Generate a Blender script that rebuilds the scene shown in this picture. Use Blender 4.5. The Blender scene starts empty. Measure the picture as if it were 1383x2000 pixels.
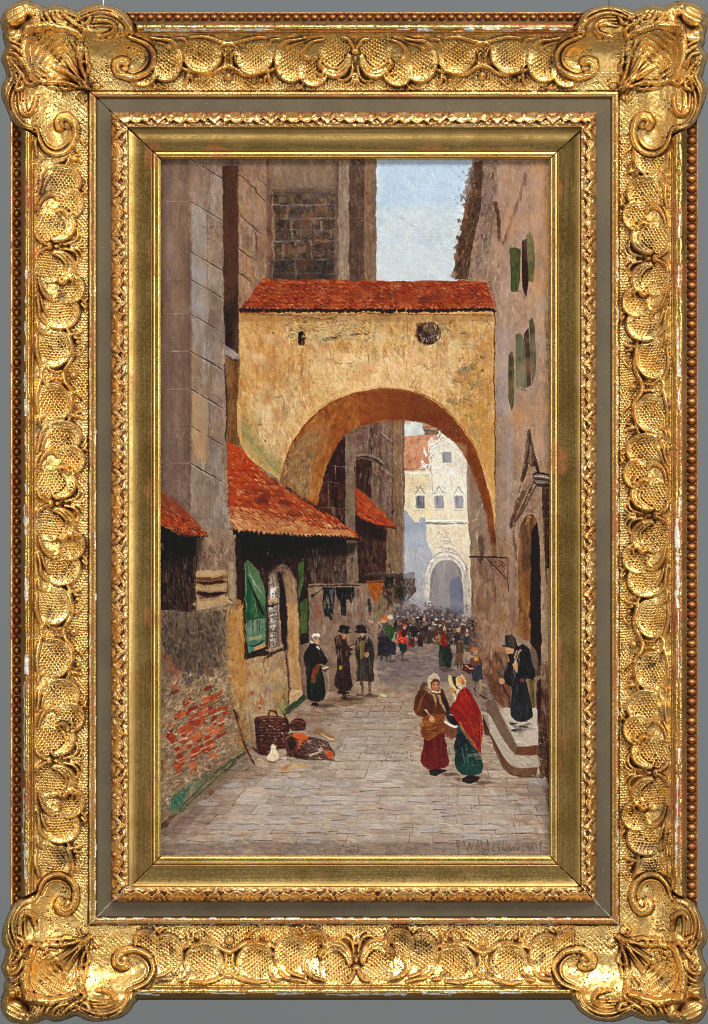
import bpy, math, random
import numpy as np

# ---------------------------------------------------------------- camera, light, exposure
scene = bpy.context.scene
scene.view_settings.view_transform = 'Standard'
scene.view_settings.look = 'None'
scene.view_settings.exposure = 0.0
scene.view_settings.gamma = 1.0
scene.view_settings.use_curve_mapping = False
cam_d = bpy.data.cameras.new('camera'); cam = bpy.data.objects.new('camera', cam_d); scene.collection.objects.link(cam)
scene.camera = cam
CAM_D = 8.0
cam.location = (0, -CAM_D-.018, 0); cam.rotation_euler = (math.radians(90), 0, 0)
cam_d.sensor_fit = 'VERTICAL'; cam_d.sensor_height = 24; cam_d.lens = CAM_D*24/.8; cam_d.clip_end = 100; cam_d.clip_start = .1

world = bpy.data.worlds.new('World'); scene.world = world; world.use_nodes = True
bg = world.node_tree.nodes['Background']; bg.inputs[0].default_value = (1.0, .97, .92, 1); bg.inputs[1].default_value = .15

def area(name, loc, target, sx, sy, power, colr):
    d = bpy.data.lights.new(name, 'AREA'); d.shape = 'RECTANGLE'; d.size = sx; d.size_y = sy; d.energy = power; d.color = colr
    o = bpy.data.objects.new(name, d); scene.collection.objects.link(o); o.location = loc
    v = [target[i]-loc[i] for i in range(3)]
    yaw = math.atan2(v[0], v[1]); pitch = math.atan2(v[2], math.hypot(v[0], v[1]))
    o.rotation_euler = (math.radians(90)+pitch, 0, -yaw)
    return o
area('softbox_above', (.45, -1.7, 2.3), (0, 0, 0), 1.2, .7, 92, (1, .985, .96))
area('softbox_right', (2.4, -2.0, .5), (0, 0, 0), .7, 1.2, 36, (1, .985, .96))
area('softbox_left', (-2.4, -2.0, .3), (0, 0, 0), .7, 1.2, 22, (1, .985, .96))
area('fill_low', (0, -3.2, -1.5), (0, 0, 0), 2.2, .6, 17, (1, .96, .90))  # added low fill to brighten the top liner, no known source
scene.render.filter_size = 1.0
try: scene.cycles.filter_width = 1.0
except Exception: pass
IMPASTO = .45; PAINT_GAIN = .76
# ---------------------------------------------------------------- materials
def new_mat(name):
    m = bpy.data.materials.new(name); m.use_nodes = True; nt = m.node_tree
    return m, nt, nt.nodes['Principled BSDF']
def N(nt, t, **k):
    n = nt.nodes.new(t)
    for a, b in k.items(): setattr(n, a, b)
    return n
def mixc(nt, fac, a, b):
    n = N(nt, 'ShaderNodeMix', data_type='RGBA')
    for sock, v in ((n.inputs[0], fac), (n.inputs[6], a), (n.inputs[7], b)):
        if hasattr(v, 'is_linked'): nt.links.new(v, sock)
        elif isinstance(v, tuple): sock.default_value = (*v, 1)
        else: sock.default_value = v
    return n.outputs[2]
def mth(nt, op, a, b=None, c=None, clamp=False):
    n = N(nt, 'ShaderNodeMath', operation=op); n.use_clamp = clamp
    for s_, v in zip(n.inputs, (a, b, c)):
        if v is None: continue
        if hasattr(v, 'is_linked'): nt.links.new(v, s_)
        else: s_.default_value = v
    return n.outputs[0]
def noise(nt, scale, detail=3, rough=.55, vec=None, dist=0):
    n = N(nt, 'ShaderNodeTexNoise'); n.inputs['Scale'].default_value = scale; n.inputs['Detail'].default_value = detail; n.inputs['Roughness'].default_value = rough; n.inputs['Distortion'].default_value = dist
    if vec is not None: nt.links.new(vec, n.inputs['Vector'])
    return n.outputs['Fac']
def ramp(nt, v, a, b): 
    n = N(nt, 'ShaderNodeMapRange'); n.interpolation_type = 'SMOOTHSTEP'
    nt.links.new(v, n.inputs[0]); n.inputs[1].default_value = a; n.inputs[2].default_value = b
    return n.outputs[0]

def gold(name, base, dark, rough=.36, speck=.5, brushed=None, red_gain=1., bump=.25, metallic=1.):
    m, nt, p = new_mat(name)
    co = N(nt, 'ShaderNodeTexCoord').outputs['Object']
    at = N(nt, 'ShaderNodeAttribute', attribute_name='patina')
    sep = N(nt, 'ShaderNodeSeparateColor'); nt.links.new(at.outputs['Color'], sep.inputs[0])
    R, G, B = sep.outputs[0], sep.outputs[1], sep.outputs[2]
    big = noise(nt, 38, 4)
    nt.links.new(co, nt.nodes[-1].inputs['Vector'])
    fine = noise(nt, 620, 4, .6, co)
    col_ = mixc(nt, ramp(nt, big, .35, .68), base, dark)
    if brushed:
        mp = N(nt, 'ShaderNodeMapping'); nt.links.new(co, mp.inputs[0]); mp.inputs['Scale'].default_value = brushed
        br = noise(nt, 1, 5, .6, mp.outputs[0])
        col_ = mixc(nt, mth(nt, 'MULTIPLY', ramp(nt, br, .38, .66), .55), col_, tuple(c*.62 for c in dark))
    # leaf worn to the red clay
    rn = noise(nt, 300, 5, .65, co)
    rf = mth(nt, 'MULTIPLY', mth(nt, 'MULTIPLY', R, red_gain), ramp(nt, rn, .36, .56), clamp=True)
    col_ = mixc(nt, rf, col_, (.34, .075, .022))
    # brown patina, pin-holes and recess shade put into the colour
    sp = N(nt, 'ShaderNodeTexVoronoi'); sp.inputs['Scale'].default_value = 520; nt.links.new(co, sp.inputs['Vector'])
    dots = ramp(nt, sp.outputs['Distance'], .26, .14)
    where = ramp(nt, noise(nt, 85, 3, .6, co), .5, .66)
    sf = mth(nt, 'MULTIPLY', mth(nt, 'MULTIPLY', dots, where), speck)
    gf = mth(nt, 'MULTIPLY', G, ramp(nt, fine, .20, .45), clamp=True)
    df = mth(nt, 'MAXIMUM', sf, gf)
    col_ = mixc(nt, df, col_, (.075, .030, .010))
    gs = ramp(nt, mth(nt, 'ADD', B, mth(nt, 'MULTIPLY', mth(nt, 'SUBTRACT', fine, .5), .35)), .42, .52)
    col_ = mixc(nt, gs, col_, mixc(nt, ramp(nt, rn, .4, .6), (.86, .82, .74), (.5, .47, .40)))
    nt.links.new(col_, p.inputs['Base Color'])
    off = mth(nt, 'MAXIMUM', mth(nt, 'MAXIMUM', mth(nt, 'MULTIPLY', rf, .7), mth(nt, 'MULTIPLY', df, .8)), gs)
    nt.links.new(mth(nt, 'MULTIPLY', mth(nt, 'SUBTRACT', 1, off), metallic), p.inputs['Metallic'])
    r0 = mth(nt, 'ADD', mth(nt, 'MULTIPLY', ramp(nt, fine, .3, .7), .14), rough-.05)
    nt.links.new(mth(nt, 'ADD', r0, mth(nt, 'MULTIPLY', off, .18)), p.inputs['Roughness'])
    b = N(nt, 'ShaderNodeBump'); b.inputs['Distance'].default_value = .0004; b.inputs['Strength'].default_value = bump
    nt.links.new(mth(nt, 'ADD', fine, mth(nt, 'MULTIPLY', df, -.8)), b.inputs['Height']); nt.links.new(b.outputs[0], p.inputs['Normal'])
    return m

GOLD = gold('water_gilding', (.93, .64, .245), (.80, .48, .14), .35, .9, None, 1., .3)
GOLD_C = gold('corner_gilding', (.93, .65, .25), (.80, .48, .14), .38, 1., None, 1., .3)
GOLD_B = gold('bead_gilding', (.74, .42, .15), (.55, .25, .08), .30, .6, None, 1.2, .2)
GOLD_M = gold('moulding_gilding', (.70, .45, .15), (.55, .32, .09), .30, .5, (30, 30, 30), 1., .15)
GOLD_F = gold('fillet_gilding', (.56, .36, .12), (.45, .26, .08), .34, .4, None, 1., .2)
GOLD_L = gold('leaf_moulding_gilding', (.88, .60, .26), (.74, .42, .14), .36, .7, None, 1.2, .25)
GOLD_V = gold('burnished_gilding_upright_dim', (.44, .285, .095), (.31, .19, .055), .34, .12, (900, 900, 14), .9, .08)  # liner sides coloured darker to stand in for their dimmer reflection
GOLD_H = gold('burnished_gilding_level_lit', (.50, .335, .12), (.37, .24, .075), .34, .12, (14, 900, 900), .9, .08)  # same gilding coloured lighter where top and bottom catch more light
GOLD_S = gold('sight_gilding', (.62, .43, .15), (.5, .32, .09), .30, .3, None, 1., .1)

m, nt, p = new_mat('brown_painted_band'); FRIEZE = m
co = N(nt, 'ShaderNodeTexCoord').outputs['Object']
c = mixc(nt, ramp(nt, noise(nt, 26, 4, .6, co), .35, .65), (.130, .102, .058), (.105, .082, .048))
c = mixc(nt, mth(nt, 'MULTIPLY', ramp(nt, noise(nt, 900, 3, .6, co), .45, .7), .25), c, (.20, .155, .10))
v = N(nt, 'ShaderNodeTexVoronoi'); v.inputs['Scale'].default_value = 130; nt.links.new(co, v.inputs['Vector'])
c = mixc(nt, mth(nt, 'MULTIPLY', ramp(nt, v.outputs['Distance'], .07, .03), .7), c, (.45, .40, .30))
at = N(nt, 'ShaderNodeAttribute', attribute_name='patina'); sep = N(nt, 'ShaderNodeSeparateColor'); nt.links.new(at.outputs['Color'], sep.inputs[0])
c = mixc(nt, sep.outputs[1], c, (.02, .012, .008)); c = mixc(nt, sep.outputs[2], c, (.62, .56, .46))
nt.links.new(c, p.inputs['Base Color']); p.inputs['Roughness'].default_value = .52; p.inputs['Specular IOR Level'].default_value = .35; p.inputs['Metallic'].default_value = .15

m, nt, p = new_mat('oil_paint'); OIL = m
at = N(nt, 'ShaderNodeAttribute', attribute_name='paint'); nt.links.new(at.outputs['Color'], p.inputs['Base Color'])
p.inputs['Roughness'].default_value = .40; p.inputs['Specular IOR Level'].default_value = .28
m, nt, p = new_mat('signature_paint'); SIG = m
p.inputs['Base Color'].default_value = (.115, .075, .058, 1); p.inputs['Roughness'].default_value = .45
m, nt, p = new_mat('panel_wood'); WOOD = m
co = N(nt, 'ShaderNodeTexCoord').outputs['Object']
nt.links.new(mixc(nt, noise(nt, 60, 4, .6, co), (.16, .09, .045), (.26, .16, .08)), p.inputs['Base Color']); p.inputs['Roughness'].default_value = .7
m, nt, p = new_mat('grey_backdrop'); BACK = m
co = N(nt, 'ShaderNodeTexCoord').outputs['Object']
BACK_COL = (.207, .226, .232)
nt.links.new(mixc(nt, noise(nt, 6, 3, .5, co), BACK_COL, tuple(k*1.02 for k in BACK_COL)), p.inputs['Base Color']); p.inputs['Roughness'].default_value = .95; p.inputs['Specular IOR Level'].default_value = .05
def plain(name, c, r):
    m, nt, p = new_mat(name); co = N(nt, 'ShaderNodeTexCoord').outputs['Object']
    nt.links.new(mixc(nt, noise(nt, 900, 2, .5, co), c, tuple(k*.8 for k in c)), p.inputs['Base Color']); p.inputs['Roughness'].default_value = r
    return m
CORD_W = plain('white_cord', (.8, .8, .8), .6); CORD_D = plain('dark_wire', (.03, .035, .035), .5)
# ---------------------------------------------------------------- the painted picture
# A little painting engine: oil strokes laid one over another on a colour sheet
# (PC, sRGB 0..1) and a relief sheet (PZ, thickness of the paint).
OX, OY, PW, PH = 309, 305, 771, 1372
rng = np.random.default_rng(7)

def smooth_noise(h, w, cell, r=None):
    r = r or rng
    gh, gw = int(h/cell)+3, int(w/cell)+3
    g = r.standard_normal((gh, gw))
    y = np.arange(h)/cell; x = np.arange(w)/cell
    yi = y.astype(int); xi = x.astype(int)
    fy = y-yi; fx = x-xi
    fy = (fy*fy*(3-2*fy))[:, None]; fx = (fx*fx*(3-2*fx))[None]
    a = g[yi][:, xi]; b = g[yi][:, xi+1]; c = g[yi+1][:, xi]; d = g[yi+1][:, xi+1]
    return (a*(1-fx)+b*fx)*(1-fy)+(c*(1-fx)+d*fx)*fy

PC = np.ones((PH, PW, 3))*np.array([140, 122, 110])/255.
PZ = np.zeros((PH, PW))

def P(*a):
    return np.array(a, float).reshape(-1, 2)-np.array([OX, OY])

def mask_poly(pts, soft=.8):
    """anti-aliased mask of a polygon, window x0,y0 and array"""
    x0 = max(int(pts[:, 0].min())-2, 0); x1 = min(int(pts[:, 0].max())+3, PW)
    y0 = max(int(pts[:, 1].min())-2, 0); y1 = min(int(pts[:, 1].max())+3, PH)
    if x1 <= x0 or y1 <= y0: return None
    X = np.arange(x0, x1)[None]+.0; Y = np.arange(y0, y1)[:, None]+.0
    ins = np.zeros((y1-y0, x1-x0), bool); d2 = np.full((y1-y0, x1-x0), 1e9)
    n = len(pts)
    for i in range(n):
        ax, ay = pts[i]; bx, by = pts[(i+1) % n]
        if ay != by:
            c = ((ay > Y) != (by > Y))
            xi = ax+(Y-ay)*(bx-ax)/(by-ay)
            ins ^= c & (X < xi)
        L = (bx-ax)**2+(by-ay)**2+1e-9
        t = np.clip(((X-ax)*(bx-ax)+(Y-ay)*(by-ay))/L, 0, 1)
        dx = X-ax-t*(bx-ax); dy = Y-ay-t*(by-ay)
        d2 = np.minimum(d2, dx*dx+dy*dy)
    sd = np.sqrt(d2)*np.where(ins, 1, -1)
    return x0, y0, np.clip(sd/soft+.5, 0, 1)

def curvy(pts, closed=True, lim=48):
    """round the soft bends of an outline, keep its real corners"""
    n = len(pts)
    if n < 4 and closed or n < 3: return pts
    def turn(i):
        if not closed and (i <= 0 or i >= n-1): return 180
        a = pts[i]-pts[(i-1) % n]; b = pts[(i+1) % n]-pts[i]
        c = (a@b)/(np.hypot(*a)*np.hypot(*b)+1e-9)
        return math.degrees(math.acos(max(-1, min(1, c))))
    tn = [turn(i) for i in range(n)]
    tan = []
    for i in range(n):
        if tn[i] > lim: tan.append(None)
        else: tan.append((pts[(i+1) % n]-pts[(i-1) % n])*.5)
    out = []
    for i in range(n if closed else n-1):
        p, q = pts[i], pts[(i+1) % n]; L = np.hypot(*(q-p))
        k = max(1, min(8, int(L/6)))
        m0 = tan[i]; m1 = tan[(i+1) % n]
        if m0 is None and m1 is None: out.append(p); continue
        def nm(m): 
            if m is None: return q-p
            h = np.hypot(*m); return m/h*L if h > 0 else q-p
        m0, m1 = nm(m0), nm(m1)
        for j in range(k):
            t = j/k
            out.append((2*t**3-3*t**2+1)*p+(t**3-2*t**2+t)*m0+(-2*t**3+3*t**2)*q+(t**3-t**2)*m1)
    if not closed: out.append(pts[-1])
    return np.array(out)

def col(c): return np.array(c, float)/255.

def fill(pts, c, soft=.8, op=1., var=.02, relief=0., wob=0.):
    pts = curvy(pts)
    if wob:
        q = []
        n = len(pts)
        for i in range(n):
            a, b = pts[i], pts[(i+1) % n]; L = np.hypot(*(b-a)); k = max(1, int(L/7))
            for j in range(k): q.append(a+(b-a)*j/k+rng.normal(0, wob, 2)*(j > 0))
        pts = np.array(q)
    m = mask_poly(pts, soft)
    if m is None: return
    x0, y0, a = m; h, w = a.shape
    nz = smooth_noise(h, w, 9)*var+smooth_noise(h, w, 2.5)*var*.7
    t = PC[y0:y0+h, x0:x0+w]
    aa = (a*op)[..., None]
    t[:] = t*(1-aa)+(col(c)+nz[..., None])*aa
    if relief: PZ[y0:y0+h, x0:x0+w] += a*relief

def stroke(x0, y0, x1, y1, w, c, op=.85, z=.35, clip=None, taper=.5, br=.05):
    """one loaded brush stroke; clip=(cx,cy,mask)"""
    L = math.hypot(x1-x0, y1-y0)+1e-6
    ux, uy = (x1-x0)/L, (y1-y0)/L
    hw = w*.5; m = hw+1.5
    xa = int(min(x0, x1)-m); xb = int(max(x0, x1)+m)+2
    ya = int(min(y0, y1)-m); yb = int(max(y0, y1)+m)+2
    xa = max(xa, 0); ya = max(ya, 0); xb = min(xb, PW); yb = min(yb, PH)
    if clip is not None:
        cx, cy, cm = clip
        xa = max(xa, cx); ya = max(ya, cy); xb = min(xb, cx+cm.shape[1]); yb = min(yb, cy+cm.shape[0])
    if xb <= xa or yb <= ya: return
    X = np.arange(xa, xb)[None]-x0; Y = np.arange(ya, yb)[:, None]-y0
    u = X*ux+Y*uy; v = -X*uy+Y*ux
    t = np.clip(u/L, 0, 1)
    du = u-t*L
    ww = hw*(1-taper*t**2)
    d = np.sqrt(du*du+v*v)
    a = np.clip((ww-d)/max(.9, w*.18)+.5, 0, 1)
    nb = max(4, int(w*1.6)); bn = rng.random(nb+2)
    vi = np.clip((v/hw+1)*.5, 0, .999)*nb; ii = vi.astype(int); f = vi-ii
    b = bn[ii]*(1-f)+bn[ii+1]*f
    a = a*op*np.clip(.55+.75*b-.35*t, 0, 1)
    if clip is not None: a = a*cm[ya-cy:yb-cy, xa-cx:xb-cx]
    A = a[..., None]
    T = PC[ya:yb, xa:xb]
    T[:] = T*(1-A)+(np.asarray(c)+((b-.5)*br*2)[..., None])*A
    if z: PZ[ya:yb, xa:xb] += a*z*(.35+b)

def line(pts, w, c, op=.9, z=.3, jit=0., taper=.2, br=.03):
    pts = np.array(pts, float)
    c = col(c)
    if len(pts) > 2: pts = curvy(pts, False, 75)
    if op < .86 and len(pts) > 1:               # dry, broken line
        q = [pts[0]]
        for i in range(len(pts)-1):
            L = np.hypot(*(pts[i+1]-pts[i])); k = max(1, int(L/11))
            for j in range(1, k+1): q.append(pts[i]+(pts[i+1]-pts[i])*j/k+rng.normal(0, .55, 2))
        pts = np.array(q)
        for i in range(len(pts)-1):
            o = op*rng.uniform(.6, 1.15)
            stroke(pts[i][0], pts[i][1], pts[i+1][0], pts[i+1][1], w*rng.uniform(.7, 1.15), c+rng.normal(0, .03), min(o, 1), z, None, taper*.5, br)
        return
    for i in range(len(pts)-1):
        a = pts[i]+rng.normal(0, jit, 2) if jit else pts[i]
        b = pts[i+1]+rng.normal(0, jit, 2) if jit else pts[i+1]
        stroke(a[0], a[1], b[0], b[1], w, c, op, z, None, taper if i == len(pts)-2 else 0, br)

def region(pts, base, pal, n, ang=90, aj=14, L=(8, 24), w=(2, 6), op=(.35, .85), z=.3, jit=7, soft=.8, wob=0., fillop=1., yr=None):
    """fill a polygon then work strokes into it; pal = list of colours"""
    if base is not None: fill(pts, base, soft, fillop, .02, wob=wob)
    m = mask_poly(curvy(pts), soft)
    if m is None: return
    x0, y0, a = m; h, w_ = a.shape
    pal = [col(p) for p in pal]
    k = 0; tries = 0
    while k < n and tries < n*6:
        tries += 1
        px = rng.random()*w_; py = rng.random()*h
        if a[int(py), int(px)] < .5: continue
        k += 1
        th = math.radians(ang+rng.normal(0, aj)); l = rng.uniform(*L)*.5
        c = pal[rng.integers(len(pal))]+rng.normal(0, jit/255., 3)*.5+rng.normal(0, jit/255.)
        dx, dy = math.cos(th)*l, math.sin(th)*l
        if rng.random() < .5: dx, dy = -dx, -dy
        stroke(x0+px-dx, y0+py-dy, x0+px+dx, y0+py+dy, rng.uniform(*w), c, rng.uniform(*op), z, (x0, y0, a))

def specks(x0, y0, x1, y1, n, cols, size=(.8, 1.8), ln=(0, 3), op=(.4, .9), ang=None, z=.5):
    for i in range(n):
        x = rng.uniform(x0, x1)-OX; y = rng.uniform(y0, y1)-OY
        th = rng.uniform(0, 6.28) if ang is None else math.radians(ang+rng.normal(0, 15))
        l = rng.uniform(*ln)
        c = col(cols[rng.integers(len(cols))])
        stroke(x, y, x+math.cos(th)*l, y+math.sin(th)*l, rng.uniform(*size), c, rng.uniform(*op), z, None, .2)

def blobp(x, y, rx, ry, c, op=1., z=.5, rot=0, k=11, jag=.12):
    a = np.linspace(0, 2*math.pi, k, endpoint=False)+rng.uniform(0, .5)
    r = 1+rng.normal(0, jag, k)
    X = np.cos(a)*rx*r; Y = np.sin(a)*ry*r
    cr, sr = math.cos(math.radians(rot)), math.sin(math.radians(rot))
    fill(np.stack([x-OX+X*cr-Y*sr, y-OY+X*sr+Y*cr], 1), c, 1.2, op, .02, z)

def lerp(a, b, t): return tuple(a[i]+(b[i]-a[i])*t for i in range(3))

def paint_picture():
    # ---------- sky
    region(P(725,300, 935,300, 925,350, 912,420, 900,560, 725,560), (192,206,221), [(186,204,224),(198,210,220),(178,199,224),(205,214,220),(190,202,212)], 420, 75, 40, (8,22), (4,9), (.3,.8), .45, 5)
    region(P(725,430, 900,430, 890,560, 725,560), None, [(205,212,216),(199,207,212),(210,216,218),(195,208,220)], 260, 60, 50, (6,18), (3,8), (.3,.8), .5, 4)
    region(P(780,318, 900,318, 880,380, 780,400), None, [(176,200,228),(184,204,226)], 60, 60, 50, (8,18), (4,8), (.2,.6), .4, 4)
    specks(740, 400, 890, 545, 120, [(165,172,180),(222,228,232),(175,180,186)], (.8,1.6), (1,4))
    # ---------- tower wall & columns at the back
    region(P(505,300, 665,300, 665,560, 505,560), (120,103,92), [(128,110,98),(112,96,86),(138,122,110),(104,88,78),(142,118,92)], 260, 85, 15, (10,26), (4,9), jit=6)
    region(P(527,362, 655,362, 655,545, 527,545), (99,84,75), [(92,78,70),(78,66,62),(112,95,80),(100,76,60),(70,62,62),(120,100,78)], 330, 80, 30, (5,14), (3,8), z=.5, jit=7)
    region(P(527,465, 655,465, 655,545, 527,545), None, [(66,56,54),(82,68,60),(58,52,54),(104,74,60)], 150, 80, 30, (5,12), (3,7), z=.5, jit=7)
    region(P(527,300, 655,300, 655,345, 527,345), None, [(140,122,110),(132,116,106),(150,132,112)], 70, 80, 30, (8,16), (4,8), jit=6)
    rowy = [366, 399, 426, 471, 507, 533]
    for k, y in enumerate(rowy):
        line(P(530,y, 560,y+rng.normal(0,1), 600,y+rng.normal(0,1.5), 654,y+rng.normal(0,1)), 2, (148,142,140) if k%2 else (132,122,118), .75, .7, .6)
        yn = rowy[k+1] if k < 5 else 545
        for x in np.arange(545+(k*17)%24, 652, 31):
            line(P(x+rng.normal(0,3), y, x+rng.normal(0,2), yn), 2.2, (140,136,140), .55, .6, .5)
            if rng.random() < .6: blobp(x+12, (y+yn)/2, 9, 8, [(72,62,58),(112,88,66),(60,56,60),(120,82,64)][rng.integers(4)], .6, .5)
    line(P(568,432, 570,468), 3.5, (150,148,152), .8, .8); line(P(553,474, 552,503), 3.5, (152,152,158), .8, .8)
    line(P(594,335, 596,360), 6, (148,142,140), .7, .6); line(P(628,430, 629,458), 5, (150,148,150), .6, .6); line(P(577,508, 579,540), 5, (142,136,134), .7, .7)
    specks(530, 430, 655, 545, 160, [(40,36,38),(158,152,150),(120,84,66)], (1,2), (1,5))
    region(P(655,300, 690,300, 690,548, 655,548), (146,131,121), [(150,136,127),(140,124,114),(158,144,134)], 90, 90, 3, (20,60), (3,7), jit=4)
    region(P(652,300, 661,300, 661,548, 652,548), (116,98,90), [(110,92,84),(124,108,98)], 20, 90, 3, (20,50), (2,4), jit=4)
    region(P(682,300, 716,300, 716,548, 682,548), (104,85,76), [(98,80,72),(112,92,82),(94,80,76)], 70, 90, 3, (20,60), (3,7), jit=4)
    region(P(712,300, 735,300, 735,552, 712,548), (134,113,98), [(140,118,102),(126,106,92)], 50, 90, 3, (20,60), (3,7), jit=4)
    region(P(318,305, 740,305, 740,322, 318,322), None, [(170,150,140),(160,142,134),(186,168,148)], 60, 60, 40, (5,12), (3,6), (.2,.6), .4, 8)
    specks(315, 311, 740, 322, 120, [(215,200,180),(196,176,140),(120,110,112)], (.8,2), (0,3), z=.7)
    # ---------- left wall, set back
    region(P(460,300, 530,300, 530,560, 470,640, 460,640), (146,126,114), [(150,130,118),(138,118,106),(156,138,128),(160,132,108)], 220, 88, 10, (10,34), (3,8), jit=6)
    region(P(468,480, 505,490, 500,545, 468,600), None, [(168,132,100),(158,126,100),(176,140,108)], 50, 85, 14, (8,22), (3,6), (.3,.6))
    for q in (P(468,341, 490,361, 503,378, 517,393), P(470,420, 488,438, 508,454), P(468,485, 480,494, 490,502), P(466,532, 482,541, 495,550), P(503,345, 512,353, 521,364)):
        line(q, 2.2, (82,62,52), .85, .5, .4); line(q+np.array([-2, 3]), 1.6, (168,152,142), .5, .5, .4)
    line(P(500,453, 502,480, 501,506), 4, (96,68,58), .75, .5); line(P(493,508, 494,545), 2, (88,66,54), .8, .4)
    region(P(520,300, 531,300, 531,550, 520,548), (120,98,88), [(112,92,84),(130,108,96)], 30, 90, 4, (14,40), (2,5), jit=4)
    # ---------- buttress with light side
    region(P(305,300, 376,300, 376,1010, 305,1010), (124,103,92), [(130,109,97),(114,94,84),(138,118,106),(106,86,76),(128,116,108)], 700, 88, 12, (10,36), (3,8), jit=7)
    region(P(350,345, 374,345, 374,940, 350,940), None, [(104,80,68),(112,88,74),(98,78,68)], 110, 89, 6, (18,50), (3,7), (.3,.7), jit=6)
    region(P(318,312, 372,312, 372,400, 318,400), None, [(146,126,118),(138,120,112),(150,134,126)], 70, 85, 14, (10,30), (4,8), (.3,.6))
    region(P(320,840, 372,840, 372,1000, 320,1010), None, [(80,68,62),(140,126,118),(92,76,70),(120,104,94)], 230, 80, 30, (3,10), (1.5,4), (.4,.8), .6, jit=8)
    specks(316, 830, 372, 1000, 420, [(64,56,54),(158,146,138),(70,60,58),(148,134,126)], (.7,1.6), (2,6), (.3,.8), 88)
    region(P(370,300, 438,300, 440,860, 446,900, 456,1040, 456,1200, 372,1200), (144,129,119), [(150,136,127),(136,120,110),(156,146,142),(146,126,108),(130,116,108)], 950, 88, 9, (12,42), (3,8), jit=6)
    region(P(374,300, 434,300, 434,400, 374,395), None, [(140,120,110),(150,130,118),(134,116,108)], 90, 85, 14, (10,30), (4,8), (.3,.6))
    for (a, b, c2) in ((400, 480, (148,140,140)), (496, 545, (150,146,152)), (552, 600, (146,140,144)), (640, 690, (154,148,146))):
        region(P(374,a, 408,a+26, 410,b+30, 374,b+6), None, [c2, lerp(c2,(170,166,170),.4), lerp(c2,(130,118,112),.5)], 60, 89, 5, (14,40), (3,7), (.35,.75), .45, 4)
    region(P(372,765, 404,775, 408,905, 374,905), None, [(168,142,112),(160,136,110),(172,150,122),(150,128,110)], 90, 86, 10, (10,30), (3,7), (.4,.8), .5)
    region(P(374,915, 440,940, 450,1040, 374,1040), None, [(150,140,132),(160,148,140),(138,126,118)], 160, 88, 12, (10,30), (3,7), (.3,.8), .5)
    for y0 in (491, 545, 612, 685, 760, 905):     # slanting joints
        q = P(372,y0, 390,y0+11, 408,y0+20, 424,y0+28)
        line(q+np.array([0, 2.5]), 2.4, (176,166,158), .65, .7, .5)
        line(q, 2.2, (66,54,48), .85, .5, .5)
        line(P(330,y0+1, 350,y0, 371,y0), 2, (164,150,140) if y0 != 760 else (74,60,54), .65, .6, .6)
    line(P(418,770, 437,786), 2.2, (62,50,44), .8, .4)
    for q in (P(396,427, 398,470, 397,505), P(411,785, 411,860, 410,918), P(346,690, 347,705)):
        line(q, 2.2, (98,82,72), .7, .4); line(q+np.array([2.5, 0]), 1.5, (178,168,158), .5, .6)
    line(P(403,572, 405,605, 404,628), 5, (170,164,162), .7, .7); line(P(407,575, 409,610, 406,632), 2, (82,68,60), .8, .4)
    line(P(414,860, 434,864), 1.5, (176,162,150), .6, .5); line(P(376,1010, 396,1012, 414,1009), 2, (96,80,74), .7, .5)
    specks(395, 437, 435, 470, 30, [(70,58,52)], (1,2.4), (1,6), ang=5)
    specks(380, 930, 440, 1040, 200, [(112,98,90),(172,160,150)], (.8,1.8), (2,7), (.3,.7), 88)
    specks(316, 311, 345, 330, 40, [(205,190,160),(80,74,70),(180,160,130)], (1,2.4), (0,3), z=.8)
    # dark strip (gap) between buttress and wall
    region(P(434,322, 465,322, 465,690, 440,690, 436,520), (88,62,49), [(82,57,45),(96,68,52),(74,52,43),(100,76,62)], 170, 90, 3, (20,70), (3,8), jit=4)
    region(P(440,610, 452,610, 454,690, 440,690), None, [(58,40,36),(50,36,34)], 26, 90, 3, (14,40), (3,6))
    region(P(434,300, 466,300, 466,324, 434,324), (124,112,110), [(130,118,116),(112,98,92)], 24, 80, 14, (5,12), (3,6))
    region(P(440,700, 466,700, 467,872, 444,866), (128,96,64), [(134,101,68),(118,88,58),(104,80,62),(142,112,80)], 80, 90, 4, (14,50), (3,7), jit=5)
    line(P(438,710, 442,780, 441,862), 3, (48,38,36), .9, .4)
    fill(P(438,673, 448,676, 466,692, 466,701, 458,700, 440,690), (150,140,142), relief=.8); line(P(441,677, 450,683, 464,694), 2.5, (178,170,172), .8, .8)
    line(P(440,694, 456,703, 466,704), 3, (60,46,42), .8, .4)
    # ---------- right-hand building and ragged eave
    region(P(925,300, 1080,300, 1080,1240, 960,1240, 960,560, 895,550, 905,420), (155,134,121), [(160,138,126),(150,128,116),(166,146,132),(152,134,126),(144,124,110)], 1500, 88, 12, (12,40), (4,9), jit=6)
    region(P(1040,300, 1080,300, 1080,640, 1030,640, 1038,400), None, [(176,136,96),(166,134,104),(182,146,106),(158,132,112)], 200, 86, 12, (10,34), (3,8), (.3,.7), .5)
    region(P(1000,560, 1075,560, 1075,940, 1010,940), None, [(164,138,116),(172,140,108),(150,128,112),(170,152,136)], 320, 88, 10, (10,34), (3,8), (.3,.7), .5)
    region(P(968,620, 1000,640, 1000,990, 968,1000), None, [(162,146,140),(156,144,140),(150,140,140)], 150, 88, 10, (10,34), (4,8), (.3,.7), .4)
    region(P(968,760, 1002,770, 1000,950, 968,960), None, [(146,138,140),(152,142,140)], 60, 88, 10, (10,34), (4,8), (.3,.7), .4)
    specks(1010, 320, 1070, 600, 260, [(190,172,158),(196,178,160),(140,118,102)], (.8,1.8), (1,5), (.3,.75), 88, .8)
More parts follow.
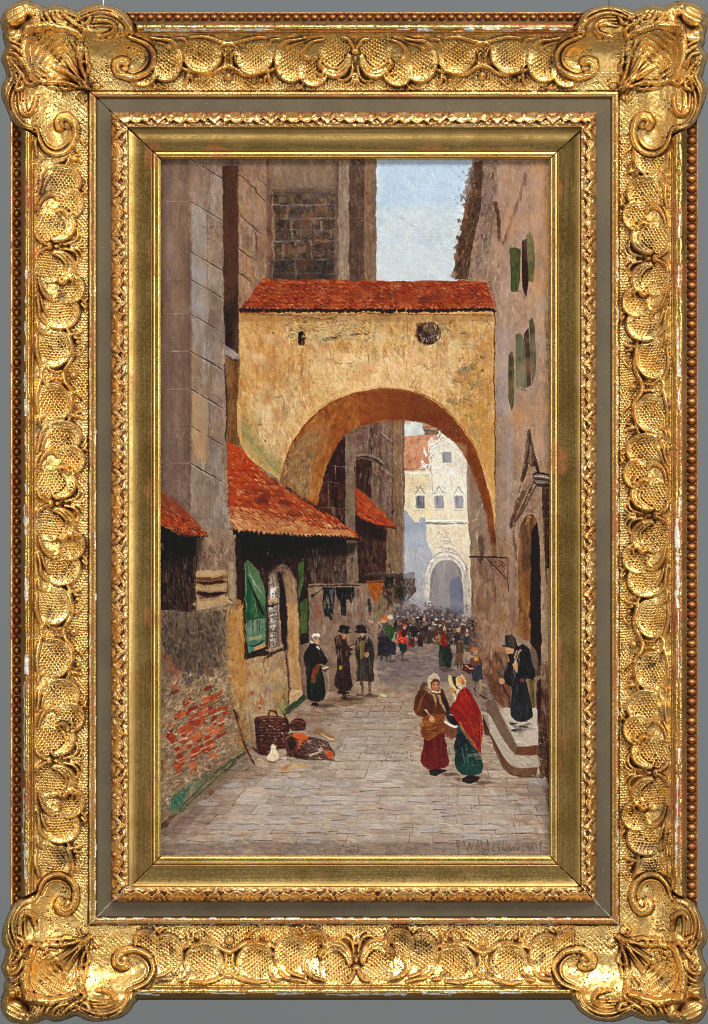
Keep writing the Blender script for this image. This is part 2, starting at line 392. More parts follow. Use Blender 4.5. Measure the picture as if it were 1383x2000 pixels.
    specks(1030, 600, 1070, 950, 300, [(196,180,162),(186,160,134),(150,120,90)], (.8,1.8), (1,5), (.3,.8), 88, .8)
    region(P(1063,600, 1080,600, 1080,780, 1066,780), None, [(104,82,60),(90,70,54),(120,96,70)], 40, 88, 6, (8,26), (3,6))
    region(P(928,312, 975,312, 965,430, 950,545, 925,545, 935,420), None, [(134,118,112),(126,110,106),(146,128,120),(138,122,120)], 160, 95, 10, (12,40), (4,9), (.4,.8), .4)
    region(P(925,318, 943,312, 940,400, 925,470, 915,545, 888,545, 890,500, 905,430, 912,370), (98,76,62), [(92,70,56),(82,62,50),(110,86,68),(74,58,50)], 150, 98, 16, (8,26), (3,8), z=.5, jit=6)
    for x, y in ((918,340),(914,352),(921,330),(911,372),(918,368),(908,398),(906,420),(901,446),(896,462),(894,480),(890,500),(893,520),(888,536),(905,385),(900,430)):
        blobp(x+rng.normal(0,1), y, rng.uniform(4,8), rng.uniform(4,8), [(104,80,62),(84,64,52),(120,94,72),(128,100,80)][rng.integers(4)], .9, .6, jag=.3)
    specks(888, 325, 935, 545, 170, [(60,46,40),(150,122,98),(120,92,70)], (1,2.6), (1,5), (.4,.9))
    line(P(969,395, 973,420, 975,445, 976,468), 7, (92,64,48), .95, .5, taper=.1); line(P(966,398, 975,397), 4, (88,60,46), .8, .4)
    line(P(1026,340, 1018,375, 1004,420, 992,452, 982,478), 6.5, (106,80,58), .95, .5, taper=.25); line(P(1024,350, 1015,380, 1000,424, 986,466), 1.6, (60,44,36), .8, .3)
    blobp(1026, 352, 4, 11, (112,84,62), .9, .5, 8)
    line(P(974,488, 976,505, 972,524), 4, (110,84,68), .8, .4); line(P(968,500, 974,492), 3, (180,164,152), .7, .5)
    # shutters, upper pair
    region(P(996,484, 1008,482, 1017,486, 1016,545, 1012,567, 999,567, 998,520), (84,96,52), [(78,92,48),(94,108,56),(66,78,44)], 40, 89, 4, (14,40), (2,5), jit=4)
    line(P(997,486, 1000,566), 1.4, (50,46,34), .8); line(P(1000,568, 1018,568), 1.4, (70,48,40), .8)
    region(P(1022,476, 1030,480, 1033,540, 1028,578, 1022,560), (60,36,32), [(54,30,28),(76,50,42)], 16, 89, 4, (14,40), (2,4), jit=3)
    region(P(1029,456, 1036,452, 1043,470, 1045,520, 1041,552, 1033,550, 1031,500), (98,92,62), [(92,90,58),(112,102,72),(80,76,52)], 26, 89, 4, (14,40), (2,4), jit=4)
    line(P(1022,520, 1024,548, 1026,575, 1025,583), 4, (78,72,84), .7, .4); line(P(1028,462, 1034,452, 1038,458), 1.4, (54,46,34), .8)
    line(P(1040,566, 1054,563), 1.5, (200,182,160), .8, .6); blobp(1015, 450, 6, 4, (140,122,120), .7)
    specks(1005, 440, 1030, 465, 14, [(120,96,84),(178,160,150)], (1.4,3), (1,5))
    # shutters, lower pair
    region(P(1008,652, 1016,650, 1024,660, 1027,700, 1031,756, 1026,760, 1008,756, 1009,700), (92,98,64), [(86,94,58),(102,108,72),(76,84,54)], 46, 89, 4, (14,44), (2,5), jit=4)
    region(P(1025,650, 1032,640, 1035,690, 1038,752, 1031,757, 1028,700), (64,38,30), [(56,32,26),(76,48,38)], 18, 89, 4, (14,40), (2,4), jit=3)
    region(P(1034,628, 1040,620, 1045,640, 1047,690, 1046,730, 1040,750, 1036,700), (86,88,58), [(80,84,52),(98,98,66)], 26, 89, 4, (14,40), (2,4), jit=4)
    line(P(1007,757, 1030,763), 1.6, (66,44,36), .85); line(P(1036,700, 1039,740, 1043,735), 1.5, (50,38,28), .7)
    region(P(994,692, 1000,685, 1004,700, 1004,790, 1000,803, 995,785), (84,78,58), [(78,76,56),(96,86,64),(70,60,50)], 26, 89, 4, (14,44), (2,4), jit=4)
    line(P(994,700, 995,780), 1.4, (58,38,32), .8)
    # gable and door on the right
    region(P(1031,842, 1036,836, 1042,878, 1050,905, 1040,912, 1026,900), (104,80,66), [(96,72,58),(80,60,52),(122,98,84),(150,126,108)], 34, 80, 20, (6,18), (2,5), jit=6)
    for q, w, c in ((P(1032,842, 1036,870, 1042,895), 5, (64,48,46)), (P(1030,872, 1026,900), 4, (90,62,48)), (P(1029,905, 1023,930, 1020,938), 7, (74,56,50)), (P(1043,900, 1050,916, 1054,925), 6, (66,44,40)),
                    (P(1044,940, 1035,955, 1027,975, 1018,998), 6, (84,64,54)), (P(1022,962, 1010,990, 1002,1020), 9, (112,86,70)), (P(1006,1004, 998,1024, 999,1030), 6, (84,58,46)),
                    (P(1016,948, 1014,960), 5, (120,92,76)), (P(1018,995, 1008,1015), 3, (160,130,108))):
        line(q, w, c, .9, .5, .5)
    region(P(1042,926, 1050,922, 1076,928, 1076,952, 1056,950, 1046,944), (70,54,48), [(60,46,42),(90,72,64)], 18, 5, 6, (8,20), (2,5), jit=3)
    line(P(1044,925, 1056,928, 1076,931), 2.4, (178,166,158), .9, .8); line(P(1046,940, 1060,938, 1075,940), 2.4, (168,156,148), .9, .8)
    line(P(1042,926, 1048,922, 1060,925), 2.5, (44,34,32), .8)
    region(P(1020,1012, 1028,1005, 1040,1002, 1050,1014, 1054,1060, 1056,1250, 1012,1250, 1013,1080), (134,98,64), [(128,92,58),(146,106,64),(118,88,62),(150,120,84)], 240, 89.5, 3, (20,70), (3,8), jit=5)
    region(P(1020,1012, 1030,1004, 1041,1006, 1046,1060, 1042,1100, 1020,1120), None, [(106,82,64),(98,76,62)], 40, 89, 3, (18,44), (4,8), (.4,.8))
    region(P(1040,1035, 1050,1020, 1055,1080, 1058,1260, 1058,1300, 1037,1300, 1037,1120), (54,28,24), [(48,24,20),(64,34,28),(36,18,18)], 110, 89.5, 2, (20,80), (3,7), jit=3)
    region(P(1056,960, 1066,960, 1070,1080, 1071,1330, 1058,1330, 1058,1100), (158,138,120), [(164,144,124),(150,128,108),(172,154,136)], 110, 89, 3, (20,60), (3,7), jit=5)
    region(P(1058,952, 1076,954, 1076,1110, 1066,1110), (76,56,48), [(70,50,42),(88,66,54),(110,88,74)], 50, 89, 3, (16,50), (3,6), jit=4)
    line(P(1067,1110, 1068,1140), 3, (60,44,38), .7); line(P(1003,1038, 1006,1070, 1010,1095), 4, (110,84,68), .9, .4); line(P(1008,1096, 1009,1102), 4, (176,158,146), .8, .4)
    line(P(1010,1030, 1012,1100, 1012,1240), 3, (182,166,154), .5, .5)
    specks(1036, 990, 1046, 1000, 10, [(50,38,36),(190,176,162)], (1.4,2.6), (0,3)); specks(1060, 960, 1078, 1120, 40, [(170,156,140)], (1,2), (1,8), ang=90)
    # ---------- the view through the arch (painted before the arch itself)
    region(P(600,810, 990,810, 990,1250, 600,1250), (150,128,110), [(144,122,106),(156,134,116)], 160, 88, 8, (16,50), (4,8), jit=4)
    region(P(776,812, 828,812, 828,856, 776,856), (198,208,214), [(202,212,217),(192,204,212)], 40, 85, 10, (8,20), (3,7), jit=3)
    region(P(824,812, 866,812, 866,838, 824,838), (176,160,150), [(186,168,156),(164,150,146)], 20, 10, 14, (6,14), (2,5), jit=4)
    line(P(827,835, 862,832), 5, (172,110,88), .9, .5); line(P(828,840, 850,842), 4, (104,98,110), .9, .5); line(P(828,838, 830,852), 3, (112,106,112), .8)
    region(P(782,852, 858,848, 858,918, 782,920), (202,152,134), [(198,146,126),(210,162,144),(190,140,122)], 120, 112, 8, (8,22), (1.5,4), (.4,.8), .7, 5)
    for i in range(26): 
        x = rng.uniform(786, 850); y = rng.uniform(856, 905); line(P(x, y, x-4, y+11), 1.1, (176,122,104), .6, .5)
    line(P(784,917, 815,913, 836,914), 3, (120,108,110), .8, .6)
    # church front
    region(P(784,920, 838,918, 840,880, 838,868, 848,862, 858,864, 862,850, 868,838, 880,832, 892,842, 902,856, 914,876, 914,1025, 922,1045, 930,1180, 930,1245, 784,1245), (214,206,192), [(222,216,204),(206,198,184),(226,222,214),(214,200,172),(204,200,194)], 900, 88, 25, (5,16), (2,5), (.4,.9), .8, 5)
    region(P(790,930, 838,930, 838,985, 900,985, 912,1020, 845,1014, 830,1020, 820,1010, 800,985, 790,980), None, [(224,204,164),(228,210,174),(216,204,184)], 190, 88, 20, (5,16), (2,5), (.35,.8), .8, 4)
    region(P(835,1040, 905,1035, 915,1090, 870,1080, 845,1075, 832,1055), None, [(222,200,160),(220,206,178),(214,200,184)], 90, 88, 20, (5,16), (2,5), (.35,.8), .8, 4)
    region(P(840,868, 912,868, 912,965, 844,965), None, [(228,226,220),(220,218,212),(232,228,220)], 170, 88, 25, (4,13), (2,5), (.4,.9), .9, 4)
    region(P(786,996, 794,996, 800,1008, 806,1014, 811,1022, 818,1018, 822,1008, 830,1010, 834,1030, 832,1050, 836,1062, 842,1072, 846,1090, 830,1180, 822,1200, 788,1200, 786,1100), (160,168,184), [(156,165,182),(166,172,186),(174,176,182)], 160, 88, 8, (10,30), (3,7), (.4,.8), .5, 4)
    region(P(788,1060, 842,1080, 840,1210, 788,1210), None, [(186,182,178),(176,176,178),(196,188,182),(166,162,160)], 190, 88, 14, (6,22), (2,6), (.3,.8), .7, 5)
    specks(800, 1085, 840, 1190, 170, [(126,114,112),(206,200,196),(140,130,128)], (.8,1.8), (1,5), (.3,.8), 85)
    line(P(783,920, 810,925, 835,924), 3.5, (234,228,220), .95, 1.); line(P(786,927, 836,929), 1.5, (164,154,146), .7)
    line(P(832,1021, 850,1024, 880,1022, 910,1022), 2.4, (120,112,108), .8, .5, .4); line(P(834,1018, 870,1018, 912,1017), 2, (236,232,226), .9, .9); line(P(832,1027, 912,1029), 2.5, (228,222,214), .8, .9)
    for x, y in ((821,980),(858,980),(896,980)):
        region(P(x-8,y-11, x+9,y-11, x+9,y+13, x-7,y+13), (134,134,142), [(120,122,134),(146,146,152),(104,104,118)], 16, 88, 8, (5,14), (2,4), jit=5)
        line(P(x-10,y-12, x+10,y-12), 2.5, (170,162,156), .8, .8); line(P(x-11,y-17, x-3,y-21, x,y-31, x+4,y-21, x+11,y-17), 2.4, (150,142,138), .75, .9, .7)
        line(P(x-9,y-15, x+9,y-15), 2.2, (238,234,228), .9, 1.); line(P(x-9,y+15, x+9,y+15), 2.2, (238,234,226), .8, .9); line(P(x-9,y-10, x-8,y+12), 1.6, (90,88,96), .7)
    region(P(863,883, 882,883, 881,903, 865,904), (132,132,136), [(120,120,128),(150,150,152)], 12, 88, 8, (4,12), (2,4), jit=5)
    line(P(861,881, 884,882), 2, (240,238,232), .9, 1.); line(P(870,870, 874,876, 880,876), 2, (160,154,150), .7)
    for q in (P(836,918, 829,908, 824,900, 829,912, 822,914), P(829,880, 832,890, 828,872), P(838,864, 842,856, 846,862), P(855,852, 862,838, 872,834, 882,840, 878,850), P(872,862, 884,856, 894,866, 905,872), P(838,866, 850,862, 862,866)):
        line(q, 4, (234,230,224), .95, 1.1, .6)
    for q in (P(838,872, 836,884, 841,892, 843,910), P(848,862, 856,866, 852,872, 840,878), P(842,915, 844,935, 840,940), P(863,868, 874,872), P(904,866, 910,878), P(845,940, 846,965)):
        line(q, 2, (150,142,138), .8, .7, .6)
    specks(850, 900, 912, 965, 110, [(170,164,160),(240,236,230),(150,144,142)], (.8,1.7), (1,4), (.4,.9), 70, .9)
    specks(790, 930, 912, 1090, 210, [(186,176,162),(240,234,224)], (.8,1.7), (1,5), (.4,.9), 88, .9)
    specks(882, 832, 912, 880, 20, [(172,130,110),(120,100,96)], (1,2.4), (0,3))
    region(P(838,1098, 850,1088, 872,1080, 892,1084, 904,1096, 910,1120, 906,1126, 900,1104, 884,1090, 862,1090, 848,1102, 841,1120, 838,1190, 832,1190, 832,1120), (204,200,196), [(214,210,206),(190,184,180)], 60, 60, 60, (5,14), (2,4), z=.9, jit=4)
    for q in (P(846,1076, 858,1068, 870,1070, 882,1070, 895,1080), P(862,1066, 868,1050, 871,1040, 876,1052, 884,1066), P(856,1060, 866,1056, 880,1058, 888,1068)):
        line(q, 3, (160,152,148), .7, .9, .8); line(q+np.array([1, -2]), 2, (236,230,222), .8, 1., .8)
    region(P(843,1120, 850,1105, 862,1095, 877,1093, 892,1101, 900,1114, 904,1140, 906,1200, 838,1200, 840,1140), (134,128,130), [(124,118,122),(146,140,138),(136,134,140)], 110, 88, 8, (10,30), (3,7), jit=4)
    region(P(838,1190, 841,1125, 852,1105, 856,1130, 854,1200), None, [(112,104,108),(120,112,116)], 24, 88, 4, (12,30), (3,6))
    region(P(878,1135, 884,1128, 896,1126, 903,1136, 905,1200, 880,1200), (100,106,128), [(94,100,124),(110,116,134),(90,96,114)], 50, 88, 6, (10,26), (3,6), jit=4)
    region(P(906,1100, 916,1100, 921,1222, 908,1205), (186,180,176), [(202,196,190),(170,164,160)], 40, 88, 4, (10,34), (2,5), z=.8)
    # wall between church and right jamb
    region(P(912,850, 935,880, 960,940, 972,1090, 975,1250, 921,1250, 918,1045, 914,1025), (146,126,112), [(152,131,116),(138,120,108),(156,140,128),(132,122,118)], 330, 89, 5, (12,44), (3,8), jit=5)
    line(P(942,985, 934,1002, 924,1019), 3, (190,184,178), .65, .8); line(P(915,880, 917,1020), 2.5, (172,158,148), .6, .5)
    region(P(920,1085, 968,1092, 972,1260, 922,1260), None, [(140,112,92),(150,122,100),(128,104,88),(120,100,92)], 170, 89, 6, (12,44), (3,7), (.4,.8), jit=6)
    region(P(935,1048, 942,1045, 946,1060, 945,1088, 936,1088), (106,86,72), [(98,78,66),(116,96,82)], 14, 89, 4, (10,26), (2,4))
    # left side seen through the arch
    region(P(600,815, 678,815, 676,1060, 600,1060), (66,38,36), [(58,32,32),(74,44,40),(50,28,30)], 120, 88, 8, (12,36), (4,9), jit=4)
    region(P(616,950, 676,944, 676,1010, 625,1000, 618,980), None, [(92,60,50),(82,52,44),(100,70,56)], 80, 88, 8, (10,30), (3,7), (.4,.8), jit=5)
    region(P(625,990, 678,992, 678,1030, 650,1020), None, [(124,96,80),(112,84,70)], 30, 85, 12, (6,18), (3,6), (.4,.7))
    for q in (P(631,943, 648,943, 668,944), P(651,908, 662,912, 676,911), P(627,991, 650,993, 676,992), P(655,911, 657,940), P(641,946, 644,990), P(650,995, 652,1012)):
        line(q, 1.5, (164,150,146), .7, .7, .6)
    region(P(694,820, 790,815, 790,1140, 694,1140), (122,98,88), [(128,104,94),(112,90,82),(136,114,102),(118,100,98)], 420, 89, 5, (12,44), (3,8), jit=5)
    region(P(696,846, 720,838, 722,880, 696,884), (128,106,100), [(136,114,108),(118,98,94)], 20, 88, 8, (10,26), (4,7)); line(P(696,846, 720,836, 721,878), 1.8, (160,142,134), .8, .7)
    region(P(721,835, 728,833, 728,886, 721,882), (96,72,62), [(90,66,58)], 8, 89, 3, (10,26), (3,5)); line(P(743,830, 743,900, 744,990), 3, (88,68,60), .8, .3); line(P(733,832, 733,880), 2.2, (96,76,68), .8)
    region(P(742,822, 752,818, 768,862, 768,930, 746,915), (134,116,106), [(140,122,112),(126,108,100)], 34, 88, 5, (12,34), (3,6))
    line(P(742,842, 752,852, 764,862), 4, (164,150,142), .85, .7); line(P(744,848, 756,858, 767,866), 1.6, (64,50,46), .9); line(P(767,864, 766,925, 767,1000, 767,1060), 2, (84,64,56), .8)
    line(P(693,889, 715,888, 728,890, 738,896, 748,905), 5, (150,136,128), .95, .8); line(P(694,885, 714,884, 730,888, 748,899), 2, (84,66,60), .8); line(P(693,893, 716,893, 728,896, 747,908), 3, (56,40,36), .9)
    region(P(695,896, 726,900, 727,975, 716,966, 695,958), (78,54,46), [(70,48,42),(90,62,52)], 34, 89, 4, (12,34), (3,7)); region(P(726,902, 742,906, 742,1000, 727,980), (134,114,104), [(142,122,112),(124,104,94)], 30, 89, 4, (12,34), (3,6))
    for q in (P(728,925, 736,930, 734,945, 729,946), P(741,906, 741,990)): line(q, 1.5, (70,52,46), .8)
    line(P(746,914, 756,922, 766,928), 4.5, (166,148,138), .9, .7); line(P(746,918, 757,927, 765,931), 1.5, (72,56,50), .8)
    region(P(746,925, 766,934, 765,990, 746,990), None, [(140,124,120),(130,118,118)], 24, 89, 4, (12,34), (3,6), (.4,.7)); blobp(767, 999, 1.8, 5, (58,36,32), .9)
    region(P(768,812, 784,812, 788,1120, 770,1120), (142,119,99), [(146,123,103),(134,111,92),(128,108,96)], 110, 90, 3, (18,60), (3,7), jit=4)
    line(P(764,820, 764,848), 2, (150,90,56), .8); line(P(783,825, 786,1000, 788,1110), 2, (176,160,146), .5, .5)
    region(P(752,1030, 788,1025, 789,1130, 752,1125), (134,113,94), [(130,108,90),(140,120,100),(118,100,88)], 60, 89, 5, (10,34), (3,7)); blobp(762, 1107, 3, 5, (90,66,54), .8); specks(755, 1105, 788, 1125, 26, [(96,84,76),(160,146,132)], (1,2), (1,4))
    line(P(774,1054, 784,1055), 1.4, (190,172,156), .8)
    region(P(674,846, 695,838, 694,1040, 675,1035), (132,114,100), [(138,120,106),(124,106,94),(118,106,100)], 80, 90, 3, (16,60), (3,7), jit=5)
    line(P(676,850, 676,1000, 677,1040), 2.5, (112,108,110), .8, .5); line(P(693,900, 694,1030), 2.2, (72,58,54), .8)
    region(P(694,1000, 756,1030, 753,1135, 692,1140), (70,48,43), [(64,43,39),(82,58,50),(56,38,36),(96,74,64)], 160, 89, 4, (12,44), (3,7), jit=4)
    for x in (712,722,736,743): line(P(x,1045, x+1,1120), 2, (104,84,76), .5, .5)
    region(P(695,1010, 708,1020, 708,1060, 697,1066), None, [(112,70,54),(96,56,44)], 12, 88, 4, (8,20), (3,5))
    region(P(695,952, 702,956, 730,982, 752,1004, 772,1028, 776,1034, 752,1030, 712,1016, 696,1008), (184,84,56), [(190,88,58),(172,72,46),(204,108,76),(160,66,44)], 110, 40, 10, (6,20), (2,5), (.4,.9), .7, 5)
    line(P(697,1008, 714,1018, 738,1026, 756,1029, 776,1034), 3, (46,26,24), .9, .5, .5); line(P(700,1002, 730,1020), 2, (208,150,120), .7, .7)
    # ---------- arch wall (ochre plaster)
    AW = P(466,604, 968,604, 968,760, 968,1030, 961,985, 950,940, 934,890, 912,852, 884,816, 850,786, 808,766, 757,758, 706,764, 655,781, 612,811, 582,846, 562,884, 549,925, 546,940, 470,868, 468,700)
    region(AW, (200,166,116), [(206,172,120),(196,158,104),(212,184,138),(190,148,96),(214,176,126),(204,164,124)], 1700, 86, 22, (7,24), (3,8), (.35,.85), .6, 8)
    region(P(468,604, 600,606, 640,700, 560,860, 500,860, 468,800), None, [(198,148,88),(186,132,76),(206,160,104),(200,140,98)], 330, 86, 14, (8,26), (3,7), (.3,.7), .6, 8)
    region(P(500,640, 545,650, 540,760, 495,740), None, [(206,130,88),(196,118,74),(200,146,100)], 60, 84, 14, (8,22), (3,7), (.3,.65), .6, 8)
    region(P(600,650, 900,650, 900,790, 860,788, 800,762, 720,758, 650,780, 600,760), None, [(216,188,148),(210,182,140),(220,196,158),(214,178,136)], 520, 84, 25, (6,20), (3,7), (.3,.75), .7, 6)
    region(P(470,780, 600,700, 610,805, 560,880, 548,925, 520,900, 480,860), None, [(204,176,136),(194,170,130),(188,166,128),(210,186,150)], 250, 84, 22, (6,22), (3,7), (.3,.75), .7, 7)
    region(P(470,600, 960,600, 960,640, 470,640), None, [(196,154,100),(188,146,92),(200,166,118),(180,150,116)], 180, 15, 40, (8,20), (3,7), (.3,.7), .5, 7)
    region(P(560,640, 820,640, 820,670, 560,670), None, [(196,176,120),(180,168,124),(206,186,132)], 100, 60, 50, (5,14), (3,6), (.3,.6), .6, 7)
    region(P(930,640, 968,640, 968,1000, 950,930, 925,870, 900,820), None, [(204,150,84),(196,142,78),(210,162,98)], 200, 88, 10, (10,34), (3,7), (.35,.75), .5, 7)
    region(P(925,635, 960,635, 960,780, 935,780), None, [(170,152,116),(150,138,112),(186,160,118)], 70, 84, 18, (6,20), (3,6), (.3,.65), .6, 8)
    region(P(905,810, 950,800, 955,850, 930,880), None, [(160,142,98),(176,152,104),(150,136,100)], 60, 70, 30, (6,16), (3,7), (.3,.65), .6, 8)
    region(P(468,830, 490,868, 530,910, 548,938, 546,900, 500,860, 476,800), None, [(150,142,96),(140,136,92),(168,152,110)], 60, 50, 14, (8,20), (3,6), (.4,.8), .5, 6)
    for (x, y, r, c) in ((742,624,9,(170,140,120)),(708,796,8,(190,150,110)),(560,800,14,(150,120,92)),(905,728,14,(116,104,92)),(920,718,10,(120,110,96)),(886,742,12,(140,124,100)),(938,745,13,(128,118,92)),(884,786,9,(144,126,98)),(935,700,7,(128,120,104)),
                         (940,660,8,(140,128,106)),(846,710,6,(196,160,120)),(770,722,9,(206,160,120)),(870,665,9,(180,124,76)),(884,655,9,(190,134,84)),(760,616,9,(176,142,110)),(858,628,14,(160,132,108))):
        for j in range(5): blobp(x+rng.normal(0,r*.4), y+rng.normal(0,r*.4), r*.7, r*.55, lerp(c,(210,180,140),rng.random()*.35), .5, .5, rng.uniform(0,180), jag=.3)
    # drips, cracks
    for i in range(46):
        x = rng.uniform(480, 960); y = rng.uniform(625, 740); line(P(x,y, x+rng.normal(0,1.5),y+rng.uniform(8,34)), rng.uniform(1.2,3), [(176,118,66),(160,108,62),(224,196,156),(186,130,76),(214,150,100)][rng.integers(5)], .55, .6, .5)
    specks(480, 620, 962, 800, 620, [(120,88,58),(228,206,168),(150,104,64),(226,200,156),(96,74,56)], (.8,1.9), (1,5), (.35,.85), 80, .9)
    specks(560, 618, 720, 665, 120, [(52,50,50),(70,72,70),(150,158,140)], (1,2.2), (1,5), (.5,.9), 10, .8)
    specks(500, 800, 560, 940, 170, [(176,120,72),(90,70,52),(224,204,166),(160,100,60)], (.9,2), (1,5), (.4,.9), 85, .9)
    specks(880, 690, 960, 790, 120, [(90,80,66),(74,66,58),(206,180,140)], (1,2.2), (1,6), (.4,.9), None, .8)
    for q in (P(581,618, 600,621, 640,622, 655,619, 662,615), P(655,618, 650,632, 648,642), P(628,665, 645,661, 655,658, 662,662), P(683,654, 700,650, 730,650, 736,648), P(538,775, 548,772, 554,780, 556,792), P(622,705, 636,700, 650,700, 660,708, 690,708),
              P(808,715, 822,709, 836,720, 841,722, 852,712, 866,710), P(880,738, 900,745, 915,738, 924,762), P(866,632, 878,630, 884,622), P(900,650, 912,648, 915,660, 905,668), P(903,672, 918,670), P(802,752, 812,735, 805,722)):
        line(q, 1.7, (74,54,44), .8, .4, .8)
    line(P(628,664, 640,660, 654,658), 3, (42,44,50), .9, .5); line(P(684,653, 702,651), 3, (40,42,46), .8, .5)
    line(P(735,820, 746,821), 2, (220,120,60), .4); line(P(590,680, 591,710, 588,742), 2.6, (140,88,54), .7, .4)
    line(P(540,776, 552,774, 555,790, 552,802), 1.6, (60,46,40), .8)
    blobp(518, 862, 2.2, 3, (40,32,28), .9); blobp(508, 829, 2.5, 2.5, (70,56,48), .8); blobp(941, 697, 3.5, 4, (58,50,44), .9); blobp(942, 724, 3, 3, (66,58,50), .8); blobp(533, 650, 2, 3, (70,52,40), .8)
    line(P(967,610, 966,700, 967,840, 968,950), 2.2, (54,36,34), .95, .4, .4); line(P(963,620, 962,760), 1.4, (214,176,120), .6, .6); line(P(950,812, 951,850), 4, (206,190,160), .6, .6)
    # slit and round window
    fill(P(582,648, 590,646, 596,652, 596,668, 594,674, 583,672, 581,660), (36,22,22), relief=.2); line(P(582,676, 592,678), 2.5, (226,214,196), .9, .9); line(P(596,650, 598,668), 2, (170,150,130), .7)
    a = np.linspace(0, 6.283, 26)[:-1]
    fill(np.stack([836+26*np.cos(a)-OX, 651+24*np.sin(a)-OY], 1), (96,66,52), relief=.2, op=.7)
    fill(np.stack([837+24*np.cos(a)-OX, 651+22*np.sin(a)-OY], 1), (44,26,26), relief=0.)
    for k in range(-2, 3):
        line(P(837+k*8-10,651-18+abs(k)*3, 837+k*8+6,651+18-abs(k)*3), 1.6, (150,132,120), .75, .8, .6)
        line(P(817+abs(k)*3,653+k*7, 857-abs(k)*3,649+k*7), 1.6, (128,106,96), .75, .8, .6)
    fill(P(813,630, 830,628, 850,634, 858,646, 842,642, 826,640, 814,645), (60,36,32), op=.6); specks(838, 652, 857, 670, 20, [(186,176,166)], (1.2,2.4), (0,3), z=.8)
    # intrados of the arch
    IN = P(546,940, 549,925, 562,884, 582,846, 612,811, 655,781, 706,764, 757,758, 808,766, 850,786, 884,816, 912,852, 934,890, 950,940, 961,985, 968,1040, 970,1085, 962,1085, 955,1030, 944,985, 930,938, 912,898, 888,864, 858,840, 822,825, 785,820, 742,822, 704,832, 674,850, 650,884, 634,920, 625,960, 618,990, 600,982)
    region(IN, (146,86,46), [(152,90,48),(138,78,42),(160,98,54),(130,74,40)], 520, 0, 30, (10,26), (4,8), (.3,.8), .4, 5)
    region(P(700,764, 757,758, 808,766, 850,786, 884,816, 912,852, 888,864, 858,840, 822,825, 785,820, 742,822, 704,832), None, [(134,76,42),(126,72,42),(146,84,46)], 200, 14, 14, (12,34), (4,8), (.35,.8), .4, 4)
    region(P(546,940, 562,884, 590,840, 640,790, 700,764, 704,832, 674,850, 650,884, 634,920, 622,975, 600,982), None, [(152,96,54),(166,112,68),(140,92,58),(172,124,80)], 260, 115, 18, (8,28), (3,8), (.35,.8), .6, 7)
    region(P(546,940, 562,884, 590,850, 625,840, 610,900, 604,960, 596,978), None, [(150,128,92),(128,108,80),(168,144,104),(108,94,78),(140,104,66)], 240, 112, 18, (6,22), (2,6), (.35,.85), .7, 8)
    specks(560, 880, 606, 965, 280, [(92,82,72),(184,162,124),(100,92,86),(70,60,54)], (.9,2.2), (3,9), (.3,.8), 108, .9)
    region(P(604,960, 612,905, 634,870, 660,850, 640,905, 625,965, 616,988), None, [(176,130,80),(164,118,70),(156,108,62)], 70, 105, 8, (10,28), (3,6), (.4,.8), .5, 5)
    line(P(546,938, 550,922, 563,884, 583,846, 613,811), 2, (122,84,52), .6, .4); line(P(604,803, 650,776, 700,759, 757,753, 810,761), 3, (222,194,148), .65, .7, .6)
    line(P(810,764, 852,784, 886,814, 914,850, 936,888), 3, (120,70,40), .6, .3); line(P(884,812, 912,846, 934,884, 952,936), 2.2, (206,150,92), .5, .5)
    line(P(755,764, 756,790, 757,822), 4, (190,100,44), .55, .4); line(P(762,764, 763,820), 2, (186,96,46), .5, .4)
    region(P(948,985, 958,985, 972,1090, 962,1092), None, [(120,84,58),(130,94,66),(110,80,60)], 24, 80, 4, (14,34), (3,6), (.4,.8))
    for q in (P(700,800, 730,797), P(786,805, 800,806), P(560,918, 575,925)): line(q, 1.8, (90,54,34), .6, .3, .6)
    line(P(706,832, 742,823, 785,820.5, 822,826), 1.4, (200,170,140), .5, .5)
    # lamp bracket
    line(P(918,1088, 940,1088, 968,1089, 992,1090), 2.8, (62,30,28), .95, .5, .4); line(P(992,1089, 992,1112, 992,1130, 994,1155), 2.2, (84,40,36), .9, .5, .5)
    for q in (P(932,1089, 938,1098, 944,1090), P(950,1090, 962,1098, 958,1104, 970,1102, 972,1092), P(970,1102, 978,1112, 984,1118, 990,1130), P(976,1094, 984,1100, 980,1108, 990,1106), P(962,1104, 972,1110, 980,1122)):
        line(q, 1.8, (84,44,38), .85, .5, .5)
    blobp(939, 1094, 3, 6, (54,30,28), .9); specks(930, 1095, 990, 1180, 40, [(150,96,76),(110,72,60)], (1,2), (4,16), (.25,.5), 90)
    # ---------- roof over the arch
    RF = P(514,544, 560,546, 640,545, 700,548, 780,549, 860,547, 950,549, 956,566, 962,585, 969,606, 940,604, 800,603, 640,606, 466,611, 474,596, 490,576, 500,560)
    region(RF, (168,78,50), [(174,80,50),(156,66,42),(188,100,68),(146,62,42),(180,76,44)], 620, 10, 18, (6,18), (2,6), (.35,.9), .7, 7, wob=.6)
    region(P(514,544, 950,549, 952,556, 510,552), None, [(200,128,98),(190,110,80)], 60, 2, 6, (8,20), (2,4), (.4,.8), .8)
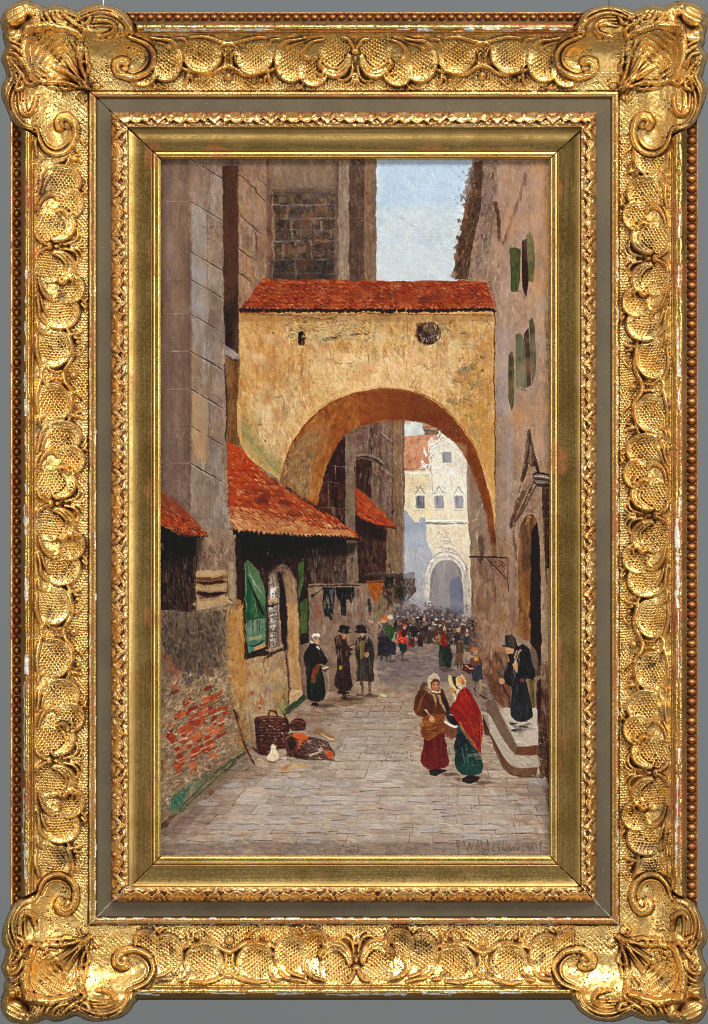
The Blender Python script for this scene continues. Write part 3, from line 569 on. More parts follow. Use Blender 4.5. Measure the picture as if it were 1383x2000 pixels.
    for r in range(6):                      # courses of pantiles
        y = 556+r*8.6
        for x in np.arange(512-r*8+(r%2)*5, 958+r*2, 10.5):
            yy = y+rng.normal(0,1); s = -3.5 if x < 740 else (1.5 if x > 900 else -1)
            xx = x+rng.normal(0,1.5); q = P(xx-4, yy+1.5, xx, yy-1.6, xx+4.5, yy+1.8)
            if rng.random() < .72: line(q, rng.uniform(1.4,2.4), [(84,36,28),(108,48,34),(60,30,28),(128,54,38)][rng.integers(4)], rng.uniform(.45,.85), .3)
            if rng.random() < .6: line(q+np.array([s, 3.2]), 2, [(206,124,92),(216,146,118),(196,92,58)][rng.integers(3)], .7, .9)
    for x in (545,600,652,706,760,812,850,905): line(P(x+4,552, x-6 if x < 780 else x,602), 1.5, (206,134,104), .35, .6, 1.)
    for x in np.arange(470, 968, 8.4):      # scalloped eave
        blobp(x+rng.normal(0,.8), 606.5-1.5*abs(x-760)/300+rng.normal(0,.8)-(x>880)*1, 4.8, 3.8, [(40,18,20),(52,26,24),(34,18,20)][rng.integers(3)], .92, .3)
        if rng.random() < .7: blobp(x+4, 600+rng.normal(0,1), 3.4, 2, [(206,120,86),(190,140,120),(180,84,56)][rng.integers(3)], .8, .9)
    line(P(468,612, 560,615, 700,613, 860,614, 966,616), 3, (120,66,40), .65, .4, 1.); line(P(680,613, 780,612, 966,614), 2.5, (150,86,50), .7, .4, .8)
    line(P(468,609, 520,612, 570,613), 3, (60,44,46), .7, .4, 1.); line(P(950,549, 958,572, 968,606), 2.5, (196,110,80), .8, .7); line(P(955,549, 964,575, 971,608), 1.6, (96,60,52), .6)
    line(P(735,547, 740,552), 2, (50,40,40), .7); line(P(900,556, 925,558), 1.6, (70,34,30), .7)
    # ---------- dark house fronts under the big roof
    region(P(455,1030, 700,1045, 700,1150, 612,1150, 612,1290, 470,1290, 455,1100), (58,38,34), [(50,32,30),(66,44,38),(42,28,27)], 260, 88, 8, (10,30), (4,9), jit=4)
    region(P(460,1035, 690,1045, 690,1075, 620,1090, 560,1085, 460,1080), (28,17,17), [(24,14,15),(36,22,21)], 130, 40, 40, (8,22), (5,10), jit=2)
    region(P(595,1075, 690,1060, 690,1140, 610,1145), (78,60,54), [(70,54,48),(90,72,64),(58,44,40),(100,84,76)], 170, 88, 10, (6,22), (2,6), (.4,.85), .6, 5)
    specks(590, 1070, 690, 1140, 260, [(128,110,100),(48,36,34),(104,88,80)], (.8,1.7), (2,8), (.3,.8), 88, .8)
    region(P(676,1056, 698,1056, 700,1145, 678,1145), (132,116,104), [(138,122,110),(122,106,96)], 40, 89, 4, (12,34), (3,6))
    # right end of the row: stalls and washing
    region(P(602,1140, 720,1140, 790,1130, 800,1200, 760,1260, 740,1300, 605,1300), (142,124,112), [(136,120,108),(150,132,118),(126,110,100),(146,130,122)], 420, 88, 12, (8,26), (3,7), (.4,.8), .6, 6)
    specks(606, 1150, 650, 1290, 150, [(112,98,88),(168,152,140),(150,112,80)], (.9,2), (1,6), (.3,.7), 88, .7)
    line(P(603,1146, 640,1144, 670,1143, 704,1144), 3, (62,44,42), .9, .6, .4); line(P(606,1141, 650,1139, 690,1139), 2, (170,140,130), .7, .7, .6); line(P(612,1163, 622,1156, 630,1150), 2.6, (44,32,32), .9); blobp(610, 1165, 3, 3, (40,30,32), .9)
    region(P(630,1147, 654,1147, 652,1200, 648,1212, 642,1204, 634,1205, 631,1180), (38,44,48), [(34,42,46),(28,32,38),(48,54,56)], 40, 89, 4, (10,30), (3,6), jit=3)
    region(P(656,1147, 692,1147, 692,1168, 686,1180, 682,1170, 676,1172, 675,1204, 666,1202, 664,1175, 656,1165), (44,42,44), [(38,38,42),(54,48,48)], 36, 89, 4, (8,26), (3,6), jit=3)
    blobp(643, 1185, 1.6, 4, (150,160,156), .7); 
    for y in range(1170, 1212, 5): line(P(620,y, 627,y+2), 2.6, (196,92,74), .7, .6, .8)
    region(P(745,1125, 810,1118, 812,1155, 790,1175, 760,1180, 745,1160), (84,70,62), [(60,54,50),(50,56,50),(104,70,54),(120,104,92),(70,44,38)], 130, 88, 18, (6,20), (3,6), (.4,.9), .6, 6)
    line(P(708,1124, 730,1122, 760,1122, 808,1124), 3, (90,84,80), .9, .7, .5); line(P(712,1120, 740,1118, 780,1121), 1.6, (170,156,146), .6, .7)
    region(P(716,1134, 750,1134, 748,1150, 742,1172, 735,1178, 728,1170, 722,1150), (170,104,54), [(160,96,50),(180,112,58),(196,100,40)], 30, 86, 8, (8,22), (3,6), jit=5)
    region(P(752,1128, 768,1128, 767,1150, 753,1148), (44,52,50), [(38,48,46),(54,60,56)], 12, 89, 4, (8,18), (3,5)); line(P(696,1137, 750,1136), 2.6, (70,52,46), .8)
    for (x, y0, y1, w, c) in ((721,1172,1202,6,(44,46,52)),(733,1180,1215,6,(126,124,92)),(744,1165,1210,5,(120,116,88)),(700,1150,1200,4,(120,84,70)),(757,1160,1190,7,(96,76,62)),(748,1190,1230,5,(130,116,100)),(768,1155,1200,8,(122,118,94)),(705,1165,1230,4,(128,96,80)),(780,1150,1175,8,(70,44,40)),(795,1150,1170,9,(58,60,52)),(785,1170,1190,8,(56,48,48))):
        line(P(x,y0, x+1,(y0+y1)/2, x,y1), w, c, .8, .5, .6)
    specks(740, 1130, 812, 1195, 210, [(40,34,34),(160,146,136),(112,60,46),(96,100,80),(70,66,66)], (1,2.4), (1,6), (.4,.9), 88, .8)
    # ---------- big tiled roof
    BR = P(443,862, 456,870, 470,878, 500,906, 560,958, 600,978, 640,1002, 674,1025, 700,1043, 707,1051, 690,1052, 600,1048, 540,1045, 500,1043, 470,1036, 457,1034, 449,1000, 444,930)
    region(BR, (190,88,54), [(196,88,52),(182,76,44),(206,104,68),(172,70,42),(212,124,90)], 620, 38, 12, (6,20), (2,6), (.35,.9), .8, 7)
    region(P(443,862, 470,876, 510,915, 500,960, 447,950), None, [(196,76,36),(204,84,42),(184,68,36)], 110, 60, 30, (6,18), (3,7), (.4,.8), .5, 6)
    region(P(448,985, 520,1000, 640,1020, 700,1046, 690,1052, 540,1045, 457,1034), None, [(206,150,112),(196,130,92),(190,140,98),(214,164,126),(182,104,66)], 280, 32, 10, (6,18), (2,5), (.4,.85), .9, 6)
    for r in range(11):
        y = 918+r*11.5
        x0 = 448; x1 = 470+(y-885)*1.45
        for x in np.arange(x0, min(x1, 700), 13):
            xx = x+rng.normal(0,2); yy = y+rng.normal(0,1.5)+(x-450)*.06
            if yy > 1040 or xx > x1-3: continue
            if rng.random() < .8: line(P(xx-4.5,yy+1, xx,yy-2, xx+5,yy+2.4), 2.1 if xx < 600 else 1.6, [(96,42,28),(130,56,36),(80,40,30)][rng.integers(3)], .75, .35)
            if rng.random() < .65: line(P(xx-2,yy+4, xx+5,yy+9), 2.4, [(224,160,130),(232,184,160),(216,120,80),(206,150,110)][rng.integers(4)], .75, 1.)
    line(P(455,1015, 462,1026, 476,1038), 4, (214,180,150), .8, .9); line(P(456,1000, 470,1016, 486,1032), 3, (220,186,158), .6, .9)
    x = 462
    while x < 702:                                # scalloped eave
        s = max(2.6, 6.6-(x-462)*.014)
        yb = 1041+(x-462)*.045
        blobp(x, yb, s*.75, s, (26,14,15), .97, .2, jag=.18)
        if rng.random() < .7: blobp(x+s*.9, yb-s*.7, s*.55, s*.6, (206,158,118), .85, .9)
        x += s*1.55
    line(P(560,1053, 640,1053, 706,1053), 4, (40,22,22), .9, .3); line(P(560,952, 580,968, 602,982, 634,1000), 6, (82,48,38), .85, .4); line(P(500,905, 520,922, 556,950), 1.8, (120,116,90), .7, .5)
    line(P(443,865, 445,930, 447,1000), 2, (112,44,30), .7); line(P(690,1050, 706,1053, 708,1062), 3, (132,76,58), .8)
    # ---------- small roof at far left and dark doorway
    region(P(305,1020, 405,1040, 400,1070, 390,1190, 305,1200), (44,28,26), [(38,24,23),(54,34,30),(34,22,22)], 180, 88, 6, (14,44), (4,9), jit=3)
    region(P(305,1020, 402,1040, 395,1085, 305,1090), (22,13,14), [(20,12,13),(28,17,17)], 60, 60, 30, (10,22), (5,9), jit=2)
    region(P(313,1090, 388,1110, 384,1200, 313,1240), None, [(66,48,42),(52,38,34),(84,66,58),(60,34,30)], 160, 88, 8, (8,28), (2,6), (.3,.8), .6, 5)
    specks(314, 1090, 388, 1230, 330, [(120,106,94),(30,22,22),(92,74,64),(140,128,112)], (.8,1.6), (2,8), (.3,.8), 88, .8)
    line(P(316,1063, 318,1074), 4, (168,152,132), .8, .8); line(P(382,1080, 381,1140, 380,1195), 4, (96,74,60), .7, .5)
    region(P(312,956, 330,968, 352,986, 374,1008, 400,1038, 407,1046, 396,1052, 380,1046, 366,1048, 350,1046, 338,1036, 312,1024), (176,78,44), [(184,80,44),(168,68,38),(196,98,60),(156,66,42)], 190, 42, 12, (6,18), (2,5), (.35,.9), .8, 7)
    for i in range(40):
        t = rng.random(); x = 316+t*76; y = 975+t*62+rng.uniform(-2,34)*(1-t*.8); line(P(x-3,y, x,y-2, x+4,y+1), 1.7, [(90,40,28),(110,50,34),(70,34,28)][rng.integers(3)], .65, .4)
        if i % 2: line(P(x,y+3, x+5,y+7), 2, [(222,150,112),(214,128,84)][rng.integers(2)], .7, .9)
    line(P(313,1024, 336,1036, 352,1046), 2.6, (188,150,118), .7, .8); specks(330, 1030, 395, 1050, 40, [(206,150,104),(26,15,16)], (2,4), (0,3), (.6,.95))
    for x in np.arange(350, 404, 7.5): blobp(x, 1050, 4, 4.4, (24,14,15), .95, .2, jag=.2)
    # ---------- louvre niche
    region(P(384,1050, 460,1045, 462,1180, 384,1190), (142,124,112), [(150,132,118),(130,112,100),(120,92,82),(160,142,126)], 210, 88, 10, (6,24), (2,6), (.4,.85), .6, 6)
    specks(386, 1070, 440, 1112, 120, [(96,66,58),(170,150,134),(110,84,76)], (.9,2), (2,8), (.4,.8), 88, .8)
    line(P(383,1072, 383,1115), 2.2, (176,158,136), .8, .7)
    fill(P(382,1116, 440,1113, 445,1125, 444,1170, 462,1176, 382,1194), (170,148,122), relief=.5)
    for q, w, c in ((P(384,1121, 410,1121, 440,1118), 7, (178,158,130)), (P(384,1131, 410,1132, 438,1128), 7, (116,74,52)), (P(386,1138, 412,1140, 438,1134), 6, (64,34,34)), (P(384,1150, 412,1151, 440,1147), 7, (188,160,130)),
                    (P(386,1160, 412,1162, 440,1157), 8, (60,32,34)), (P(388,1168, 425,1165), 3, (110,74,66)), (P(382,1180, 410,1178, 440,1170, 458,1180), 9, (184,160,130)), (P(382,1193, 420,1190, 460,1180), 3, (120,104,88)), (P(380,1198, 415,1196, 440,1190, 458,1185), 4, (58,36,32)),
                    (P(449,1100, 452,1140, 454,1170), 9, (162,150,130)), (P(442,1125, 443,1150, 441,1165), 3, (112,90,74)), (P(447,1170, 459,1178), 3, (34,22,20)), (P(340,1186, 360,1194, 380,1196), 4, (56,50,50))):
        line(q, w, c, .92, .5, .5)
    # corner boards
    region(P(458,1050, 470,1052, 478,1290, 466,1288), (62,40,35), [(54,34,31),(80,54,44),(44,28,27)], 60, 89, 2, (16,60), (3,6), jit=3)
    region(P(462,1170, 470,1172, 477,1290, 480,1360, 468,1380, 456,1290), (150,110,72), [(160,118,72),(140,100,66),(172,128,70)], 60, 89, 4, (12,44), (3,6), jit=5)
    # ---------- lower left wall
    LW = P(305,1190, 385,1195, 462,1180, 470,1290, 480,1300, 480,1470, 474,1480, 400,1555, 313,1625, 305,1640)
    region(LW, (142,124,104), [(150,132,110),(132,116,98),(160,142,118),(122,106,90),(154,130,98)], 720, 100, 40, (6,20), (3,7), (.35,.85), .7, 8)
    region(P(313,1190, 385,1196, 440,1190, 440,1300, 380,1330, 313,1300), None, [(96,86,80),(80,72,70),(120,106,92),(110,98,80),(70,62,60)], 430, 88, 14, (5,20), (2,5), (.35,.85), .8, 7)
    specks(314, 1190, 440, 1330, 850, [(54,48,50),(166,152,134),(70,64,66),(150,136,112)], (.7,1.6), (2,7), (.35,.85), 88, .9)
    region(P(440,1200, 476,1180, 484,1300, 500,1470, 470,1480, 450,1330), None, [(184,136,76),(170,124,74),(176,146,104),(192,148,88)], 170, 88, 10, (8,30), (3,7), (.35,.75), .6, 7)
    region(P(313,1380, 420,1300, 470,1340, 470,1440, 380,1520, 313,1590), None, [(176,156,134),(166,146,126),(184,166,146),(158,142,124)], 330, 130, 30, (5,16), (2,6), (.3,.8), .8, 7)
    for (x, y) in ((321,1286),(330,1305),(340,1318)): blobp(x+4, y, 8, 13, (192,108,82), .75, .8, -30, jag=.25)
    blobp(340, 1340, 8, 12, (176,98,74), .6); blobp(336, 1353, 14, 5, (90,62,56), .7, .5, -20); blobp(370, 1328, 12, 8, (78,74,84), .6, .5, -40); blobp(412, 1315, 12, 9, (112,78,68), .6)
    blobp(451, 1296, 7, 9, (176,156,124), .8); line(P(447,1288, 453,1289, 455,1297), 1.6, (46,36,32), .8); line(P(429,1322, 437,1324, 439,1330), 1.6, (46,36,32), .8)
    for q in (P(372,1244, 372,1270, 371,1296), P(374,1296, 390,1290, 414,1274), P(372,1238, 400,1232, 424,1224), P(436,1356, 450,1350, 463,1343), P(395,1340, 410,1332, 425,1322)): line(q, 1.8, (182,166,142), .7, .8, .6)
    line(P(378,1292, 396,1286, 414,1273), 2, (50,38,34), .8, .4)
    bricks = [(350,1396,13,7),(372,1386,9,6),(398,1376,12,6),(416,1362,9,6),(364,1376,8,5),(405,1344,9,5),(366,1366,8,4),(356,1424,13,9),(380,1418,12,8),(396,1402,9,8),(392,1418,11,6),(418,1404,9,7),(398,1392,6,6),(410,1388,8,6),(333,1440,6,10),(346,1448,5,5),(382,1445,12,9),(408,1438,13,8),(428,1434,5,6),(432,1418,7,6),
              (384,1466,10,8),(408,1464,10,7),(420,1478,7,6),(378,1478,10,7),(352,1492,9,9),(377,1504,7,5),(451,1448,4,5),(446,1392,4,8),(388,1506,4,3),(348,1500,6,5),(334,1428,5,6),(374,1403,9,6)]
    for (x, y, a, b) in bricks:
        c = [(168,66,42),(180,84,58),(150,56,38),(190,104,80),(172,74,52)][rng.integers(5)]
        blobp(x, y, a, b*.8, c, .92, .7, -32, 9, .2)
        line(P(x-a,y+b*.6, x,y+b*.9, x+a*.8,y), 1.8, (206,186,164), .6, .9, 1.); 
        if rng.random() < .5: line(P(x-a*.6,y, x+a*.4,y-b*.4), 2.2, (200,110,84), .6, .8, .5)
    specks(320, 1340, 440, 1520, 420, [(66,58,62),(212,194,170),(196,178,156),(90,60,52),(70,66,80)], (.9,2.2), (2,7), (.4,.9), -35, .9)
    region(P(332,1590, 336,1555, 362,1530, 420,1500, 476,1455, 490,1440, 484,1472, 440,1512, 400,1548, 350,1592), None, [(96,116,98),(70,104,88),(120,130,104),(110,116,96)], 130, -40, 12, (8,22), (3,7), (.4,.85), .6, 7)
    region(P(333,1560, 352,1545, 362,1536, 358,1568, 334,1590), None, [(42,112,94),(48,120,100)], 26, 100, 14, (6,16), (3,6), (.6,.9)); line(P(330,1550, 332,1590), 3, (60,120,104), .6)
    # bench of stone between shuttered window and street
    region(P(476,1290, 560,1270, 566,1380, 560,1400, 500,1400, 496,1450, 482,1440), (168,146,118), [(176,152,122),(160,138,112),(178,144,100),(156,140,124)], 260, 88, 14, (6,24), (3,7), (.35,.8), .7, 7)
    specks(480, 1300, 560, 1440, 160, [(108,90,78),(204,188,164),(150,120,96)], (.9,2), (1,6), (.3,.8), 85, .8)
    for q in (P(481,1290, 482,1320, 481,1338), P(517,1290, 518,1318), P(519,1345, 518,1370), P(520,1344, 521,1362)): line(q, 2, (122,76,52), .7, .4, .5)
    blobp(492, 1354, 5, 5, (176,66,40), .9, .6); blobp(512, 1371, 5, 6, (186,76,44), .9, .6); blobp(508, 1384, 3, 3, (150,62,44), .8); blobp(447, 1403, 3, 8, (150,64,46), .7)
    region(P(470,1380, 500,1390, 500,1450, 482,1462), None, [(176,158,130),(150,134,112),(120,118,104)], 60, 80, 20, (6,20), (3,6), (.4,.8), .7)
    # shuttered window
    region(P(478,1100, 484,1095, 496,1106, 506,1124, 514,1150, 520,1185, 520,1262, 486,1278, 480,1240), (62,112,76), [(66,118,80),(52,100,66),(76,124,86)], 110, 89, 6, (10,34), (3,7), jit=5)
    region(P(482,1096, 498,1108, 508,1126, 517,1156, 518,1186, 504,1170, 490,1140, 484,1120), (84,128,90), [(92,136,98),(78,122,84)], 50, 60, 10, (10,28), (3,7), jit=4)
    region(P(481,1125, 486,1130, 489,1160, 486,1210, 481,1220), (16,96,60), [(14,90,56),(24,104,70)], 20, 89, 4, (10,24), (3,6)); line(P(479,1100, 480,1180, 481,1262), 2.2, (150,160,138), .7, .6)
    line(P(487,1141, 496,1160, 506,1184, 516,1202), 3.4, (40,22,22), .92, .4); line(P(488,1123, 498,1140, 510,1158), 2, (150,180,150), .8, .8); line(P(484,1096, 498,1107, 508,1122), 2, (150,140,120), .7, .6)
    region(P(482,1212, 517,1206, 518,1260, 485,1274), (112,146,126), [(120,152,132),(98,134,114),(130,156,140)], 70, 89, 8, (8,24), (3,6), jit=5)
    for x in (493,498,503,507): line(P(x,1212, x+1,1240), 1.6, (66,72,60) if x != 498 else (180,172,150), .8, .6, .5)
    fill(P(488,1246, 512,1241, 512,1247, 502,1252, 488,1252), (164,164,136), relief=.7); fill(P(487,1253, 512,1248, 512,1256, 488,1262), (92,134,122), relief=.5)
    line(P(487,1262, 500,1262, 516,1252), 3, (28,20,22), .9, .4); fill(P(498,1266, 516,1256, 520,1262, 496,1274), (192,152,116), relief=.6); fill(P(486,1266, 496,1266, 495,1273, 486,1276), (92,140,134))
    line(P(478,1284, 495,1276, 522,1266), 4.5, (42,24,24), .92, .4, .4); line(P(473,1120, 476,1200, 480,1288), 5, (48,27,27), .9, .3); 
    line(P(498,1206, 506,1203, 512,1206), 2.4, (64,72,46), .8); line(P(500,1180, 499,1206), 1.6, (170,180,150), .7, .6)
    # arched casement with lace
    region(P(524,1130, 534,1112, 548,1102, 560,1104, 572,1120, 580,1145, 584,1180, 588,1290, 566,1295, 560,1270, 524,1275), (120,102,94), [(128,110,102),(110,94,88),(136,120,110)], 110, 88, 10, (8,28), (3,7), jit=5)
    line(P(530,1112, 540,1104, 550,1101, 560,1104), 2.2, (88,86,88), .8, .6); line(P(526,1140, 534,1122, 543,1115), 3, (140,118,98), .7, .6)
    region(P(541,1116, 549,1120, 556,1150, 560,1190, 560,1268, 554,1272, 550,1240, 546,1180), (48,26,25), [(42,22,22),(58,32,29)], 46, 89, 4, (14,40), (3,6), jit=2)
    region(P(553,1110, 566,1118, 578,1150, 582,1200, 584,1290, 562,1290, 562,1190, 558,1150), (148,126,108), [(156,134,112),(140,120,106),(166,140,108)], 70, 88, 5, (14,44), (3,7), jit=5)
    region(P(562,1180, 582,1180, 590,1370, 572,1360, 564,1290), (178,144,104), [(186,150,106),(168,136,102),(176,152,124)], 100, 88.5, 4, (14,50), (3,7), jit=5)
    region(P(527,1125, 538,1120, 541,1175, 540,1262, 528,1266, 526,1180), (150,142,132), [(160,152,144),(130,120,110)], 40, 88, 6, (8,26), (2,5), jit=6)
    for (y, c) in ((1152,(206,206,200)),(1158,(220,220,214)),(1164,(226,228,222)),(1170,(214,214,206)),(1190,(196,196,192)),(1202,(204,204,200)),(1214,(214,214,210)),(1226,(200,204,204)),(1238,(196,200,200)),(1250,(186,188,188))):
        blobp(532+rng.normal(0,1), y, 4.4, 5, c, .85, .8, jag=.3)
    specks(527, 1140, 540, 1262, 90, [(52,46,46),(228,228,222),(60,54,54)], (1.2,2.4), (1,5), (.5,.95), None, .8)
    fill(P(524,1173, 542,1168, 542,1177, 526,1180), (186,160,130), relief=.7); line(P(524,1183, 534,1183, 543,1178), 3.2, (44,26,26), .9); line(P(544,1130, 546,1200, 548,1265), 2.6, (176,162,146), .7, .7)
    line(P(524,1190, 526,1265), 3, (96,60,46), .8); line(P(519,1270, 535,1268, 553,1262), 3.4, (178,156,132), .9, .8, .4); line(P(516,1286, 530,1278, 551,1268), 4.4, (66,34,31), .9, .4, .4); line(P(516,1286, 518,1318), 3, (96,56,44), .8)
    line(P(557,1268, 561,1300, 565,1345, 564,1378), 3.4, (98,52,40), .92, .4, .4); line(P(583,1150, 584,1200, 586,1300), 2.4, (70,44,38), .7); line(P(586,1210, 588,1300), 1.8, (190,170,146), .5, .6)
    specks(512, 1105, 560, 1130, 40, [(120,90,66),(70,62,60),(150,126,104)], (1.4,3), (1,6), (.3,.8))
    region(P(583,1100, 594,1096, 592,1125, 588,1150, 584,1170, 582,1140), (82,114,66), [(90,122,72),(72,104,58)], 20, 92, 6, (8,24), (2,5), jit=4)
    line(P(596,1130, 590,1152, 586,1172), 2, (58,44,38), .8); line(P(592,1128, 588,1150, 586,1166), 1.8, (156,170,160), .8, .6)
    region(P(586,1178, 600,1168, 601,1238, 587,1238), (86,112,66), [(92,118,70),(78,104,60)], 30, 89, 4, (10,30), (3,6), jit=4); line(P(601,1170, 602,1240), 2, (92,60,48), .8)
    line(P(586,1243, 600,1238), 2, (50,30,28), .9); line(P(586,1258, 596,1253, 604,1252), 2.6, (48,28,26), .9)
    region(P(586,1260, 606,1255, 610,1300, 612,1372, 590,1370, 588,1330), (128,112,102), [(136,120,110),(118,102,94)], 60, 88, 8, (10,30), (3,7), jit=5)
    region(P(566,1350, 588,1346, 592,1354, 566,1378), (190,166,138), [(200,180,154),(180,154,124)], 20, -20, 20, (6,16), (3,5)); line(P(568,1378, 590,1356), 2, (222,208,184), .8, .8)
    region(P(554,1384, 566,1378, 594,1354, 596,1364, 572,1386, 556,1398), (66,88,68), [(56,80,62),(82,104,78)], 30, -40, 8, (8,20), (3,6), jit=5)
    region(P(540,1375, 556,1350, 562,1378, 556,1400, 544,1392), None, [(128,124,78),(110,116,76)], 20, 80, 20, (6,16), (3,6), (.4,.8))
    # ---------- street
    ST = P(305,1640, 313,1625, 400,1555, 480,1475, 560,1400, 600,1366, 640,1355, 700,1330, 740,1285, 760,1240, 800,1215, 925,1235, 960,1290, 1000,1360, 1080,1480, 1080,1680, 305,1680)
    region(ST, (160,144,132), [(168,152,140),(154,138,126),(174,160,148),(162,148,140),(150,138,130),(172,154,134)], 1900, 4, 10, (10,34), (3,8), (.35,.85), .7, 6)
    region(P(735,1275, 870,1262, 945,1310, 925,1350, 860,1330, 740,1335), None, [(128,116,118),(120,110,114),(138,124,122),(132,122,128)], 330, 3, 9, (10,30), (3,7), (.4,.85), .6, 5)
    region(P(860,1330, 930,1290, 985,1370, 990,1450, 950,1400, 900,1330), None, [(132,118,114),(142,126,120),(124,110,108)], 180, 20, 20, (8,24), (3,7), (.35,.8), .5, 5)
    region(P(600,1366, 740,1335, 860,1330, 830,1400, 600,1440, 540,1420), None, [(158,140,126),(146,128,118),(166,150,138),(150,132,116)], 430, 3, 8, (10,34), (3,7), (.35,.8), .7, 6)
    region(P(600,1460, 1070,1440, 1070,1620, 400,1620), None, [(182,168,156),(176,162,152),(188,174,158),(170,162,160),(184,166,150)], 1100, 3, 9, (10,34), (3,7), (.35,.85), .8, 5)
    region(P(305,1640, 1080,1640, 1080,1680, 305,1680), None, [(150,136,132),(142,130,128),(160,140,126),(136,126,128)], 330, 3, 12, (10,30), (4,8), (.35,.8), .6, 6)
    region(P(312,1625, 420,1540, 440,1580, 340,1675, 312,1675), None, [(136,122,116),(148,134,126),(124,112,110)], 130, -38, 14, (8,26), (3,7), (.35,.8), .7, 6)
    region(P(600,1370, 720,1352, 716,1372, 610,1392), None, [(136,112,94),(126,104,90)], 60, 3, 8, (10,30), (3,6), (.35,.7), .5)
    # flag joints: rows getting wider towards us, and seams running to the far end
    VX, VY = 850., 1130.
    ys = [1395, 1404, 1414, 1426, 1440, 1455, 1471, 1487, 1503, 1519, 1537, 1553, 1570, 1586, 1603, 1621, 1643]
    for k, y in enumerate(ys):
        xl = max(320, 596-(y-1366)*1.04); xr = min(1068, 985+(y-1400)*.5)
        x = xl+rng.uniform(0, 20)
        while x < xr:
            l = rng.uniform(14, 60); 
            if rng.random() < (.45 if y < 1480 else .78):
                yy = y+rng.normal(0,1.8); c = [(96,76,68),(124,88,72),(80,66,62),(150,104,82),(112,100,100)][rng.integers(5)]
                if not (805 < x+l/2 < 950 and y < 1528): line(P(x,yy, x+l/2,yy+rng.normal(0,.9), min(x+l,xr),yy+rng.normal(0,1)), rng.uniform(1.2,2.2), c, rng.uniform(.45,.85), .4)
                if rng.random() < .5: line(P(x,yy+3, min(x+l,xr),yy+3), rng.uniform(1.5,3), (206,196,186), rng.uniform(.3,.65), 1.)
            x += l+rng.uniform(2, 14)
        if k+1 < len(ys):
            yn = ys[k+1]; step = 30+(y-1390)*.13
            for x in np.arange(xl+rng.uniform(0,step), xr, step):
                if 800 < x < 950 and y < 1520: continue
                if rng.random() < .55:
                    s = (x-VX)/(y-VY); xa = x; xb = x+s*(yn-y)*.9
                    line(P(xa,y+1, xb,yn-1), rng.uniform(1.2,2.2), [(98,70,60),(128,86,72),(84,70,66)][rng.integers(3)], rng.uniform(.4,.8), .4)
    for q in (P(1000,1540, 1013,1575, 1040,1636), P(945,1535, 955,1580, 962,1622), P(892,1535, 898,1580, 906,1622), P(862,1520, 864,1560, 870,1620), P(1040,1560, 1062,1604)): line(q, 2.2, (136,94,80), .65, .4, .8)
    for q in (P(425,1505, 458,1506), P(450,1540, 476,1507, 487,1499), P(350,1596, 370,1597, 395,1588, 402,1578), P(382,1605, 402,1609, 420,1604, 427,1600), P(415,1616, 440,1620), P(520,1640, 545,1604), P(452,1580, 470,1562), P(535,1622, 600,1626, 690,1622), P(1012,1533, 1046,1534), P(1030,1562, 1062,1563)): line(q, 2.4, (92,64,54), .85, .4, .5)
    blobp(438, 1598, 9, 4, (128,98,80), .7, .5, 15); blobp(618, 1500, 16, 3, (140,116,108), .6); blobp(722, 1628, 24, 5, (168,138,122), .5); blobp(1022, 1562, 8, 3, (150,96,84), .5)
    specks(330, 1400, 1066, 1660, 1500, [(104,90,84),(214,206,198),(120,110,108),(206,196,186),(150,118,98),(92,90,98)], (.8,1.8), (1,7), (.3,.75), 4, .9)
    specks(735, 1468, 812, 1486, 50, [(56,50,52),(80,70,70)], (1,1.8), (2,6), (.4,.9), 88); specks(560, 1430, 820, 1480, 160, [(96,104,112),(110,112,116)], (.8,1.6), (2,10), (.3,.6), 3)
    specks(655, 1650, 700, 1668, 50, [(60,54,54),(80,72,72)], (1,2.4), (0,4), (.4,.8)); specks(330, 1600, 372, 1655, 110, [(92,84,84),(176,166,160)], (.8,1.6), (3,9), (.3,.7), -45)
    specks(740, 1290, 860, 1400, 130, [(172,158,150),(112,96,88),(160,130,110)], (.9,2), (2,10), (.3,.7), 3)
    # white impasto streaks on the flags
    for (x0, x1, y) in ((925,990,1633),(1002,1040,1631),(705,820,1632),(890,905,1642)): line(P(x0,y, (x0+x1)/2,y+1, x1,y), 2.4, (226,218,208), .8, 1.4, .5)
    line(P(640,1620, 715,1612, 760,1612), 6, (186,174,164), .6, 1.); line(P(830,1645, 890,1648, 890,1636), 3.4, (184,172,160), .7, 1.); line(P(318,1612, 350,1580, 420,1512, 478,1470), 3, (70,46,40), .85, .4, 1.)
    blobp(746, 1362, 8, 6, (196,184,152), .9, .8); line(P(752,1368, 762,1371), 2, (90,76,70), .7); blobp(411, 1549, 5, 4, (140,64,50), .8); blobp(322, 1612, 9, 6, (60,42,38), .8, .4, -35); line(P(312,1622, 318,1610), 4, (30,20,20), .8)
    line(P(312,1620, 330,1604, 334,1590), 5, (132,98,76), .6)
    # ---------- broken baskets, jug, broom
    line(P(457,1390, 466,1420, 478,1455, 497,1495), 4, (92,48,38), .92, .6, .3); line(P(456,1388, 464,1402), 5, (48,30,30), .9, .4)
    region(P(497,1404, 510,1400, 540,1398, 560,1404, 566,1420, 560,1440, 556,1462, 540,1466, 506,1470, 500,1450), (74,34,26), [(66,30,24),(86,42,30),(56,26,22),(100,56,42)], 110, 10, 20, (6,20), (2,5), (.4,.9), .7, 5)
    line(P(499,1400, 520,1397, 556,1400), 3, (188,172,156), .6, .8, 1.); line(P(524,1396, 528,1388, 538,1390, 542,1400), 2.6, (80,38,28), .9, .6); line(P(552,1396, 562,1408), 3, (70,36,30), .9)
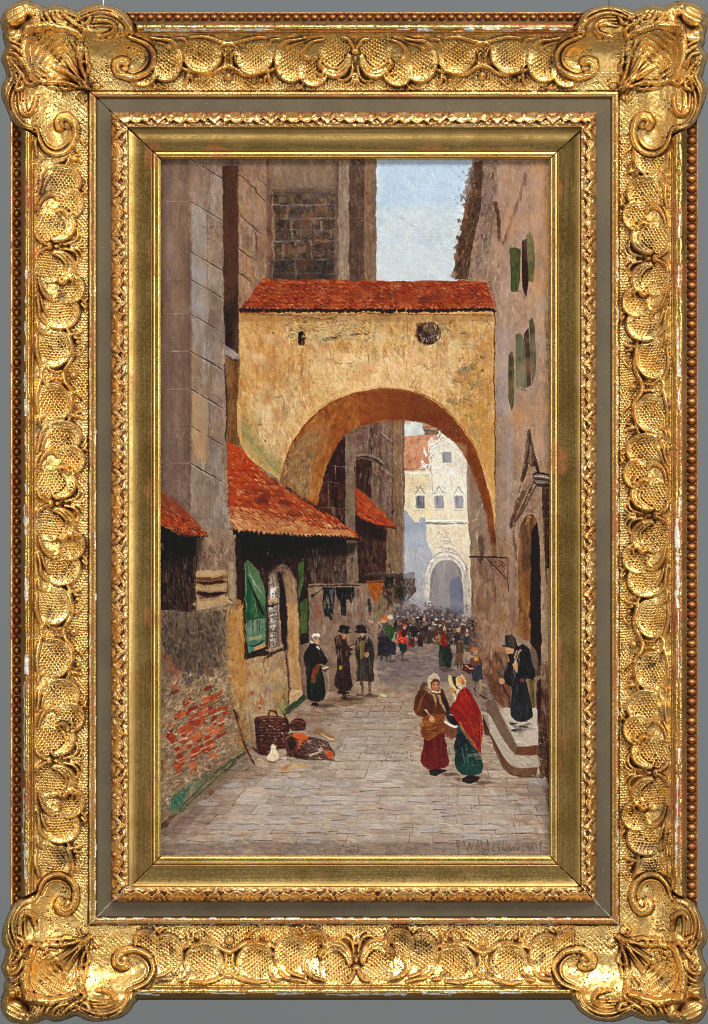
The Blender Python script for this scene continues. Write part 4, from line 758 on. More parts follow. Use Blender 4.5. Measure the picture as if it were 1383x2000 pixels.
    for y in range(1406, 1466, 5): line(P(505,y, 525,y+1.5, 556,y), 1.4, [(132,84,64),(44,20,18),(150,110,92)][rng.integers(3)], .6, .6, .8)
    specks(520, 1415, 556, 1450, 70, [(176,146,132),(120,76,60),(200,180,170)], (1,2), (0,3), (.5,.9))
    line(P(494,1462, 505,1470, 525,1474), 7, (92,46,34), .8, .6); line(P(505,1472, 530,1470), 3, (60,28,24), .8)
    region(P(566,1412, 576,1404, 590,1404, 598,1412, 597,1426, 572,1428, 565,1422), (84,44,34), [(74,36,30),(104,62,44),(50,26,26)], 30, 8, 14, (6,14), (2,5), z=.6); line(P(568,1412, 584,1415, 597,1411), 2, (136,92,68), .8, .7)
    region(P(555,1438, 575,1432, 605,1440, 640,1450, 655,1475, 650,1484, 610,1482, 575,1480, 560,1470), (66,34,28), [(56,30,26),(84,44,34),(104,60,46),(44,26,26)], 110, 14, 24, (5,16), (2,5), (.4,.9), .8, 6)
    region(P(562,1445, 580,1440, 578,1468, 568,1470), (112,92,74), [(120,98,78)], 10, 80, 20, (6,14), (3,5)); region(P(566,1436, 584,1431, 600,1434, 604,1442, 590,1450, 584,1462, 578,1464, 576,1450), (226,98,52), [(232,104,54),(216,88,46)], 24, 40, 30, (4,12), (2,5), z=.8, jit=5)
    region(P(632,1466, 640,1464, 646,1472, 650,1482, 640,1480), (222,90,48), [(228,96,50)], 8, 60, 20, (4,9), (2,4), z=.8)
    line(P(556,1434, 575,1428, 602,1432), 2.4, (176,176,174), .7, .8, .6); line(P(605,1478, 630,1468), 2.4, (214,204,190), .9, .9); line(P(560,1476, 600,1484, 654,1485), 3, (60,30,26), .85, .5, .5)
    specks(600, 1440, 636, 1474, 80, [(190,180,178),(44,24,24),(120,70,54)], (1,2), (1,4), (.5,.9), None, .9)
    region(P(608,1428, 622,1424, 645,1434, 658,1446, 650,1448, 628,1440), (140,100,62), [(132,92,56),(156,114,72)], 20, 25, 8, (6,16), (2,5)); line(P(626,1434, 640,1443, 656,1446), 3.4, (206,186,154), .9, .9); line(P(630,1448, 660,1450), 2, (84,54,44), .7)
    region(P(530,1458, 534,1453, 541,1456, 540,1466, 545,1476, 544,1484, 534,1489, 523,1486, 520,1478, 528,1468), (212,200,176), [(220,208,184),(200,186,162)], 24, 70, 30, (4,12), (2,5), z=.9, jit=4)
    line(P(521,1486, 532,1491, 544,1487), 2, (120,84,64), .8); blobp(536, 1495, 7, 3.4, (178,152,138), .8, .7); line(P(541,1460, 545,1470), 1.6, (60,50,46), .8); blobp(555, 1483, 5, 2.6, (200,196,192), .8, .8); blobp(506, 1486, 6, 3, (188,172,158), .8, .8)
    region(P(546,1510, 552,1500, 570,1494, 590,1492, 608,1500, 602,1506, 570,1510, 552,1513), (190,160,112), [(196,166,116),(178,148,104)], 30, 0, 20, (6,16), (2,5), z=.7); blobp(558, 1500, 8, 4, (216,98,54), .9, .7, -35); line(P(550,1512, 575,1513, 595,1506, 604,1502), 1.8, (104,54,40), .85); line(P(566,1488, 585,1490), 2, (150,110,70), .7)
    line(P(660,1466, 666,1458, 672,1450), 2.4, (92,58,48), .85); line(P(625,1412, 632,1402), 2, (80,56,50), .8); line(P(636,1406, 654,1408), 1.8, (90,66,56), .8)
    # ---------- right-hand plinth, steps
    region(P(925,1215, 1012,1200, 1014,1300, 1000,1400, 975,1380, 950,1320, 930,1290), (146,122,106), [(152,128,110),(136,110,94),(128,104,92),(160,138,120),(142,112,88)], 430, 89, 8, (10,36), (3,8), (.35,.8), .6, 7)
    region(P(938,1290, 975,1270, 998,1340, 998,1384, 975,1376, 950,1330), None, [(116,84,68),(124,92,70),(104,78,66),(134,98,72)], 120, 70, 14, (10,30), (4,8), (.4,.8), .5, 6)
    specks(925, 1190, 1005, 1310, 210, [(176,154,132),(116,90,76),(186,158,126)], (.9,2), (2,9), (.3,.75), 88, .8)
    region(P(974,1386, 998,1382, 1060,1384, 1064,1400, 1064,1460, 1012,1462, 1004,1448, 985,1410), (184,174,164), [(192,182,172),(176,164,154),(198,188,178)], 160, 20, 40, (8,24), (4,8), (.4,.85), .7, 4)
    region(P(948,1372, 966,1366, 976,1390, 1000,1440, 1012,1462, 1006,1474, 980,1440, 955,1400), (120,100,86), [(112,92,80),(130,108,92)], 60, 62, 6, (10,30), (3,6), jit=5)
    line(P(942,1352, 956,1370, 972,1394), 2, (70,52,46), .8); line(P(1000,1440, 1006,1452, 1014,1460), 2, (84,60,50), .8)
    region(P(1010,1462, 1050,1458, 1050,1474, 1006,1476), (112,70,48), [(104,64,44),(128,82,58)], 24, 2, 5, (8,22), (3,6), jit=4); line(P(1012,1461, 1040,1458, 1052,1458), 2.2, (80,44,34), .8); line(P(1006,1476, 1030,1478, 1050,1477), 1.8, (74,36,32), .8)
    region(P(940,1390, 955,1395, 975,1430, 1000,1470, 1012,1478, 1052,1478, 1056,1496, 1010,1500, 990,1490, 965,1450, 940,1410), (172,162,150), [(180,170,158),(160,150,140),(188,178,166)], 130, 50, 20, (10,28), (3,7), (.4,.85), .7, 5)
    region(P(958,1430, 964,1440, 990,1486, 1008,1500, 1050,1500, 1047,1514, 1002,1516, 988,1508, 966,1464), (118,88,68), [(110,82,64),(128,96,74),(134,100,70)], 60, 30, 30, (8,24), (3,6), jit=5)
    line(P(956,1432, 974,1466, 990,1498, 1004,1514, 1046,1517), 2.2, (72,46,38), .85, .4, .5); line(P(1046,1500, 1048,1514), 3, (90,52,40), .8); line(P(1004,1500, 1046,1499), 2, (204,192,180), .6, .8)
    region(P(1050,1330, 1078,1325, 1078,1600, 1062,1540, 1053,1500, 1052,1400), (92,66,54), [(84,60,50),(104,76,60),(72,52,46),(122,96,78)], 170, 89, 4, (14,44), (3,7), jit=5)
    region(P(1054,1290, 1078,1290, 1078,1400, 1058,1395), None, [(150,128,112),(136,112,98),(122,98,84)], 60, 86, 8, (10,30), (3,7), (.4,.8))
    region(P(1048,1330, 1058,1325, 1056,1400, 1050,1420), (70,46,40), [(62,40,36)], 12, 89, 3, (12,30), (3,5)); specks(1054, 1400, 1070, 1530, 40, [(176,152,128),(206,190,160),(50,36,34)], (1.2,2.6), (0,5)); blobp(1065, 1523, 3, 6, (196,180,140), .9, .9)
    region(P(1040,1505, 1078,1530, 1078,1570, 1056,1545), None, [(150,144,134),(110,104,92),(84,78,66)], 30, 60, 12, (8,22), (3,6), (.4,.8))
    # ---------- crowd in the distance
    fill(P(770,1290, 792,1262, 800,1205, 840,1196, 880,1202, 925,1228, 940,1265, 930,1285, 900,1262, 850,1258, 810,1262), (84,72,72), 5, .75, .03)
    for i in range(520):
        t = rng.random(); x = 770+t*160; top = 1180+10*abs(t-.4)*2+max(0,t-.6)*60; y = rng.uniform(top, 1250-18*(1-t)+t*14)
        c = [(46,34,34),(70,54,50),(38,34,38),(104,88,80),(92,60,50),(64,66,72),(128,112,104),(56,38,36),(86,80,70)][rng.integers(9)]
        blobp(x, y, rng.uniform(1.6,4.2), rng.uniform(2.4,6.5), c, rng.uniform(.6,.95), .7, rng.uniform(-20,20), 8, .25)
    specks(772, 1180, 925, 1250, 300, [(206,196,190),(30,24,26),(176,130,110),(140,70,54),(170,160,160),(96,100,84)], (1,2.2), (0,3), (.5,.95), None, .9)
    for x, y in ((839,1176),(841,1182),(830,1187),(784,1205),(816,1207),(852,1210)): blobp(x, y, 3, 1.8, (226,222,220), .9, 1.)
    region(P(896,1195, 930,1215, 945,1260, 930,1290, 900,1265, 880,1230), None, [(120,104,96),(104,88,82),(136,112,98),(96,84,84)], 110, 60, 50, (4,12), (3,6), (.4,.8), .6, 6)
    region(P(770,1225, 800,1225, 812,1262, 805,1272, 770,1275), None, [(90,78,76),(112,96,88),(140,128,122)], 50, 80, 20, (5,14), (3,5), (.4,.8))
    for (x, y, s, hc, bc, lc) in ((872,1222,1,(190,170,150),(120,98,72),(60,56,52)),):
        pass
    def person(x, yt, h, w, head, body, skirt=None, hat=None, legs=None):
        """small far figure in a few dabs"""
        hh = h*.13
        region(P(x-w*.32,yt+hh*1.1, x+w*.32,yt+hh*1.1, x+w*.5,yt+h*.5, x-w*.5,yt+h*.5), body, [body, lerp(body,(20,16,18),.3), lerp(body,(200,180,160),.2)], 12, 88, 14, (4,10), (2,4), z=.7, soft=1.2)
        sk = skirt or body
        region(P(x-w*.42,yt+h*.46, x+w*.42,yt+h*.46, x+w*.5,yt+h*.9, x-w*.48,yt+h*.9), sk, [sk, lerp(sk,(20,16,18),.35)], 12, 88, 8, (4,12), (2,4), z=.7, soft=1.2)
        blobp(x, yt+hh*.6, w*.22, hh*.6, head, 1, .8)
        if hat: blobp(x, yt+hh*.15, w*.26, hh*.4, hat, 1, .8)
        if legs: line(P(x-w*.15,yt+h*.88, x-w*.15,yt+h), w*.2, legs, .9); line(P(x+w*.18,yt+h*.88, x+w*.18,yt+h), w*.2, legs, .9)
    # figure with light shawl far left of crowd
    person(723, 1207, 76, 22, (176,150,134), (140,122,112), (134,118,110), (128,120,124)); line(P(714,1222, 724,1226, 734,1234), 2, (184,120,96), .7, .7); line(P(716,1234, 732,1236), 2, (198,180,160), .7, .8)
    # green jacket pair
    person(750, 1206, 84, 26, (190,150,126), (92,80,84), (58,52,68), (206,120,86), (70,64,66))
    region(P(754,1224, 764,1220, 770,1232, 768,1246, 764,1254, 757,1242, 752,1234), (58,104,54), [(52,98,48),(70,116,62)], 16, 80, 14, (5,12), (2,5), z=.8, jit=4)
    blobp(762, 1206, 6, 5, (206,196,190), .9, .9); blobp(752, 1206, 5, 3, (214,112,72), .9, .9); line(P(744,1205, 752,1203), 2, (50,38,38), .8); line(P(740,1216, 746,1222, 742,1232), 3, (196,170,152), .8, .8)
    region(P(744,1242, 756,1246, 772,1258, 772,1280, 750,1280), (54,50,66), [(48,44,60),(70,70,86),(60,48,54)], 24, 80, 14, (6,16), (2,5), z=.7, jit=4); line(P(761,1280, 762,1290), 5, (88,84,78), .9)
    # red jacket
    region(P(779,1222, 792,1222, 796,1236, 793,1250, 796,1256, 776,1256, 778,1244), (206,44,30), [(214,46,30),(190,36,26),(224,70,50)], 34, 80, 20, (4,12), (2,5), z=.9, jit=4)
    blobp(786, 1218, 4.4, 4.6, (204,110,84), .95, .9); line(P(781,1217, 787,1212, 792,1218), 2.4, (190,40,34), .9, .8); specks(776, 1240, 796, 1254, 12, [(230,210,200)], (1.2,2.4), (0,3), z=.9)
    region(P(778,1257, 794,1257, 793,1272, 789,1275, 780,1272), (40,58,54), [(34,50,48)], 10, 86, 8, (4,12), (2,4)); line(P(785,1272, 786,1288), 6, (58,64,84), .85); blobp(798, 1262, 2.4, 4, (200,56,40), .9); line(P(774,1220, 773,1250), 4, (44,34,40), .8); blobp(790, 1206, 5, 6, (56,46,48), .8)
    for (x, y, h) in ((803,1226,40),(812,1222,36),(826,1222,34),(840,1226,34),(822,1236,30)):
        person(x, y, h, 11, (176,140,124), [(64,56,60),(92,80,76),(52,44,46)][rng.integers(3)], [(58,50,54),(100,54,46),(84,76,72)][rng.integers(3)], (52,42,44))
    blobp(813, 1249, 5, 5, (176,164,152), .8); blobp(832, 1240, 7, 9, (92,58,50), .7)
    # woman with green skirt in mid distance, seen from behind
    region(P(858,1260, 880,1258, 883,1290, 881,1305, 858,1304), (52,62,54), [(46,58,50),(62,72,60),(38,44,42)], 40, 88, 6, (8,26), (2,5), z=.7, jit=4)
    region(P(860,1240, 868,1232, 874,1244, 876,1260, 866,1264, 860,1254), (160,44,36), [(150,38,32),(170,56,44)], 16, 80, 14, (4,12), (2,4), z=.8, jit=4)
    blobp(866, 1223, 7, 8, (186,174,156), .95, .9); line(P(860,1219, 868,1214, 874,1222), 2.4, (92,62,48), .8); region(P(868,1232, 878,1236, 882,1252, 876,1256), (140,128,124), [(150,138,134),(104,90,92)], 10, 70, 20, (4,12), (2,4))
    region(P(849,1234, 861,1233, 860,1254, 852,1252), (158,134,104), [(164,140,108),(146,122,94)], 12, 86, 8, (6,14), (2,5)); line(P(846,1250, 852,1256), 2.4, (190,180,170), .8); line(P(848,1260, 860,1259), 2, (70,52,50), .8); line(P(862,1307, 880,1306), 2.2, (70,52,50), .8)
    # brown figure behind and the child with basket
    person(898, 1248, 58, 18, (134,108,92), (92,74,62), (112,88,72), (80,62,54), (84,64,56))
    region(P(888,1215, 925,1225, 930,1262, 915,1275, 895,1252), None, [(104,88,80),(84,72,70),(124,100,86),(132,112,100)], 60, 50, 60, (4,12), (2,5), (.4,.85), .7, 6)
    region(P(918,1286, 938,1284, 942,1300, 940,1312, 916,1310), (112,72,66), [(104,64,60),(126,84,72),(92,60,62)], 24, 70, 30, (4,12), (2,5), z=.7, jit=5)
    blobp(927, 1268, 8, 7, (168,108,72), .9, .8, jag=.3); blobp(930, 1276, 4.4, 5, (178,146,126), .9, .8); blobp(930, 1288, 5, 4.4, (204,156,60), .95, .9); specks(918, 1260, 938, 1274, 14, [(206,130,84),(90,52,38)], (1.2,2.6), (0,4))
    region(P(923,1300, 941,1300, 944,1326, 936,1332, 922,1330), (74,76,88), [(68,70,82),(84,86,96),(58,58,68)], 24, 86, 10, (5,14), (2,5), z=.6, jit=4)
    region(P(905,1298, 920,1296, 926,1310, 918,1318, 906,1310), (98,44,34), [(88,38,30),(112,56,42)], 14, 30, 20, (4,12), (2,4), z=.7); line(P(911,1300, 918,1306, 924,1306), 2.2, (224,214,204), .9, .9); line(P(916,1318, 926,1314), 2, (80,44,40), .8)
    blobp(946, 1302, 4, 7, (160,140,118), .8); line(P(929,1332, 928,1348), 3.4, (96,88,84), .9); line(P(938,1330, 940,1356), 4.4, (166,150,116), .95, .6); line(P(939,1358, 950,1366), 3.4, (88,46,38), .9); line(P(926,1346, 930,1352), 3, (56,44,44), .9)
    # ---------- figures on the left: woman, two men
    region(P(598,1268, 606,1258, 618,1256, 628,1268, 636,1282, 640,1292, 634,1298, 624,1296, 616,1304, 606,1314, 596,1300, 592,1284), (48,40,42), [(42,36,40),(56,46,48),(36,30,34)], 50, 60, 24, (6,18), (3,6), z=.5, jit=3)
    region(P(599,1318, 606,1302, 626,1298, 632,1320, 636,1358, 632,1368, 616,1372, 600,1366), (24,50,42), [(18,42,36),(30,60,50),(16,34,32)], 46, 88, 8, (8,28), (3,6), z=.5, jit=3)
    region(P(606,1330, 612,1308, 620,1296, 626,1300, 620,1316, 613,1334), (134,80,56), [(150,92,64),(116,68,50)], 12, 110, 10, (6,18), (2,4), z=.7); region(P(600,1290, 606,1310, 602,1326, 597,1316), (66,52,50), [(60,48,46)], 6, 88, 8, (6,14), (2,4))
    blobp(619, 1253, 5.6, 7, (196,158,124), 1, .8); blobp(617, 1243, 8.5, 6.6, (232,230,226), 1, 1.1, jag=.08); line(P(611,1248, 614,1244, 624,1247), 2, (70,30,26), .9); line(P(608,1254, 612,1256), 4, (224,222,218), .9, 1.); line(P(620,1264, 624,1268), 4, (224,226,226), .95, 1.); line(P(624,1246, 627,1256), 2, (110,98,86), .8)
    blobp(636, 1308, 7, 4, (92,50,36), .95, .5, -20); line(P(630,1310, 641,1306), 2.4, (226,216,200), .9, 1.); blobp(636, 1303, 4, 3, (190,160,120), .9, .8); blobp(615, 1377, 8, 4.4, (30,26,34), .95, .4)
    region(P(654,1246, 664,1240, 676,1244, 680,1262, 690,1268, 688,1278, 682,1282, 684,1310, 688,1340, 684,1348, 668,1352, 656,1342, 653,1336, 658,1300, 656,1270), (68,46,46), [(60,40,42),(78,54,52),(54,36,38),(88,60,56)], 90, 88, 10, (10,34), (3,6), z=.5, jit=4)
    line(P(659,1280, 664,1288, 676,1288), 3, (40,28,30), .8); line(P(658,1270, 670,1284, 688,1280), 3, (50,34,36), .6); blobp(665, 1303, 4, 4, (196,160,44), .95, .8, -10, 6, .3); blobp(673, 1244, 4.4, 6.6, (172,120,88), 1, .7); region(P(672,1250, 678,1246, 677,1260, 671,1258), (60,40,38), [(52,36,34)], 5, 88, 8, (3,8), (2,3))
    blobp(674, 1228, 9.5, 6.6, (42,30,30), 1, .5, 5, jag=.08); blobp(673, 1235, 12, 3.4, (38,27,27), 1, .4, 6); line(P(665,1222, 674,1219, 682,1226), 1.6, (92,74,68), .5)
    line(P(684,1262, 694,1258), 4, (104,66,54), .9, .5); line(P(686,1274, 694,1272), 3.4, (190,156,132), .9, .8); line(P(662,1352, 680,1354), 6, (44,34,36), .9); line(P(668,1364, 688,1366), 4, (50,36,38), .9); line(P(672,1352, 674,1364), 9, (54,38,38), .9); line(P(680,1358, 686,1360), 3, (56,40,38), .8)
    region(P(696,1248, 704,1242, 716,1242, 724,1250, 730,1266, 732,1286, 729,1290, 731,1330, 722,1334, 712,1332, 706,1330, 698,1332, 696,1316, 699,1296, 694,1270), (66,58,54), [(56,48,46),(78,68,62),(50,42,42),(84,78,74)], 100, 88, 10, (10,34), (3,6), z=.5, jit=4)
    region(P(702,1252, 713,1250, 711,1284, 704,1290), (122,106,74), [(130,114,78),(108,96,72)], 18, 88, 6, (8,22), (2,5), z=.6); blobp(707, 1240, 5, 5, (166,130,112), 1, .7); blobp(706, 1246, 4, 4, (72,48,40), .8)
    region(P(698,1290, 712,1288, 711,1330, 699,1328), None, [(102,94,92),(84,76,74),(66,50,46)], 30, 88, 5, (8,26), (2,4), (.4,.8), .5); blobp(706, 1226, 9, 7, (52,38,34), 1, .5, 0, jag=.08); blobp(705, 1234, 11.5, 3.2, (44,32,30), 1, .4, 4)
    blobp(716, 1279, 4.6, 5, (166,140,116), .95, .8); blobp(693, 1300, 3, 4, (160,136,124), .8); line(P(717,1290, 718,1330), 4, (62,48,46), .7); line(P(706,1330, 707,1356), 6, (84,64,56), .9); line(P(721,1332, 722,1356), 6, (88,62,54), .9)
    line(P(698,1358, 710,1358), 4, (104,60,48), .9); line(P(718,1358, 728,1357), 4, (110,60,48), .9); line(P(716,1250, 724,1262, 729,1284), 4, (50,42,42), .7); line(P(692,1330, 692,1352), 4, (158,150,148), .5, .6); line(P(712,1336, 713,1354), 3, (150,142,142), .6, .6)
    # ---------- man with a sack on the steps
    region(P(1004,1248, 1016,1246, 1036,1256, 1048,1272, 1052,1292, 1050,1312, 1042,1330, 1036,1300, 1024,1270, 1010,1262), (134,122,110), [(140,128,116),(120,108,98),(150,138,124)], 50, 60, 20, (8,26), (3,6), z=.5, jit=4)
    region(P(1034,1330, 1042,1326, 1046,1380, 1038,1384), (112,96,62), [(104,88,56),(122,106,70)], 16, 88, 5, (8,26), (2,5)); line(P(1036,1334, 1044,1336, 1052,1349), 1.6, (150,128,104), .7)
    region(P(996,1292, 1006,1276, 1014,1262, 1022,1258, 1034,1268, 1040,1290, 1044,1322, 1040,1328, 1028,1326, 1030,1340, 1038,1372, 1040,1400, 1030,1408, 1012,1410, 1000,1400, 998,1380, 1000,1342, 990,1336, 984,1322), (38,38,44), [(32,32,40),(46,46,52),(28,26,32),(54,54,60)], 150, 84, 14, (10,36), (3,7), z=.5, jit=4)
    for x in (1008, 1016, 1024, 1031): line(P(x,1350, x+1,1376, x+1,1400), 2, (60,62,72) if x % 16 else (24,22,28), .55, .4)
    region(P(984,1306, 994,1292, 1004,1286, 1002,1330, 996,1338, 986,1330), None, [(56,42,46),(48,36,42)], 20, 70, 14, (8,20), (3,6), (.5,.9)); region(P(1002,1302, 1010,1300, 1006,1340, 1001,1340), None, [(110,116,122),(90,96,104)], 10, 88, 5, (8,24), (2,4), (.4,.8))
    fill(P(1001,1298, 1010,1292, 1014,1306, 1010,1314, 1004,1308), (178,150,120), relief=.6); line(P(1018,1270, 1010,1280, 1007,1298), 3.6, (176,158,132), .9, .7); line(P(1014,1286, 1015,1300), 3.4, (186,160,130), .8, .7)
    blobp(999, 1269, 6, 8, (184,148,122), 1, .8); region(P(994,1274, 1004,1272, 1012,1264, 1008,1284, 1002,1294, 996,1290), (36,22,24), [(30,20,22),(46,30,30)], 14, 80, 14, (4,12), (2,5)); blobp(994, 1271, 2, 3, (176,90,70), .8)
    region(P(985,1242, 1000,1239, 1006,1250, 1013,1262, 1010,1272, 998,1266, 986,1264, 984,1252), (34,28,34), [(30,25,30),(44,36,42)], 26, 40, 30, (5,14), (3,6), z=.5, jit=3); line(P(984,1262, 998,1265, 1008,1268), 3, (50,38,40), .9)
    line(P(972,1312, 980,1316, 988,1308, 990,1296), 5, (106,112,122), .75, .6); line(P(971,1312, 978,1320), 2.6, (60,66,80), .8); blobp(980, 1330, 5.6, 6.4, (186,152,126), 1, .8); blobp(1020, 1330, 5, 5, (120,84,76), .9, .5); line(P(1026,1322, 1038,1327), 3, (60,74,88), .8)
    line(P(984,1338, 990,1358, 999,1386), 2.6, (78,40,36), .95, .5); line(P(998,1412, 1010,1420, 1024,1418, 1036,1414), 6, (46,44,52), .95, .5); line(P(1006,1428, 1016,1430, 1026,1424), 7, (42,40,48), .95, .5); line(P(1012,1420, 1022,1418), 6, (112,104,110), .8, .5); line(P(1028,1408, 1040,1418), 2.6, (44,44,54), .8)
    # ---------- two women in front
    region(P(828,1332, 820,1345, 812,1364, 808,1386, 816,1398, 832,1404, 838,1410, 860,1404, 870,1400, 868,1384, 874,1394, 880,1400, 884,1392, 876,1372, 866,1350, 856,1342, 842,1340), (104,62,32), [(112,68,34),(92,54,30),(126,76,38),(84,48,30)], 100, 75, 24, (8,26), (3,7), z=.6, jit=4)
    region(P(826,1404, 840,1396, 868,1394, 869,1420, 872,1432, 850,1438, 838,1446, 824,1440, 820,1424), (150,92,44), [(158,98,46),(138,82,42),(170,110,56),(124,76,42)], 80, -15, 16, (8,22), (3,6), z=.7, jit=5)
    for q in (P(824,1424, 846,1420, 866,1406), P(826,1434, 848,1430, 868,1418), P(830,1440, 842,1438, 858,1432), P(848,1398, 858,1404, 866,1398)): line(q, 1.8, (96,54,32), .7, .5, .5)
    region(P(828,1442, 838,1446, 852,1438, 870,1430, 872,1450, 874,1476, 878,1490, 874,1498, 860,1502, 838,1504, 824,1492, 822,1478, 827,1462), (124,28,28), [(128,28,28),(112,24,26),(138,34,30)], 80, 88, 7, (10,34), (4,7), z=.4, jit=4, wob=.4)
    line(P(826,1478, 828,1490, 842,1502), 2, (96,20,24), .6); line(P(840,1450, 838,1490), 2, (104,22,24), .5, .3); line(P(860,1440, 862,1496), 2.4, (106,24,26), .5, .3)
    line(P(866,1362, 872,1380, 876,1402, 880,1410), 9, (52,44,54), .9, .5); line(P(867,1386, 878,1402), 3, (70,66,82), .7)
    blobp(849, 1342, 9, 11, (182,120,82), 1, .5, -6, 12, .05)
    region(P(842,1332, 850,1326, 858,1328, 859,1338, 854,1331, 846,1336, 842,1346), (120,56,36), [(112,50,32)], 8, 30, 20, (4,9), (2,4), z=.4)
    fill(P(834,1330, 838,1320, 846,1315, 854,1317, 859,1325, 860,1334, 857,1328, 850,1325, 844,1329, 842,1337, 840,1346, 836,1343), (224,210,176), relief=.9); line(P(840,1322, 850,1318, 857,1326), 3, (236,226,200), .8, .9)
    line(P(836,1332, 838,1345, 844,1352, 852,1354, 859,1352, 861,1342), 3.4, (216,208,196), .9, .9); line(P(833,1344, 838,1352, 846,1360, 852,1372), 5, (178,160,132), .9, .8, .4); line(P(851,1370, 852,1384), 3.4, (176,158,130), .85, .8); line(P(857,1360, 862,1374, 869,1388), 6, (184,160,132), .9, .8)
    line(P(850,1358, 858,1368), 4, (120,84,56), .8, .5); line(P(828,1346, 834,1352), 4, (140,134,124), .6, .6)
    blobp(847.6, 1335.5, 1.5, 1.4, (58,30,26), .95, .2); blobp(856.4, 1336.5, 1.4, 1.3, (58,30,26), .95, .2); line(P(845,1332.5, 850,1332.5), 1.1, (100,50,34), .8, .2); line(P(853,1336, 854.5,1340), 1.4, (206,146,106), .8, .3); line(P(850,1343, 855,1343), 1.8, (88,36,32), .9, .2); line(P(851,1346, 854,1346), 1.2, (196,134,96), .8, .2); blobp(845, 1342, 2.4, 2.4, (196,126,92), .7, .2)
    blobp(843, 1406, 6, 7, (196,160,130), .95, .7, 30); line(P(831,1388, 836,1394), 3.6, (200,196,188), .9, .8); line(P(836,1396, 844,1402), 4, (180,170,160), .7, .7); line(P(846,1412, 850,1414), 1.6, (92,54,36), .8)
    # basket
    region(P(868,1413, 880,1420, 896,1422, 897,1434, 890,1442, 882,1443, 872,1436), (126,84,66), [(134,90,70),(112,72,58),(148,104,84)], 26, 5, 14, (6,14), (2,4), z=.7, jit=4)
    region(P(880,1396, 892,1404, 896,1418, 884,1416, 876,1408), (30,30,44), [(26,26,40),(40,42,58)], 12, 50, 20, (5,12), (3,5)); line(P(869,1410, 878,1416, 890,1420, 897,1416), 3.6, (228,226,224), .95, 1.); line(P(878,1396, 884,1400), 2, (214,206,200), .8, .9); line(P(872,1438, 884,1445), 2, (60,38,36), .7)
    region(P(896,1412, 903,1426, 916,1446, 930,1466, 940,1476, 944,1500, 940,1510, 925,1516, 908,1514, 892,1502, 889,1480, 888,1452, 892,1436), (38,74,70), [(32,66,64),(46,84,80),(26,52,54),(54,94,90)], 120, 84, 10, (10,34), (3,6), z=.6, jit=4)
    region(P(888,1452, 893,1434, 904,1430, 912,1450, 908,1475, 894,1470), None, [(30,40,52),(38,46,58)], 24, 80, 10, (8,22), (3,6), (.5,.85))
    for i in range(34): 
        x = rng.uniform(892, 936); y = rng.uniform(1470, 1510); line(P(x,y, x+6,y+2, x+11,y-1), 1.5, [(22,46,48),(78,118,110),(60,100,94)][rng.integers(3)], .6, .7)
    region(P(908,1341, 914,1345, 922,1356, 932,1374, 940,1392, 943,1420, 941,1448, 940,1474, 934,1470, 920,1450, 904,1425, 890,1404, 878,1390, 880,1382, 890,1368, 898,1352), (160,36,24), [(166,36,24),(148,32,22),(176,44,28)], 150, 72, 14, (10,34), (4,8), z=.4, jit=4, wob=.3)
    region(P(915,1410, 940,1405, 941,1448, 939,1470, 926,1452), None, [(164,68,36),(150,54,32),(176,84,46)], 30, 82, 8, (8,26), (2,5), (.4,.75), .5)
    for q in (P(880,1386, 892,1396, 905,1408), P(905,1360, 915,1356, 920,1362), P(935,1400, 936,1440, 934,1462), P(924,1412, 930,1450)): line(q, 2.2, (122,24,22), .6, .3, .5)
    line(P(897,1410, 906,1424, 920,1444, 936,1470, 938,1478), 2.6, (168,150,110), .85, .8, .4); line(P(900,1418, 904,1424), 3, (140,160,60), .8); line(P(943,1412, 942,1425), 2.2, (214,190,170), .7, .8); specks(908, 1400, 940, 1460, 26, [(210,90,60),(200,110,70)], (1.2,2.2), (0,2), (.5,.9))
    line(P(878,1382, 890,1378, 900,1382), 2, (196,80,58), .6, .6); line(P(900,1362, 912,1358), 1.8, (190,66,48), .6, .6)
    # her bonnet
    line(P(879,1322, 881,1334, 887,1344, 893,1352), 7, (222,206,160), .95, .9, .2); line(P(888,1324, 889,1334, 893,1344), 6, (26,26,40), .95, .5); line(P(892,1322, 890,1328), 3, (34,34,46), .9); line(P(895,1326, 896,1338, 901,1346), 7, (224,194,140), .95, .9)
    blobp(903, 1330, 5, 7, (214,118,70), .95, .8, 10); line(P(897,1323, 904,1321, 909,1330, 909,1338), 3, (222,188,132), .9, .8); line(P(893,1352, 897,1350, 902,1346, 908,1340), 2.6, (206,196,186), .85, .9); specks(893, 1338, 912, 1352, 16, [(30,30,40),(230,224,216)], (1.4,2.6), (0,2), (.7,.95), z=.9)
    blobp(884, 1347, 4, 6, (220,150,112), .95, .7, -20); line(P(888,1356, 890,1364, 888,1370), 5, (220,200,174), .9, .9); line(P(889,1350, 893,1356), 3, (70,54,50), .7); line(P(876,1340, 880,1346), 1.6, (150,140,130), .6)
    region(P(944,1396, 952,1400, 958,1424, 954,1438, 946,1436, 944,1420), (104,60,56), [(92,52,50),(118,72,66),(70,56,52)], 20, 80, 14, (5,16), (2,5), z=.6, jit=4)
    region(P(838,1506, 850,1502, 872,1505, 862,1510, 852,1516, 840,1514), (52,34,32), [(46,30,30)], 10, 0, 10, (6,14), (3,5)); line(P(848,1504, 854,1506), 2, (170,156,148), .7); line(P(862,1509, 884,1503), 2.2, (92,62,52), .7)
    region(P(902,1520, 922,1516, 940,1520, 932,1528, 916,1531, 904,1527), (58,36,32), [(52,32,30)], 10, 0, 10, (6,14), (3,5)); line(P(928,1520, 946,1522), 2.2, (140,96,84), .7); blobp(896, 1522, 5, 4, (128,92,84), .6)
